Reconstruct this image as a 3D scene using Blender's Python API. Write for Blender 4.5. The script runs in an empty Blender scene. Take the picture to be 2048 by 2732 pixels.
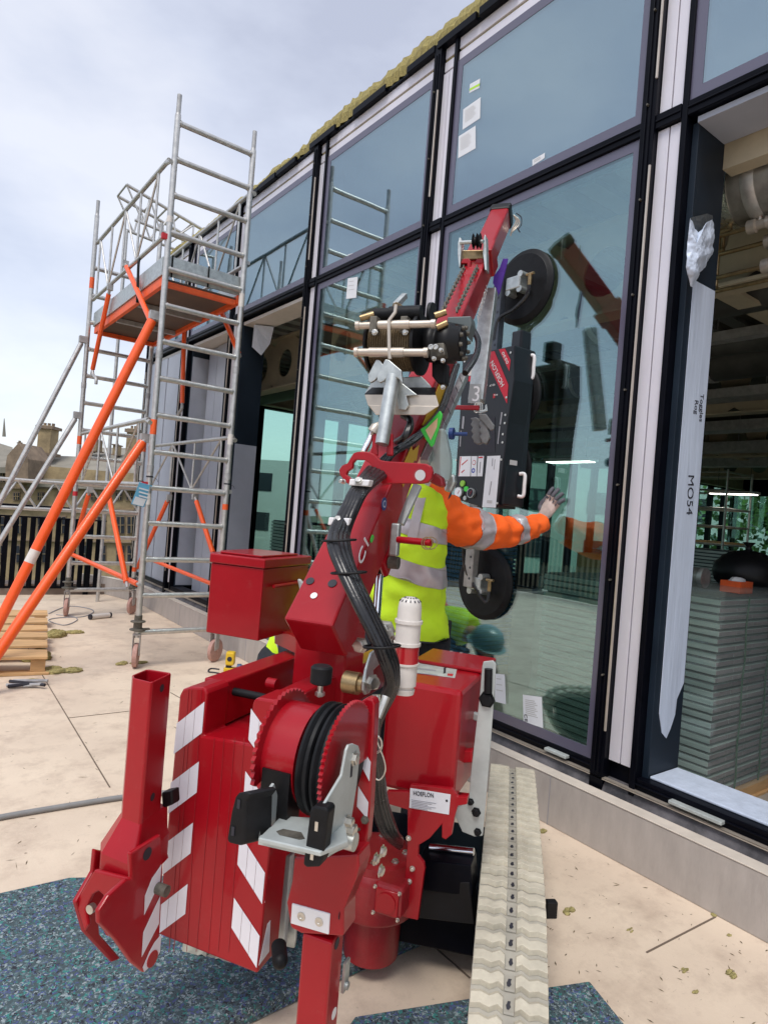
import bpy, bmesh, math, random
from mathutils import Vector as V, Matrix
random.seed(7)
scene = bpy.context.scene
COL = scene.collection
# ------------------------------------------------------------------ camera
# world: X = into the building, Y = along the facade (away), Z = up. Camera stands at the origin, 1.42 m up.
FPX, HC, ROLL = 1730.0, 1.42, math.atan(.079)
cr, sr = math.cos(ROLL), math.sin(ROLL)
FW, RT, UP = V((.6, .8, 0)), V((.8, -.6, 0)), V((0, 0, 1))
CAM = V((0, 0, HC))
cd = bpy.data.cameras.new('camera')
cam = bpy.data.objects.new('camera', cd); COL.objects.link(cam); scene.camera = cam
cd.sensor_fit = 'HORIZONTAL'; cd.sensor_width = 36; cd.lens = 36 * FPX / 2048
cd.clip_start = .05; cd.clip_end = 2000
ax = (RT * cr + UP * sr); ay = (UP * cr - RT * sr); az = -FW
cam.matrix_world = Matrix(((ax.x, ay.x, az.x, CAM.x), (ax.y, ay.y, az.y, CAM.y), (ax.z, ay.z, az.z, CAM.z), (0, 0, 0, 1)))
# ------------------------------------------------------------------ sky and sun
scene.view_settings.view_transform = 'Standard'; scene.view_settings.look = 'None'
scene.view_settings.exposure = 0.24; scene.view_settings.gamma = 1
SUN_EL, SUN_AZ = math.radians(52), math.radians(200)
w = bpy.data.worlds.new('World'); scene.world = w; w.use_nodes = True
nt = w.node_tree; nt.nodes.clear()
def N(t, **k):
    n = nt.nodes.new(t)
    for a, b in k.items(): setattr(n, a, b)
    return n
sky = N('ShaderNodeTexSky', sky_type='NISHITA', sun_disc=False, sun_elevation=SUN_EL, sun_rotation=SUN_AZ)
tc = N('ShaderNodeTexCoord'); mp = N('ShaderNodeMapping'); mp.inputs['Scale'].default_value = (1, 1, 2.2)
mp.inputs['Rotation'].default_value = (.3, .1, .9)
nz = N('ShaderNodeTexNoise'); nz.inputs['Scale'].default_value = 1.9; nz.inputs['Detail'].default_value = 6; nz.inputs['Roughness'].default_value = .52
rp = N('ShaderNodeValToRGB'); e = rp.color_ramp.elements
e[0].position = .36; e[0].color = (.50, .515, .60, 1); e[1].position = .62; e[1].color = (.82, .82, .86, 1)
m_ = e.new(.47); m_.color = (.64, .66, .745, 1)
b1 = N('ShaderNodeBackground'); b1.inputs['Strength'].default_value = .05
b2 = N('ShaderNodeBackground'); b2.inputs['Strength'].default_value = .80
mx = N('ShaderNodeAddShader'); out = N('ShaderNodeOutputWorld')
L = nt.links.new
L(tc.outputs['Generated'], mp.inputs['Vector']); L(mp.outputs[0], nz.inputs['Vector']); L(nz.outputs['Fac'], rp.inputs[0])
L(sky.outputs[0], b1.inputs[0]); L(rp.outputs[0], b2.inputs[0]); L(b1.outputs[0], mx.inputs[0]); L(b2.outputs[0], mx.inputs[1]); L(mx.outputs[0], out.inputs[0])
sd = bpy.data.lights.new('sun', 'SUN'); sd.energy = 2.0; sd.angle = math.radians(22); sd.color = (1, .96, .9)
sun = bpy.data.objects.new('sun', sd); COL.objects.link(sun)
sdir = V((-.55, -.35, 1.15)).normalized()     # towards the sun: behind the camera's left, high
sun.rotation_euler = sdir.to_track_quat('Z', 'Y').to_euler()
sky.sun_rotation = math.atan2(sdir.x, sdir.y); sky.sun_elevation = math.asin(sdir.z)

# ------------------------------------------------------------------ rays: photograph pixel -> point at a real depth or on a real plane
def rel(u, v):
    du, dv = u - 1024, v - 1366
    return (du * cr + dv * sr) / FPX, -(-du * sr + dv * cr) / FPX
def ray(p):
    a, b = rel(*p); return RT * a + FW + UP * b
def at(p, d): return CAM + ray(p) * d
def onP(p, n, k):
    r = ray(p); return CAM + r * ((k - n.dot(CAM)) / n.dot(r))
def onX(p, x): return onP(p, V((1, 0, 0)), x)
def onS(p, s): return onP(p, V((0, 1, 0)), s)
def onZ(p, z): return onP(p, UP, z)
def rg(x0, y0, k): return lambda x, y: (x0 + x / k, y0 + y / k)
R0 = rg(0, 200, 2.0725); R1 = rg(150, 1700, 2.144); R2 = rg(650, 1700, 1.9506); R3 = rg(750, 1150, 2.0725)
R4 = rg(850, 500, 2.3686); R5 = rg(0, 1000, 2.0725); R6 = rg(1180, 900, 4.4233); R7 = rg(860, 780, 3.9476)
R8 = rg(780, 1450, 4.425); R9 = rg(1200, 530, 5.268); R10 = rg(1480, 1150, 2.919); R11 = rg(0, 1080, 4.145); RF = lambda x, y: (x, y)
MD = V((.850, .526, 0)).normalized()         # the crane points this way
MR = V((MD.y, -MD.x, 0))                     # its right hand

# ------------------------------------------------------------------ materials
MATS = {}
def mat(name, col, rough=.5, metal=0, var=.0, scale=8, bump=0, bscale=60, coat=0, alpha=1, spec=.5, col2=None, dirt=0, dcol=(.25, .2, .15), stretch=(1, 1, 1)):
    if name in MATS: return MATS[name]
    m = bpy.data.materials.new(name); m.use_nodes = True; t = m.node_tree; B = t.nodes['Principled BSDF']
    B.inputs['Base Color'].default_value = (*col, 1); B.inputs['Roughness'].default_value = rough; B.inputs['Metallic'].default_value = metal
    B.inputs['Coat Weight'].default_value = coat; B.inputs['Coat Roughness'].default_value = .06; B.inputs['Specular IOR Level'].default_value = spec
    B.inputs['Alpha'].default_value = alpha
    tc = t.nodes.new('ShaderNodeNewGeometry'); mpp = t.nodes.new('ShaderNodeMapping'); mpp.inputs['Scale'].default_value = stretch
    t.links.new(tc.outputs['Position'], mpp.inputs[0])
    if var or col2:
        n = t.nodes.new('ShaderNodeTexNoise'); n.inputs['Scale'].default_value = scale; n.inputs['Detail'].default_value = 7; n.inputs['Roughness'].default_value = .65
        t.links.new(mpp.outputs[0], n.inputs['Vector'])
        r = t.nodes.new('ShaderNodeValToRGB'); e = r.color_ramp.elements
        c2 = col2 or tuple(min(1, c * (1 + var)) for c in col); c1 = col if col2 else tuple(c * (1 - var) for c in col)
        e[0].position = .35; e[0].color = (*c1, 1); e[1].position = .65; e[1].color = (*c2, 1)
        t.links.new(n.outputs['Fac'], r.inputs[0]); src = r.outputs[0]
        if dirt:
            n2 = t.nodes.new('ShaderNodeTexNoise'); n2.inputs['Scale'].default_value = scale * 6; n2.inputs['Detail'].default_value = 9; n2.inputs['Roughness'].default_value = .8
            t.links.new(mpp.outputs[0], n2.inputs['Vector'])
            r2 = t.nodes.new('ShaderNodeValToRGB'); r2.color_ramp.elements[0].position = .56; r2.color_ramp.elements[1].position = .72
            t.links.new(n2.outputs['Fac'], r2.inputs[0])
            ml = t.nodes.new('ShaderNodeMath'); ml.operation = 'MULTIPLY'; ml.inputs[1].default_value = dirt; t.links.new(r2.outputs[0], ml.inputs[0])
            mxx = t.nodes.new('ShaderNodeMix'); mxx.data_type = 'RGBA'; t.links.new(ml.outputs[0], mxx.inputs[0]); t.links.new(src, mxx.inputs[6]); mxx.inputs[7].default_value = (*dcol, 1); src = mxx.outputs[2]
        t.links.new(src, B.inputs['Base Color'])
        rr = t.nodes.new('ShaderNodeMapRange'); rr.inputs[3].default_value = max(0.02, rough * .8); rr.inputs[4].default_value = min(1, rough * 1.3)
        t.links.new(n.outputs['Fac'], rr.inputs[0]); t.links.new(rr.outputs[0], B.inputs['Roughness'])
    if bump:
        n3 = t.nodes.new('ShaderNodeTexNoise'); n3.inputs['Scale'].default_value = bscale; n3.inputs['Detail'].default_value = 5
        t.links.new(mpp.outputs[0], n3.inputs['Vector'])
        b = t.nodes.new('ShaderNodeBump'); b.inputs['Strength'].default_value = bump; b.inputs['Distance'].default_value = .01
        t.links.new(n3.outputs['Fac'], b.inputs['Height']); t.links.new(b.outputs[0], B.inputs['Normal'])
    MATS[name] = m; return m
def emis(name, col, s):
    m = bpy.data.materials.new(name); m.use_nodes = True; B = m.node_tree.nodes['Principled BSDF']
    B.inputs['Base Color'].default_value = (*col, 1); B.inputs['Emission Color'].default_value = (*col, 1); B.inputs['Emission Strength'].default_value = s
    MATS[name] = m; return m
def glassmat(name, tint, gl, fac, rough=.0, diff=None):
    m = bpy.data.materials.new(name); m.use_nodes = True; t = m.node_tree; t.nodes.clear()
    o = t.nodes.new('ShaderNodeOutputMaterial'); a = t.nodes.new('ShaderNodeBsdfTransparent'); a.inputs[0].default_value = (*tint, 1)
    g = t.nodes.new('ShaderNodeBsdfGlossy'); g.inputs[0].default_value = (*gl, 1); g.inputs[1].default_value = rough
    x = t.nodes.new('ShaderNodeMixShader'); x.inputs[0].default_value = fac
    geo = t.nodes.new('ShaderNodeNewGeometry'); n = t.nodes.new('ShaderNodeTexNoise'); n.inputs['Scale'].default_value = 1.3; n.inputs['Detail'].default_value = 1
    b = t.nodes.new('ShaderNodeBump'); b.inputs['Strength'].default_value = .05; b.inputs['Distance'].default_value = .05
    t.links.new(geo.outputs['Position'], n.inputs['Vector']); t.links.new(n.outputs['Fac'], b.inputs['Height']); t.links.new(b.outputs[0], g.inputs['Normal'])
    t.links.new(a.outputs[0], x.inputs[1]); t.links.new(g.outputs[0], x.inputs[2])
    last = x
    if diff:
        d = t.nodes.new('ShaderNodeBsdfDiffuse'); d.inputs[0].default_value = (*diff[:3], 1); y = t.nodes.new('ShaderNodeMixShader'); y.inputs[0].default_value = diff[3]
        t.links.new(x.outputs[0], y.inputs[1]); t.links.new(d.outputs[0], y.inputs[2]); last = y
    t.links.new(last.outputs[0], o.inputs[0]); MATS[name] = m; return m
def voro(name, base, cols, scale, rough=.8):
    m = bpy.data.materials.new(name); m.use_nodes = True; t = m.node_tree; B = t.nodes['Principled BSDF']; B.inputs['Roughness'].default_value = rough
    g = t.nodes.new('ShaderNodeNewGeometry'); nn = t.nodes.new('ShaderNodeTexNoise'); nn.inputs['Scale'].default_value = scale * .6; nn.inputs['Detail'].default_value = 3
    t.links.new(g.outputs['Position'], nn.inputs['Vector'])
    ma = t.nodes.new('ShaderNodeMix'); ma.data_type = 'VECTOR'; ma.inputs[0].default_value = .03; t.links.new(g.outputs['Position'], ma.inputs[4]); t.links.new(nn.outputs['Color'], ma.inputs[5])
    v = t.nodes.new('ShaderNodeTexVoronoi'); v.inputs['Scale'].default_value = scale; t.links.new(ma.outputs[1], v.inputs['Vector'])
    sp = t.nodes.new('ShaderNodeSeparateColor'); t.links.new(v.outputs['Color'], sp.inputs[0])
    r = t.nodes.new('ShaderNodeValToRGB'); r.color_ramp.interpolation = 'CONSTANT'; e = r.color_ramp.elements
    e[0].position = 0; e[0].color = (*base, 1); e[1].position = .45; e[1].color = (*cols[0], 1)
    for i, c in enumerate(cols[1:]): q = e.new(.55 + .45 * i / (len(cols) - 1)); q.color = (*c, 1)
    t.links.new(sp.outputs[0], r.inputs[0]); t.links.new(r.outputs[0], B.inputs['Base Color'])
    b = t.nodes.new('ShaderNodeBump'); b.inputs['Strength'].default_value = .6; b.inputs['Distance'].default_value = .004; t.links.new(sp.outputs[1], b.inputs['Height']); t.links.new(b.outputs[0], B.inputs['Normal'])
    MATS[name] = m; return m

mat('red', (.33, .003, .010), .33, var=.09, scale=3, coat=.3, bump=.05, bscale=14, dirt=.2, dcol=(.30, .10, .09), spec=.3)
mat('red2', (.28, .010, .016), .42, var=.15, scale=14, coat=.2, dirt=.25, dcol=(.35, .2, .17))
mat('orange', (.88, .10, .008), .38, var=.08, scale=5, dirt=.12, dcol=(.5, .35, .28), coat=.2)
mat('orange_frame', (.80, .11, .02), .5, var=.15, scale=8, dirt=.3, dcol=(.5, .38, .3))
mat('alu', (.56, .55, .53), .40, .75, var=.14, scale=18, dirt=.35, dcol=(.30, .27, .23))
mat('alu_dull', (.42, .42, .42), .55, .5, var=.2, scale=15, dirt=.4, dcol=(.25, .23, .2))
mat('galv', (.50, .53, .52), .42, .8, var=.18, scale=30, dirt=.15, dcol=(.3, .3, .3))
mat('galv_flat', (.47, .51, .50), .5, .35, var=.12, scale=12)
mat('chrome', (.8, .8, .82), .12, 1)
mat('bolt', (.62, .6, .55), .3, .9, var=.15, scale=40)
mat('steel_cream', (.55, .49, .42), .35, .55, var=.1, scale=9)
mat('black_frame', (.0025, .003, .006), .34, var=.3, scale=5, spec=.10)
mat('black', (.006, .006, .007), .45, var=.3, scale=10, spec=.3)
mat('rubber', (.008, .0085, .010), .5, spec=.22, var=.35, scale=25, bump=.1)
mat('hose', (.013, .013, .015), .27, var=.3, scale=40, bump=.08, bscale=90)
mat('navy', (.008, .016, .028), .5, var=.2, scale=2, spec=.3)
mat('white_strip', (.70, .68, .74), .35, .15, var=.05, scale=3, dirt=.08, dcol=(.4, .38, .38), stretch=(1, 1, .4))
mat('white', (.78, .77, .78), .45, var=.03, scale=20)
mat('white_tape', (.74, .74, .80), .35, var=.03, scale=15)
mat('offwhite', (.66, .62, .58), .45, var=.06, scale=20)
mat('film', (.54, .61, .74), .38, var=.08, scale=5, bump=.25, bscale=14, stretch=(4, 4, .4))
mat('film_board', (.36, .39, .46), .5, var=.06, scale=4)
mat('paper', (.72, .74, .78), .6, var=.02, scale=30)
mat('ink', (.02, .02, .03), .6); mat('ink_grey', (.3, .3, .33), .6); mat('ink_red', (.5, .02, .03), .6); mat('ink_blue', (.04, .08, .4), .6)
mat('pale_grey', (.5, .5, .5), .6)
mat('wool', (.40, .34, .14), .95, var=.35, scale=60, bump=.9, bscale=160)
mat('wool_roof', (.36, .30, .11), .95, var=.35, scale=30, bump=.9, bscale=120, stretch=(1, 3, 1))
mat('concrete', (.42, .38, .35), .85, var=.1, scale=9, dirt=.22, dcol=(.27, .24, .22), stretch=(1.6, 1.6, .45), bump=.15, bscale=50)
mat('kerb_top', (.58, .52, .45), .8, var=.1, scale=9)
mat('membrane', (.035, .034, .038), .5, var=.5, scale=6, col2=(.16, .15, .16), bump=.4, bscale=18)
mat('stone', (.30, .225, .125), .9, var=.3, scale=1.2, dirt=.3, dcol=(.15, .11, .07))
mat('stone_dark', (.22, .16, .11), .9, var=.3, scale=1.5)
mat('slate', (.24, .22, .18), .9, var=.22, scale=.6, dirt=.3, dcol=(.2, .18, .14))
mat('pane_dark', (.03, .035, .045), .15)
mat('wood', (.58, .36, .17), .75, var=.2, scale=3, dirt=.15, dcol=(.4, .26, .13), stretch=(1, 8, 8))
mat('cream', (.44, .38, .27), .6, var=.15, scale=3, dirt=.15, dcol=(.2, .17, .12))
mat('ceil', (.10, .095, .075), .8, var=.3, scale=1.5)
mat('deck', (.28, .29, .28), .5, .4, var=.2, scale=3)
mat('duct', (.34, .33, .30), .4, .7, var=.3, scale=5, bump=.5, bscale=9)
mat('foil', (.6, .6, .56), .22, .9, bump=1, bscale=22)
mat('brass', (.32, .23, .12), .35, .8, var=.25, scale=30)
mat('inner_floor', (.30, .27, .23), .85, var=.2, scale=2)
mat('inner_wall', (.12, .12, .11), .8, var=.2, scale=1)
mat('panel_side', (.26, .36, .33), .35, .3, var=.3, scale=5, col2=(.44, .54, .50), stretch=(.4, .4, 6))
mat('panel_dark', (.05, .075, .075), .6); mat('panel_grey', (.19, .165, .17), .7, var=.1, scale=8)
mat('strap', (.03, .09, .045), .6)
mat('orange_jacket', (.95, .13, .008), .75, var=.05, scale=8, bump=.9, bscale=11)
mat('yellow_vest', (.62, .92, .02), .7, var=.05, scale=8, bump=.8, bscale=9)
mat('reflective', (.52, .48, .50), .35, .3, var=.06, scale=30)
mat('dark_cloth', (.012, .015, .022), .85, var=.3, scale=10, bump=.5, bscale=14)
mat('skin', (.55, .3, .2), .55); mat('hair', (.05, .03, .02), .7)
mat('glove', (.55, .46, .42), .85, var=.15, scale=30, bump=.5, bscale=150); mat('glove_grip', (.10, .10, .12), .7, var=.3, scale=40)
mat('helmet', (.20, .36, .34), .3, coat=.4)
mat('track', (.36, .34, .29), .75, var=.14, scale=9, dirt=.3, dcol=(.30, .27, .21), bump=.15, bscale=60)
mat('track_pad', (.54, .50, .40), .75, var=.16, scale=9, dirt=.45, dcol=(.30, .26, .20), bump=.2, bscale=60)
mat('pink', (.45, .26, .22), .65, var=.15, scale=30)
mat('caster_grey', (.42, .39, .37), .6, var=.2, scale=30)
mat('jack', (.13, .12, .10), .6, .4, var=.4, scale=30)
mat('purple', (.08, .025, .30), .8, bump=.4)
mat('green', (.06, .60, .07), .5); mat('peach', (.72, .50, .30), .6); mat('yellow', (.62, .38, .03), .5)
mat('drill_yellow', (.70, .45, .02), .45); mat('drill_blue', (.05, .09, .2), .5)
mat('rope', (.17, .125, .07), .8, var=.25, scale=60, bump=.5, bscale=200)
mat('tag_blue', (.14, .42, .62), .6); mat('blue', (.02, .06, .22), .5)
mat('plastic_sheet', (.50, .60, .58), .35, var=.06, scale=6, bump=.5, bscale=10)
mat('leaf', (.05, .11, .02), .8, var=.5, scale=3); mat('leaf2', (.08, .15, .03), .8, var=.4, scale=3)
mat('city', (.45, .47, .46), .8, var=.05, scale=.3)
mat('grille', (.06, .06, .06), .6)
mat('sticker', (.44, .47, .44), .5, var=.2, scale=20)
voro('foam', (.055, .085, .095), [(.08, .13, .15), (.15, .21, .23), (.04, .22, .20), (.07, .09, .24), (.28, .34, .36), (.02, .02, .03)], 160)
emis('lamp_on', (1, .98, .88), 6)
G_UP = glassmat('glass_upper', (.45, .55, .57), (.63, .77, .82), .46)
G_LO = glassmat('glass_lower', (.84, .95, .91), (.66, .85, .89), .24)
G_FAR = glassmat('glass_far', (.70, .90, .84), (.5, .6, .6), .12)
WRAP = glassmat('wrap', (.93, .95, .95), (.9, .95, .95), .06, .15, diff=(.6, .68, .66, .14))

# floor: pale boards with scuffs and specks
def floor_mat():
    m = bpy.data.materials.new('terrace_floor'); m.use_nodes = True; t = m.node_tree; B = t.nodes['Principled BSDF']; B.inputs['Roughness'].default_value = .75
    g = t.nodes.new('ShaderNodeNewGeometry')
    def noise(s, d, r, st=(1, 1, 1), rot=0):
        mp = t.nodes.new('ShaderNodeMapping'); mp.inputs['Scale'].default_value = st; mp.inputs['Rotation'].default_value = (0, 0, rot); t.links.new(g.outputs['Position'], mp.inputs[0])
        n = t.nodes.new('ShaderNodeTexNoise'); n.inputs['Scale'].default_value = s; n.inputs['Detail'].default_value = d; n.inputs['Roughness'].default_value = r; t.links.new(mp.outputs[0], n.inputs['Vector']); return n.outputs['Fac']
    def ramp(f, p0, c0, p1, c1):
        r = t.nodes.new('ShaderNodeValToRGB'); e = r.color_ramp.elements; e[0].position = p0; e[0].color = (*c0, 1); e[1].position = p1; e[1].color = (*c1, 1); t.links.new(f, r.inputs[0]); return r.outputs[0]
    def mixc(f, a, c, k):
        ml = t.nodes.new('ShaderNodeMath'); ml.operation = 'MULTIPLY'; ml.inputs[1].default_value = k; t.links.new(f, ml.inputs[0])
        x = t.nodes.new('ShaderNodeMix'); x.data_type = 'RGBA'; t.links.new(ml.outputs[0], x.inputs[0]); t.links.new(a, x.inputs[6]); x.inputs[7].default_value = (*c, 1); return x.outputs[2]
    c = ramp(noise(1.6, 8, .65), .3, (.62, .50, .39), .7, (.76, .63, .49))
    c = mixc(ramp(noise(5, 6, .7), .48, (0, 0, 0), .72, (1, 1, 1)), c, (.40, .30, .23), .6)
    c = mixc(ramp(noise(38, 6, .75), .63, (0, 0, 0), .70, (1, 1, 1)), c, (.20, .15, .10), .6)
    c = mixc(ramp(noise(22, 5, .7, (1, 9, 1), .5), .64, (0, 0, 0), .72, (1, 1, 1)), c, (.22, .17, .12), .6)
    c = mixc(ramp(noise(16, 5, .7, (8, 1, 1), -.4), .66, (0, 0, 0), .74, (1, 1, 1)), c, (.7, .6, .5), .5)
    t.links.new(c, B.inputs['Base Color'])
    b = t.nodes.new('ShaderNodeBump'); b.inputs['Strength'].default_value = .12; b.inputs['Distance'].default_value = .01; t.links.new(noise(60, 5, .7), b.inputs['Height']); t.links.new(b.outputs[0], B.inputs['Normal'])
    MATS['terrace_floor'] = m
floor_mat()
# ------------------------------------------------------------------ mesh helpers
ORG = {}
SOFT = {'orange_jacket', 'yellow_vest', 'dark_cloth', 'reflective', 'wool', 'film', 'plastic_sheet', 'skin', 'glove', 'glove_grip', 'black'}
class MB:
    def __init__(s): s.v = []; s.f = []; s.sm = []
    def add(s, vs, fs, smooth=False):
        o = len(s.v); s.v += [V(x) for x in vs]
        for f in fs: s.f.append([i + o for i in f]); s.sm.append(smooth)
        return s
    def prism(s, pts, off):
        n = len(pts); pts = [V(p) for p in pts]; off = V(off)
        nn = V((0, 0, 0))
        for i in range(n): nn += (pts[i] - pts[0]).cross(pts[(i + 1) % n] - pts[0])
        if nn.dot(off) > 0: pts = pts[::-1]
        vs = pts + [p + off for p in pts]
        return s.add(vs, [list(range(n)), list(range(2 * n - 1, n - 1, -1))] + [[i, i + n, (i + 1) % n + n, (i + 1) % n][::1] for i in range(n)])
    def box(s, a, b):
        a, b = V(a), V(b); lo = V((min(a.x, b.x), min(a.y, b.y), min(a.z, b.z))); hi = V((max(a.x, b.x), max(a.y, b.y), max(a.z, b.z)))
        return s.prism([(lo.x, lo.y, lo.z), (hi.x, lo.y, lo.z), (hi.x, hi.y, lo.z), (lo.x, hi.y, lo.z)], (0, 0, hi.z - lo.z))
    def obox(s, c, ex, ey, ez):   # centre and three half-extent vectors
        c, ex, ey, ez = V(c), V(ex), V(ey), V(ez)
        return s.prism([c - ex - ey - ez, c + ex - ey - ez, c + ex + ey - ez, c - ex + ey - ez], ez * 2)
    def frame(s, d, up=None):
        d = d.normalized(); u = V(up) if up else (V((0, 0, 1)) if abs(d.z) < .9 else V((1, 0, 0)))
        x = d.cross(u).normalized(); return x, x.cross(d).normalized()
    def bar(s, p, q, w, h, up=None):
        p, q = V(p), V(q); x, y = s.frame(q - p, up)
        return s.prism([p - x * w / 2 - y * h / 2, p + x * w / 2 - y * h / 2, p + x * w / 2 + y * h / 2, p - x * w / 2 + y * h / 2], q - p)
    def cyl(s, p, q, r, r2=None, seg=16, caps=True):
        p, q = V(p), V(q); r2 = r if r2 is None else r2; x, y = s.frame(q - p); vs = []
        for c, rr in ((p, r), (q, r2)):
            vs += [c + (x * math.cos(2 * math.pi * i / seg) + y * math.sin(2 * math.pi * i / seg)) * rr for i in range(seg)]
        s.add(vs, [[i, (i + 1) % seg, (i + 1) % seg + seg, i + seg][::-1] for i in range(seg)], True)
        if caps:
            s.add(vs[:seg], [list(range(seg))]); s.add(vs[seg:], [list(range(seg - 1, -1, -1))])
        return s
    def lathe(s, c, axis, prof, seg=24):     # prof: list of (t along axis, radius)
        c, axis = V(c), V(axis).normalized(); x, y = s.frame(axis); vs = []
        for t, r in prof: vs += [c + axis * t + (x * math.cos(2 * math.pi * i / seg) + y * math.sin(2 * math.pi * i / seg)) * r for i in range(seg)]
        fs = []
        for k in range(len(prof) - 1):
            fs += [[k * seg + i, k * seg + (i + 1) % seg, (k + 1) * seg + (i + 1) % seg, (k + 1) * seg + i][::-1] for i in range(seg)]
        s.add(vs, fs, True); n = len(prof)
        if prof[0][1] > 1e-4: s.add(vs[:seg], [list(range(seg))])
        if prof[-1][1] > 1e-4: s.add(vs[-seg:], [list(range(seg - 1, -1, -1))])
        return s
    def tube(s, pts, r, seg=10, closed=False):   # r: number, list, or list of (rx, ry)
        pts = [V(p) for p in pts]; n = len(pts); R = r if isinstance(r, list) else [r] * n; vs = []; x = None
        for i, p in enumerate(pts):
            d = (pts[(i + 1) % n] - pts[i - 1]) if (closed or 0 < i < n - 1) else (pts[1] - pts[0] if i == 0 else pts[-1] - pts[-2])
            d.normalize()
            if x is None: x, _ = s.frame(d)
            x = (x - d * x.dot(d)).normalized(); y = d.cross(x)
            ra, rb = R[i] if isinstance(R[i], tuple) else (R[i], R[i])
            vs += [p + x * math.cos(2 * math.pi * k / seg) * ra + y * math.sin(2 * math.pi * k / seg) * rb for k in range(seg)]
        fs = []; m = n if closed else n - 1
        for k in range(m):
            a, b = k * seg, ((k + 1) % n) * seg
            fs += [[a + i, a + (i + 1) % seg, b + (i + 1) % seg, b + i] for i in range(seg)]
        s.add(vs, fs, True)
        if not closed: s.add(vs[:seg], [list(range(seg - 1, -1, -1))], True); s.add(vs[-seg:], [list(range(seg))], True)
        return s
    def ball(s, c, r, seg=14, rings=8, sc=(1, 1, 1), jit=0):
        c = V(c); vs = []
        for j in range(rings + 1):
            th = math.pi * j / rings
            for i in range(seg):
                ph = 2 * math.pi * i / seg; k = r * (1 + (random.uniform(-jit, jit) if jit else 0))
                vs.append(c + V((math.sin(th) * math.cos(ph) * k * sc[0], math.sin(th) * math.sin(ph) * k * sc[1], math.cos(th) * k * sc[2])))
        return s.add(vs, [[j * seg + i, (j + 1) * seg + i, (j + 1) * seg + (i + 1) % seg, j * seg + (i + 1) % seg] for j in range(rings) for i in range(seg)], True)
    def build(s, name, m, parent=None, bevel=0, subsurf=0):
        me = bpy.data.meshes.new(name)
        if parent is not None: org = ORG[parent.name]
        else:
            lo = [min(v[k] for v in s.v) for k in range(3)]; hi = [max(v[k] for v in s.v) for k in range(3)]
            org = V(((lo[0] + hi[0]) / 2, (lo[1] + hi[1]) / 2, lo[2]))
        me.from_pydata([v - org for v in s.v], [], s.f); me.polygons.foreach_set('use_smooth', s.sm)
        me.materials.append(MATS[m] if isinstance(m, str) else m); me.validate(); me.update()
        if any(s.sm): me.set_sharp_from_angle(angle=math.radians(42 if m not in SOFT else 80))
        o = bpy.data.objects.new(name, me); COL.objects.link(o); ORG[o.name] = org
        if parent is not None: o.parent = parent
        else: o.location = org
        if bevel:
            b = o.modifiers.new('bevel', 'BEVEL'); b.width = bevel; b.segments = 2; b.limit_method = 'ANGLE'; b.angle_limit = math.radians(40)
        if subsurf:
            b = o.modifiers.new('sub', 'SUBSURF'); b.levels = subsurf; b.render_levels = subsurf
        return o
def thing(name, label, cat, loc, group=None, kind=None):
    o = bpy.data.objects.new(name, None); COL.objects.link(o); o.location = V(loc); ORG[o.name] = V(loc); o.empty_display_size = .1
    return tag(o, label, cat, group, kind)
def tag(o, label=None, cat=None, group=None, kind=None):
    if label: o['label'] = label
    if cat: o['category'] = cat
    if group: o['group'] = group
    if kind: o['kind'] = kind
    return o
def struct(o): o['kind'] = 'structure'; return o
def copy_tree(o, parent=None):
    c = o.copy(); COL.objects.link(c); ORG[c.name] = ORG[o.name]
    if parent is not None: c.parent = parent
    for ch in list(o.children): copy_tree(ch, c)
    return c
def plane(n, p, d):          # plane with normal n through the point seen at pixel p, d metres ahead
    n = V(n).normalized(); return (n, n.dot(at(p, d)))
def slab(b, pts, reg, pl, off):
    return b.prism([onP(reg(*p), *pl) for p in pts], off)
def text(s, org, xd, yd, size, m, parent, name='lettering', sx=1, off=.0008):
    cu = bpy.data.curves.new('t', 'FONT'); cu.body = s; cu.size = size; cu.extrude = off
    ob = bpy.data.objects.new('t', cu); me = bpy.data.meshes.new_from_object(ob); bpy.data.objects.remove(ob); bpy.data.curves.remove(cu)
    xd, yd = V(xd).normalized(), V(yd).normalized(); zd = xd.cross(yd); po = ORG[parent.name]
    for v in me.vertices: v.co = V(org) - po + xd * v.co.x * sx + yd * v.co.y + zd * v.co.z
    me.materials.clear(); me.materials.append(MATS[m]); me.name = name
    o = bpy.data.objects.new(name, me); COL.objects.link(o); o.parent = parent; ORG[o.name] = po; return o
def textpx(s, p0, p1, pl, reg, m, parent, yup=None, name='lettering', lift=.002, h=None):
    """lettering on a real plane from point p0 to p1 (baseline)"""
    a, b = onP(reg(*p0), *pl), onP(reg(*p1), *pl); n = pl[0]
    if n.dot(CAM - a) < 0: n = -n
    xd = (b - a).normalized(); yd = n.cross(xd)
    cu = bpy.data.curves.new('t', 'FONT'); cu.body = s; cu.size = 1; ob = bpy.data.objects.new('t', cu); me = bpy.data.meshes.new_from_object(ob)
    wid = max(v.co.x for v in me.vertices); bpy.data.objects.remove(ob); bpy.data.curves.remove(cu); bpy.data.meshes.remove(me)
    ln = (b - a).length; size = h / .72 if h else ln / wid
    return text(s, a + n * lift, xd, yd, size, m, parent, name, sx=ln / wid / size)
def smooth(pts, k=6):
    pts = [V(p) for p in pts]; o = []; n = len(pts)
    for i in range(n - 1):
        p0, p1, p2, p3 = pts[max(i - 1, 0)], pts[i], pts[i + 1], pts[min(i + 2, n - 1)]
        for j in range(k):
            t = j / k; o.append(.5 * ((2 * p1) + (p2 - p0) * t + (2 * p0 - 5 * p1 + 4 * p2 - p3) * t * t + (3 * p1 - p0 - 3 * p2 + p3) * t ** 3))
    o.append(pts[-1]); return o

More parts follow.
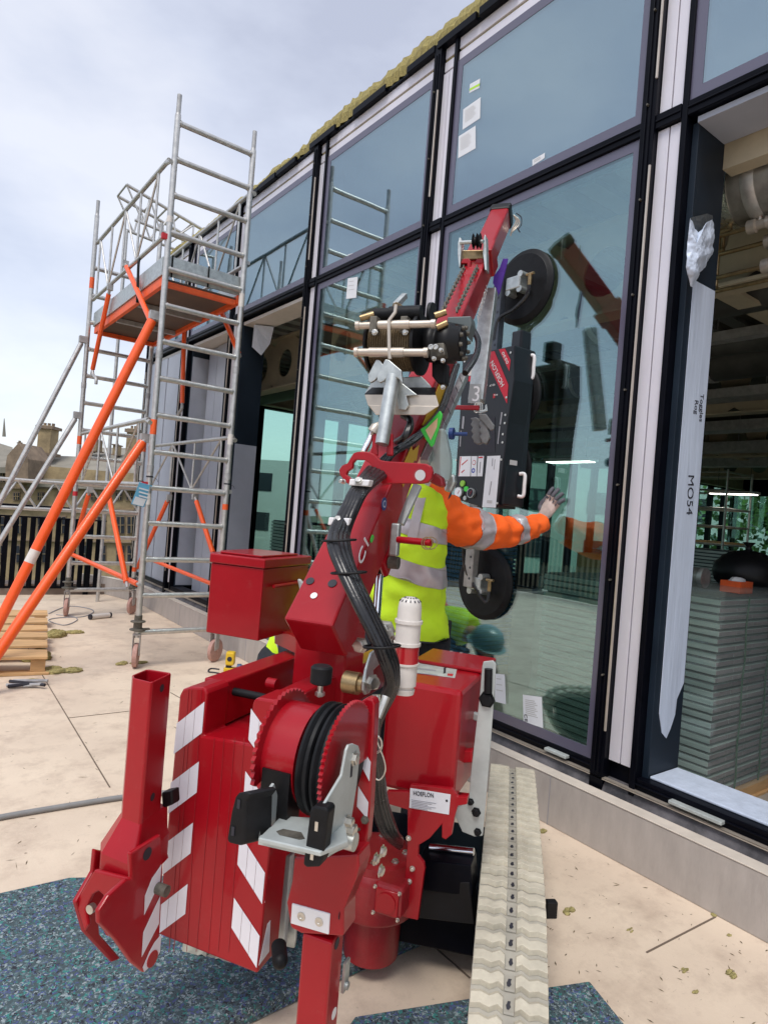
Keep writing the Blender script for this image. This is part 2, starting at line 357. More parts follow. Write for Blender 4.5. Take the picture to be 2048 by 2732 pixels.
# ================================================================== ground and terrace
b = MB(); b.box((-600, -600, -9.2), (600, 600, -9)); o = b.build('ground', mat('far_ground', (.12, .15, .08), .9, var=.4, scale=.05)); struct(o)
FX = 2.56   # face of the concrete upstand
b = MB(); b.box((-5.2, -14, -.3), (2.62, 9.7, 0)); o = b.build('terrace_floor', 'terrace_floor'); struct(o)
# joints between the floor boards
b = MB()
for p, q in (((112, 1800), (293, 2101)), ((181, 1916), (350, 1897)), ((1724, 2542), (1908, 2447)), ((1127, 2500), (1253, 2610)), ((60, 1700), (112, 1800)), ((455, 1848), (490, 1868))):
    P, Q = onZ(p, .0015), onZ(q, .0015); b.bar(P, Q, .006, .002)
o = b.build('floor_joints', mat('joint', (.16, .12, .09), .9)); struct(o)
# concrete upstand, curving away at its far end
b = MB(); path = [V((FX, -8)), V((FX, 8.2)), V((FX - .05, 8.7)), V((FX - .25, 9.3)), V((FX - .5, 9.68))]
def strip(b, path, x0, x1, z0, z1):
    for i in range(len(path) - 1):
        p, q = path[i], path[i + 1]
        b.prism([(p.x + x0, p.y, z0), (p.x + x1, p.y, z0), (q.x + x1, q.y, z0), (q.x + x0, q.y, z0)], (0, 0, z1 - z0))
path = [V((x, y, 0)) for x, y in ((FX, -8), (FX, 8.2), (FX - .04, 8.7), (FX - .22, 9.3), (FX - .5, 9.68))]
strip(b, path, 0, .075, 0, .232)
k = thing('concrete_upstand', 'low grey concrete upstand running along the foot of the glass wall', 'upstand', (FX, 2, 0))
b.build('wall_face', 'concrete', k, bevel=.004)
b = MB(); strip(b, path, -.003, .072, .2325, .238); b.build('top_edge', 'kerb_top', k, bevel=.002)
b = MB()
for y in (1.93, 3.6, 5.3, 7.0): b.box((FX - .002, y, 0), (FX + .01, y + .003, .232))
b.build('joint', 'ink_grey', k)
b = MB(); b.prism([(FX + .076, -8, 0), (2.80, -8, 0), (2.80, -8, .283), (2.685, -8, .283), (2.66, -8, .235), (FX + .076, -8, .19)], (0, 17.6, 0)); o = b.build('gutter_membrane', 'membrane', bevel=.01)
tag(o, 'wrinkled black waterproof membrane in the gutter behind the concrete upstand', 'membrane')
# foam mats
def mat_sheet(pts, z, h, label, nm='protection_mat'):
    b = MB(); b.prism([onZ(p, z) - V((0, 0, h)) for p in pts], (0, 0, h)); o = b.build(nm, 'foam', bevel=.004)
    return tag(o, label, 'foam mat', 'speckled foam protection mats on the floor')
mat_sheet([(-260, 2440), (185, 2341), (700, 2330), (1275, 2400), (1290, 2422), (937, 2566), (450, 2790), (-300, 2820)], .05, .046, 'large speckled blue-green rubber crumb mat under the crane')
mat_sheet([(947, 2712), (1250, 2664), (1572, 2618), (1720, 2800), (880, 2810)], .04, .036, 'smaller speckled rubber crumb mat under the near end of the pale track')

# ================================================================== the glass pavilion
SILL, TR0, TR1, TOP = .335, 3.27, 3.335, 4.335
GX = 2.70
root = thing('glass_pavilion', 'glass pavilion under construction with black frames and white strips', 'building', (GX, 4, 0))
MUL = [(.02, .24), (1.57, 1.79), (3.17, 3.38), (4.74, 4.94), (6.30, 6.50), (7.72, 7.92), (9.2, 9.35)]
for i, (s0, s1) in enumerate(MUL):
    if i == 0: continue
    m = MB()
    m.box((GX - .045, s1 - .07, .215), (GX + .16, s1, 4.53)); m.box((GX - .03, s0, .235), (GX + .16, s0 + .028, 4.5))
    m.box((GX + .01, s0 + .028, .25), (GX + .12, s1 - .07, 4.44))
    m.box((GX - .052, s1 - .052, .3), (GX - .045, s1 - .042, 4.45)); m.box((GX - .052, s1 - .03, .3), (GX - .045, s1 - .024, 4.45))
    mo = m.build('mullion', 'black_frame', root, bevel=.003)
    m = MB(); mid = (s0 + .028 + s1 - .07) / 2
    for z0, z1 in ((SILL + .03, TR0 - .004), (TR1 + .004, TOP - .02)):
        m.box((GX - .012, s0 + .030, z0), (GX + .009, mid - .003, z1)); m.box((GX - .012, mid + .003, z0), (GX + .009, s1 - .073, z1))
    m.build('white_strip', 'white_strip', mo, bevel=.002)
    for j in range(9):
        z = .62 + j * .44 + (i * .13) % .2
        m = MB(); m.cyl((GX - .06, s1 - .035, z), (GX - .045, s1 - .035, z), .005, seg=8); m.build('toggle', 'jack', mo)
    m = MB(); m.box((GX - .054, s1 - .0715, .5), (GX - .0455, s1 - .064, 3.1)); m.box((GX - .054, s1 - .0715, 3.5), (GX - .0455, s1 - .064, 4.2)); m.build('gasket', 'steel_cream', mo)
def frame_rail(z0, z1, nm, x0=GX - .03, x1=GX + .14, rng=MUL):
    for i in range(len(rng) - 1):
        m = MB(); a, c = rng[i][1] + .001, rng[i + 1][0] - .001
        m.box((x0, a, z0), (x1, c, z1)); m.box((x0 - .008, a, (z0 + z1) / 2 - .004), (x0, c, (z0 + z1) / 2 + .004))
        m.build(nm, 'black_frame', root, bevel=.003)
frame_rail(TR0, TR1, 'transom')
for i in range(1, len(MUL)):
    m = MB(); s0, s1 = MUL[i]; m.box((GX - .035, s0 + .0285, TR0 + .0), (GX + .008, s1 - .0705, TR1)); m.box((GX - .041, s0 + .03, TR0 + .028), (GX - .035, s1 - .072, TR0 + .036)); m.build('transom', 'black_frame', root, bevel=.002)
frame_rail(.286, SILL, 'sill_rail', GX - .02, GX + .12)
m = MB(); m.box((GX - .045, -6, .276), (GX - .021, 9.2, .281)); m.box((GX - .045, -6, .284), (GX - .021, 9.2, .2855)); m.build('sill_trim', 'steel_cream', root)
for sa in (1.06, 1.80): 
    m = MB(); m.box((GX - .055, sa + .12, .300), (GX - .022, sa + (.34 if sa < 1.5 else .25), .315)); m.build('sill_packer', 'galv_flat', root, bevel=.003)
# upper band: white channel, yellow line, black coping, yellow insulation
m = MB()
for i in range(len(MUL) - 1):
    a, c = MUL[i][1] + .002, MUL[i + 1][0] - .002
    m.box((GX - .01, a, TOP - .01), (GX + .03, c, TOP + .06)); m.box((GX - .012, a, TOP + .078), (GX + .03, c, TOP + .15))
for i in range(1, len(MUL)):
    s0, s1 = MUL[i]; m.box((GX - .008, s0 + .031, TOP - .005), (GX + .009, s1 - .073, TOP + .058)); m.box((GX - .008, s0 + .031, TOP + .08), (GX + .009, s1 - .073, TOP + .15))
m.build('head_channel', 'white_strip', root, bevel=.002)
m = MB(); m.box((GX + .001, -6, TOP + .058), (GX + .025, 9.2, TOP + .08)); m.build('insulation_line', 'wool_roof', root)
m = MB(); m.box((GX - .03, -6, TOP + .152), (GX + .5, 9.3, TOP + .175)); 
y = -5.0
while y < 9.1:
    l = random.uniform(.28, .5); m.box((GX - .052 - random.random() * .01, y, TOP + .15), (GX - .030, y + l, TOP + .195 + random.random() * .012)); y += l + random.choice((.02, .03, .25))
m.build('coping', 'black_frame', root, bevel=.003)
m = MB(); n = 420; ys = [-6 + 15.3 * i / n for i in range(n + 1)]; vs = []
for y in ys:
    h = TOP + .315 + .012 * math.sin(y * 1.7) + .008 * math.sin(y * 9) + random.uniform(-.009, .009) + (.02 if (int(y * 1.1) % 3 == 0) else 0) - (.05 if y > 5.1 else 0); x = GX - .035 + random.uniform(-.012, .012)
    vs += [(x, y, TOP + .176), (x - .008, y, (h + TOP + .17) / 2), (x + .02, y, h), (x + .5, y, h + .01)]
m.add(vs, [[4 * i + k, 4 * i + k + 1, 4 * i + k + 5, 4 * i + k + 4] for i in range(n) for k in range(3)]); m.build('roof_insulation', 'wool_roof', root)
# roof slab and upper spandrel backing
m = MB(); m.box((GX + .17, -6, 3.45), (GX + .2, 9.3, TOP + .1)); m.build('spandrel_backing', mat('backing', (.10, .12, .14), .7, var=.2, scale=1.5), root)
m = MB(); m.box((GX + .5, -6, 4.40), (20.4, 9.6, 4.48)); m.build('roof', 'ceil', root)
# glass panes
def pane(i, z0, z1, gm, upper):
    a, c = MUL[i][1] - .004, MUL[i + 1][0] + .004
    m = MB(); m.box((GX - .014, a, z0), (GX - .004, c, z1)); p = m.build('glass_pane', gm, root)
    m = MB(); e = .055 if upper else .05
    for q in (((a, z0), (a + e, z1)), ((c - e, z0), (c, z1)), ((a + e, z0), (c - e, z0 + e)), ((a + e, z1 - e), (c - e, z1))):
        m.box((GX - .0165, q[0][0], q[0][1]), (GX - .0142, q[1][0], q[1][1]))
    m.build('edge_band', mat('frit', (.10, .095, .145) if True else 0, .25, spec=.8), p); return p
PU = [pane(i, TR1 + .002, TOP, G_UP, True) for i in range(0, 6)]
PL = {i: pane(i, SILL + .002, TR0 - .002, G_LO, False) for i in (1, 2)}
# right-hand opening: navy reveal, protective film, soffit, sill
def reveal(s_face, zc, nm='reveal_panel', thick=.03, sgn=1):
    m = MB(); m.box((GX + .02, s_face, .335), (GX + .27, s_face + thick, 3.25)); return m.build(nm, 'navy', root, bevel=.002)
rv = reveal(1.538, 0)
fz = [(2.765, .62), (2.80, .53), (2.84, .50), (2.87, .54), (2.90, .60), (2.905, .67), (2.94, .72), (2.955, .74), (2.958, 2.56), (2.765, 2.56)]
m = MB(); m.prism([(x, 1.536, z) for x, z in fz], (0, -.003, 0)); fo = m.build('protective_film', 'film', rv)
# peeled flap of film
RFm = rg(1750, 300, 4.423)
fl_ = [(350, 1800), (372, 1500), (400, 1240), (490, 1425), (600, 1290), (672, 1255), (700, 1380), (672, 1650), (572, 1820), (500, 1930), (430, 2062), (405, 2050), (385, 1960)]
vs = [onS(RFm(*p), 1.50 + random.uniform(-.012, .012)) for p in fl_] + [onS(RFm(500, 1700), 1.465), onS(RFm(470, 1560), 1.475), onS(RFm(590, 1560), 1.49), onS(RFm(440, 1880), 1.48)]
n_f = len(fl_); m = MB(); m.add(vs, [[0, 1, 14], [1, 2, 14], [2, 3, 14], [3, 4, 14], [4, 15, 14], [4, 5, 15], [5, 6, 15], [6, 7, 15], [7, 13, 15], [15, 13, 14], [14, 13, 0], [0, 13, 16], [7, 8, 13], [8, 9, 13], [9, 16, 13], [9, 10, 16], [10, 11, 16], [11, 12, 16], [12, 0, 16]], True); pf_ = m.build('peeled_film', 'film', rv)
ss_ = pf_.modifiers.new('sub', 'SUBSURF'); ss_.subdivision_type = 'SIMPLE'; ss_.levels = ss_.render_levels = 4
tx_ = bpy.data.textures.new('crumple', 'CLOUDS'); tx_.noise_scale = .055; dm_ = pf_.modifiers.new('d', 'DISPLACE'); dm_.texture = tx_; dm_.strength = .03; dm_.texture_coords = 'LOCAL'
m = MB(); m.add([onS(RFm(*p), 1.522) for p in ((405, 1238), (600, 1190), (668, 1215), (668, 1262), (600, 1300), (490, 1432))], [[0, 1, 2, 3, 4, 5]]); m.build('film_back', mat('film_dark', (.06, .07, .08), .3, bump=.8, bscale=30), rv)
wp = (V((0, 1, 0)), 1.532)
def vtext(s, x, z, size, par, y=1.5325):   # handwriting running down the film
    return text(s, (x, y, z), (0.06, 0, -1), (1, 0, .06), size, 'ink', par, name='handwriting', sx=1.0)
vtext('MO54', 2.85, 1.70, .072, fo); vtext('Toggles', 2.90, 2.075, .042, fo); vtext('Rog', 2.855, 2.04, .042, fo)
m = MB(); m.prism([(GX + .03, -6, SILL + .001), (GX + .26, -6, SILL + .001), (GX + .26, 1.535, SILL + .001), (GX + .03, 1.535, SILL + .001)], (0, 0, .012)); m.build('sill_board', 'film', root, bevel=.004)
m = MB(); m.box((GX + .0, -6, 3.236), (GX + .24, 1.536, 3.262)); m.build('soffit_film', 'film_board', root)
m = MB(); m.box((GX + .245, -6, 3.12), (GX + .33, 1.536, 3.25)); m.build('head_beam', 'cream', root)
# left-hand openings: reveals, soffits
for sf in (6.262, 7.68):
    m = MB(); m.box((GX + .02, sf, .335), (GX + .27, sf + .035, 3.25)); rl = m.build('reveal_panel', 'navy', root, bevel=.002)
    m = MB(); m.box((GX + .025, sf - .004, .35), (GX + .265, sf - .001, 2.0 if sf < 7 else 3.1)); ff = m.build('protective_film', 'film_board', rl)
    if sf < 7: text('MO52', (2.80, sf - .005, .62), (0, 0, 1), (-1, 0, 0), .11, 'ink', ff, name='handwriting')
for a, c in ((4.945, 6.26), (6.505, 7.68), (7.93, 9.2)):
    m = MB(); m.box((GX + .02, a, 3.215), (GX + .26, c, 3.245)); m.build('soffit_film', 'offwhite', root)
m = MB(); P = [(2.76, 6.1, 3.2), (2.8, 6.2, 3.0), (2.9, 6.18, 2.93), (2.95, 6.1, 3.05), (2.93, 6.0, 3.2)]; m.add(P, [[0, 1, 2], [0, 2, 3], [0, 3, 4]]); m.build('loose_film', 'film', root)
# boarded bays beyond (white faced boards)
for k_, (a, c) in enumerate(((6.56, 6.80), (6.98, 7.30), (7.36, 7.6))):
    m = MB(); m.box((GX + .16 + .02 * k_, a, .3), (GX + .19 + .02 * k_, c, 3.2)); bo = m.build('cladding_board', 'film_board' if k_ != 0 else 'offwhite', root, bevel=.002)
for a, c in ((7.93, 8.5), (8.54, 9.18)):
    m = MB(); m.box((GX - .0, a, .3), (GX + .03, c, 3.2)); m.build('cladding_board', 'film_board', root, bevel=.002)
# ---------------- interior
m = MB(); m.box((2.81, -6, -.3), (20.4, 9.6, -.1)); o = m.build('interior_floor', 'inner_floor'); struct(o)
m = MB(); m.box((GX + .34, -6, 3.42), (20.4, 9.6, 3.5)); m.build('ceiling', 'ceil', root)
m = MB()
for i in range(60): m.box((3.05, -6 + i * .26, 3.385), (6.5, -6 + i * .26 + .13, 3.42))
m.build('ceiling_deck', 'deck', root)
def hbeam(x, zb=2.80, zt=3.37, hole=.165, pitch=.62, ph=.0):
    m = MB(); y = -6 + ph; seg = 20
    while y < 9.5:
        c = (y + pitch / 2, (zb + zt) / 2); ring = [(c[0] + hole * math.cos(2 * math.pi * k / seg), c[1] + hole * math.sin(2 * math.pi * k / seg)) for k in range(seg)]
        sq = []
        for k in range(seg):
            a = 2 * math.pi * k / seg; dx, dz = math.cos(a), math.sin(a); t = min(pitch / 2 / max(abs(dx), 1e-6), (zt - zb) / 2 / max(abs(dz), 1e-6)); sq.append((c[0] + dx * t, c[1] + dz * t))
        for X in (x, x + .02):
            vs = [(X, *p) for p in ring] + [(X, *p) for p in sq]; m.add(vs, [[k, (k + 1) % seg, (k + 1) % seg + seg, k + seg] for k in range(seg)])
        vs = [(x, *p) for p in ring] + [(x + .02, *p) for p in ring]; m.add(vs, [[k, (k + 1) % seg, (k + 1) % seg + seg, k + seg] for k in range(seg)])
        y += pitch
    m.box((x - .07, -6, zb - .02), (x + .09, 9.5, zb)); m.box((x - .07, -6, zt), (x + .09, 9.5, zt + .02)); return m.build('cellular_beam', 'cream', root)
for i, x in enumerate((3.55, 7.2, 11, 15)): hbeam(x, ph=[.2, .13, .3, .4][i])
m = MB()
for y in (-2.2, 1.9, 5.6, 9.0):
    for zz in (2.9, 3.36): m.box((3.5, y, zz), (20, y + .14, zz + .02))
    m.box((3.6, y + .06, 2.92), (20, y + .08, 3.36))
m.build('cross_beam', 'cream', root)
for x, y in ((4.2, 7.4), (9.5, 2.4), (13.6, 5.2), (14.4, 9.1), (16, 1.4), (9, 8.6), (3.25, 8.0)):
    m = MB(); m.cyl((x, y, -.1), (x, y, 3.4), .13, seg=20); m.build('column', 'offwhite', root)
# end wall (far left) and back wall with windows
def win_wall(p, d, length, n, z0, z1, nm, thick=.12):
    """a wall from point p along direction d with n tall windows"""
    d = V(d).normalized(); nrm = V((d.y, -d.x, 0)); m = MB(); P = V(p)
    def bx(a, c, za, zb, t=thick): m.prism([P + d * a + V((0, 0, za)), P + d * c + V((0, 0, za)), P + d * c + nrm * t + V((0, 0, za)), P + d * a + nrm * t + V((0, 0, za))], (0, 0, zb - za))
    bx(0, length, 0, z0); bx(0, length, z1, 4.4); w = length / n
    for i in range(n + 1): a = max(0, i * w - .07); bx(a, min(length, i * w + .07), z0, z1)
    wl = m.build(nm, 'black_frame', root)
    for i in range(n):
        g = MB(); g.prism([P + d * (i * w + .07) + nrm * .05 + V((0, 0, z0)), P + d * (i * w + w - .07) + nrm * .05 + V((0, 0, z0)), P + d * (i * w + w - .07) + nrm * .05 + V((0, 0, z1)), P + d * (i * w + .07) + nrm * .05 + V((0, 0, z1))], nrm * .01)
        g.build('window', G_FAR, wl)
win_wall((2.85, 9.45, 0), (1, 0, 0), 17.5, 22, .34, 2.9, 'end_wall')
win_wall((20.3, 9.5, 0), (0, -1, 0), 15.5, 12, .9, 2.75, 'back_wall')
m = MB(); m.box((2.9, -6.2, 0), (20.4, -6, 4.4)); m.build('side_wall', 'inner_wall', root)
# mechanical services under the ceiling
def pipe(pts, r, m_, nm, lab, cat, grp=None, extra=None):
    t = thing(nm, lab, cat, pts[0], grp); b = MB(); b.tube(smooth(pts, 4), r, 12); b.build('pipe_run', m_, t)
    return t
t = thing('air_duct', 'large round foil-wrapped air duct hanging under the ceiling beyond the open bay', 'duct', (4.3, 1, 3.0))
b = MB(); b.cyl((3.30, -5, 3.14), (3.22, 1.62, 3.14), .17, seg=28); b.build('duct_body', 'duct', t)
b = MB(); b.lathe((3.22, 1.58, 3.14), (-.03, 1, 0), [(0, .176), (.08, .165), (.18, .11), (.23, .04)], 20); b.build('foil_end', 'foil', t)
for i in range(8): b = MB(); b.lathe((3.30 - .0121 * (i * .85 + .5), -4.5 + i * .85, 3.14), (0, 1, 0), [(0, .174), (.03, .182), (.06, .174)], 28); b.build('joint_band', 'alu', t)
for k_, (x, z, y1) in enumerate(((3.20, 2.93, 1.60), (3.30, 2.88, 1.68), (3.20, 2.72, 1.66), (3.30, 2.69, 1.70))):
    t = thing('copper_pipe', ['upper near copper pipe with a brass valve below the duct', 'second copper pipe from the top with elbow and brass valve', 'third copper pipe down, with a brass valve', 'lowest copper pipe below the duct with a brass valve'][k_], 'pipe', (x, 0, z), 'copper pipes with valves under the ceiling')
    b = MB(); b.tube(smooth([(x, -5, z), (x, y1 - .1, z), (x, y1, z + .02), (x, y1 + .01, z + .1), (x, y1 + .01, 3.4)], 5), .011, 10); b.build('pipe_run', 'brass', t)
    for yv in (1.47 - .04 * k_, 1.0): 
        b = MB(); b.lathe((x, yv - .07, z), (0, 1, 0), [(0, .018), (.005, .03), (.035, .032), (.04, .022), (.08, .022), (.085, .034), (.12, .034), (.125, .018)], 12); b.cyl((x, yv, z), (x, yv, z + .04), .010); b.build('valve_body', 'steel_cream', t)
        b = MB(); b.box((x - .006, yv - .01, z + .035), (x + .006, yv + .025, z + .06)); b.build('valve_handle', 'ink_red', t)
for k_, (x, z, r_) in enumerate(((4.3, 3.05, .16), (5.1, 2.95, .10), (6.1, 3.1, .20))):
    t = thing('air_duct', ['second dark duct beyond the foil-wrapped one', 'thin dark duct between the second and the widest', 'widest dark duct, deepest under the ceiling'][k_], 'duct', (x, 1, z), 'dark ducts under the ceiling'); b = MB(); b.cyl((x, -5, z), (x, 9.2, z), r_, seg=20); b.build('duct_body', mat('duct_dark', (.07, .07, .065), .5, .4, var=.3, scale=4), t)
    for j_ in range(9): b = MB(); b.cyl((x, -4.4 + j_ * 1.5, z), (x, -4.35 + j_ * 1.5, z), r_ + .012, seg=20); b.build('joint_band', 'alu_dull', t)
    for j_ in range(6): b = MB(); y = -4 + j_ * 2.2; b.cyl((x, y, z + r_), (x, y, 3.42), .006, seg=5); b.build('hanger', 'alu_dull', t)
for k_ in range(5):
    x = 4.9 + k_ * 1.9; t = thing('service_tray', f'{["nearest", "second", "third", "fourth", "farthest"][k_]} dark cable tray slung below the ceiling inside the pavilion', 'cable tray', (x, 2, 3.0), 'cable trays under the ceiling')
    b = MB(); b.box((x, -5.8, 2.92 - .03 * k_), (x + .3, 9.3, 2.94 - .03 * k_)); b.box((x, -5.8, 2.94 - .03 * k_), (x + .01, 9.3, 2.99)); b.build('tray', 'alu_dull', t)
    b = MB()
    for y in range(-5, 10, 2): b.cyl((x + .15, y, 2.94), (x + .15, y, 3.42), .006, seg=6)
    b.build('hanger', 'alu_dull', t)
for k_, (p, d) in enumerate((((1520, 1232), 10.5), ((1955, 1318), 12.5))):
    c = at(p, d); t = thing('strip_light', ['lit white strip light seen through the glass pane beside the glove', 'lit white strip light seen through the open bay on the right'][k_], 'ceiling light', c, 'lit strip lights')
    b = MB(); b.box(c + V((-.12, -.45, 0)), c + V((.12, .45, .05))); b.build('housing', 'white', t); b = MB(); b.box(c + V((-.08, -.42, -.012)), c + V((.08, .42, -.001))); b.build('diffuser', 'lamp_on', t)
    b = MB(); b.cyl(c + V((0, -.3, .05)), V((c.x, c.y - .3, 3.4)), .004, seg=5); b.cyl(c + V((0, .3, .05)), V((c.x, c.y + .3, 3.4)), .004, seg=5); b.build('wire', 'ink', t)
# ================================================================== aluminium scaffold tower
TX0, TX1, TY0, TY1 = 1.62, 2.285, 5.35, 7.75
tw = thing('scaffold_tower', 'aluminium mobile scaffold tower with orange braces on castors beside the glass wall', 'scaffold tower', (1.95, 6.55, 0))
A_, C_, B_, D_ = (TX0, TY0), (TX1, TY0), (TX0 - .06, TY1), (TX1 - .03, TY1)
r = .0245
def end_frame(p, q, z0, z1a, z1b, rungs, front):
    fr = MB(); fr.cyl((*p, z0), (*p, z1a), r, seg=16); o = fr.build('upright', 'alu', tw)
    fr = MB(); fr.cyl((*p, z1a), (*p, z1a + .02), r, .019); fr.cyl((*p, z1a + .02), (*p, z1a + .17), .019); fr.build('spigot', 'alu_dull', o)
    fr = MB(); fr.cyl((*q, z0), (*q, z1b), r, seg=16); o2 = fr.build('upright', 'alu', tw)
    fr = MB(); fr.cyl((*q, z1b), (*q, z1b + .02), r, .019); fr.cyl((*q, z1b + .02), (*q, z1b + .17), .019); fr.build('spigot', 'alu_dull', o2)
    for z in rungs:
        m = MB(); m.cyl((*p, z), (*q, z), .0225, seg=14); m.cyl((p[0] + .022, p[1], z), (p[0] + .032, p[1], z), .027); m.cyl((q[0] - .032, q[1], z), (q[0] - .022, q[1], z), .027); m.build('rung', 'alu', tw)
    for (x, y), par in ((p, o), (q, o2)):
        for z in (1.62, 2.55):
            if front or z > 2: m = MB(); m.cyl((x, y, z - .03), (x, y, z + .03), r + .003); m.build('joint_collar', 'alu_dull', par)
        for z in (.5, 1.33, 1.9, 3.1, 3.62):
            if random.random() < .6: m = MB(); m.cyl((x, y, z), (x, y, z + random.choice((.05, .09, .12))), r + .0008, caps=False); m.build('tape_band', random.choice(('orange_frame', 'ink_red', 'orange_frame', 'offwhite')), par)
        m = MB(); m.lathe((x, y, 1.55), (0, 0, 1), [(0, r), (.003, r + .004), (.01, r + .004), (.013, r)], 12); m.tube([(x + .025, y - .02, 1.552), (x + .05, y - .03, 1.54), (x + .06, y - .03, 1.52)], .002, 6); m.build('cable_tie', 'ink', par)
RU = [.29, .59, .885, 1.18, 1.47, 1.76, 2.06, 2.36, 2.66, 2.955, 3.25, 3.545, 3.85, 4.14, 4.435]
end_frame(A_, C_, .25, 4.49, 4.47, RU, True)
end_frame(B_, D_, .25, 4.42, 4.4, RU[:-2], False)
def lattice(x, y0, y1, zt, zb, nd, bent=True, mt='alu', redcap=False):
    m = MB()
    if bent: m.tube(smooth([(x, y1, zt), (x, y0 + .25, zt), (x, y0 + .10, zt - .005), (x, y0, zt - .03)], 4), .019, 10)
    else: m.cyl((x, y0, zt), (x, y1, zt), .019)
    o = m.build('guardrail', mt, tw)
    m = MB(); m.cyl((x, y0 + .02, zb), (x, y1, zb), .018); m.build('lower_chord', mt, o)
    if redcap: m = MB(); m.box((x - .022, y0 + .0, zb - .022), (x + .022, y0 + .03, zb + .022)); m.build('end_cap', 'ink_red', o)
    n = nd
    for i in range(n):
        ya = y0 + .3 + (y1 - y0 - .45) * i / (n - 1); m = MB(); m.cyl((x, ya, zb), (x, ya, zt), .011, seg=8)
        if i < n - 1:
            yb = y0 + .3 + (y1 - y0 - .45) * (i + 1) / (n - 1); p, q = ((ya, zb), (yb, zt)) if i % 2 else ((ya, zt), (yb, zb)); m.cyl((x, p[0], p[1]), (x, q[0], q[1]), .010, seg=8)
        m.build('lattice_bar', mt, o)
lattice(TX0 - .035, TY0 - .02, TY1, 4.13, 3.50, 5, redcap=True)
lattice(TX1 + .035, TY0 - .02, TY1, 4.13, 3.50, 5)
lattice(TX0 - .035, TY0 - .02, TY1, 2.02, 1.49, 4, redcap=True)
lattice(TX1 + .035, TY0 - .02, TY1, 1.97, 1.49, 4)
# platform
m = MB(); m.box((TX0 + .03, TY0 + .05, 3.17), (TX1 - .03, TY1 - .05, 3.185)); pf = m.build('platform_deck', mat('ply', (.10, .06, .04), .6, var=.3, scale=4), tw)
for x in (TX0 + .015, TX1 - .015): m = MB(); m.box((x - .018, TY0 + .02, 3.13), (x + .018, TY1 - .02, 3.205)); m.build('deck_frame', 'orange_frame', pf, bevel=.003)
for y in (TY0 + .06, 6.2, 6.95, TY1 - .06): m = MB(); m.box((TX0 + .034, y - .02, 3.12), (TX1 - .034, y + .02, 3.165)); m.build('cross_member', 'alu_dull' if y > 5.5 and y < 7.5 else 'orange_frame', pf, bevel=.003)
m = MB(); m.box((TX0 + .0, TY0 + .035, 3.21), (TX1 - .0, TY0 + .055, 3.37)); m.box((TX0, TY0 + .031, 3.285), (TX1, TY0 + .0345, 3.29)); m.build('toe_board', 'galv', pf, bevel=.002)
for x in (TX0 - .005, TX1 + .005): m = MB(); m.box((x - .01, TY0 + .06, 3.21), (x + .01, TY1, 3.36)); m.build('toe_board', 'galv', pf, bevel=.002)
m = MB(); m.box((TX0, TY1 - .03, 3.21), (TX1, TY1 - .01, 3.36)); m.build('toe_board', 'galv', pf, bevel=.002)
for x in (1.67, 1.98): m = MB(); m.box((x, TY0 + .025, 3.2), (x + .012, TY0 + .031, 3.38)); m.build('toe_board_clip', 'black', pf)
m = MB(); m.tube(smooth([(TX0 - .03, 6.0, 3.5), (TX0 - .05, 5.98, 3.45), (TX0 - .045, 5.97, 3.25), (TX0 - .03, 6.0, 3.1)], 5), .012, 8); m.build('black_strap', 'black', pf)
# orange knee braces and stabilisers
def brace(p, q, rr=.023, m_='orange', nm='brace'):
    m = MB(); m.cyl(p, q, rr, seg=14); o = m.build(nm, m_, tw)
    d = (V(q) - V(p)).normalized(); m = MB(); m.cyl(V(p) - d * .06, V(p) + d * .005, rr * .62, seg=10); m.obox(V(p) - d * .07, (.026, 0, 0), (0, .02, 0), (0, 0, .03)); m.build('brace_hook', 'alu_dull', o)
    m = MB(); m.cyl(V(q) - d * .005, V(q) + d * .06, rr * .62, seg=10); m.build('brace_hook', 'alu_dull', o); return o
XL = TX0 - .05
def XP(p, x=XL): return onX(p, x)
brace(XP((338, 712)), XP((402, 856)))
b_ = brace(XP((290, 784)), XP((247, 985)))
m = MB(); q = XP((247, 990)); m.tube(smooth([q, q + V((0, -.05, -.05)), q + V((0, -.18, -.10)), q + V((0, -.2, -.16))], 4), .016, 8); m.build('brace_foot', 'alu_dull', b_)
XR = TX1 + .05
brace(onX((592, 835), XR), onX((636, 940), XR)); b_ = brace(onX((492, 868), XR), onX((486, 1075), XR))
m = MB(); q = onX((486, 1080), XR); m.tube(smooth([q, q + V((0, .02, -.05)), q + V((0, .10, -.09)), q + V((0, .14, -.16))], 4), .016, 8); m.build('brace_foot', 'alu_dull', b_)
brace(XP((290, 1320)), XP((337, 1553))); brace(XP((236, 1320)), XP((193, 1470))); brace(XP((193, 1480)), V((TX0 - .02, TY0 + .03, .68)))
brace(onX((446, 1338), XR), onX((366, 1515), XR)); brace(onX((524, 1338), XR), onX((568, 1475), XR)); brace(onX((400, 1492), XR), onX((575, 1562), XR), rr=.02)
def stabiliser(p, foot, m_, rr, nm, lab=None):
    p, foot = V(p), V(foot); m = MB(); m.cyl(p, foot, rr, seg=18); o = m.build(nm, m_, tw)
    d = (foot - p).normalized(); m = MB(); m.cyl(p - d * .05, p + d * .02, rr * .7); m.obox(p - d * .05, (.04, 0, 0), (0, .03, 0), (0, 0, .035)); m.build('swivel_clamp', 'alu_dull', o); return o
for z0, lab in ((2.83, 0), (1.83, 1)):
    p = V((TX0 - .05, TY0 + .1, z0)); th = at((0, 1655 + 80 * lab), 4.35 if lab else 4.7); f = p + (th - p) * ((z0 - .12) / (z0 - th.z)); s = stabiliser(p, f, 'orange', .037, 'stabiliser_tube')
    if lab == 0: m = MB(); m.cyl(p + (f - p) * .70, p + (f - p) * .735, .0375, seg=18, caps=False); m.build('sticker', 'offwhite', s)
    if lab == 1: foot = f
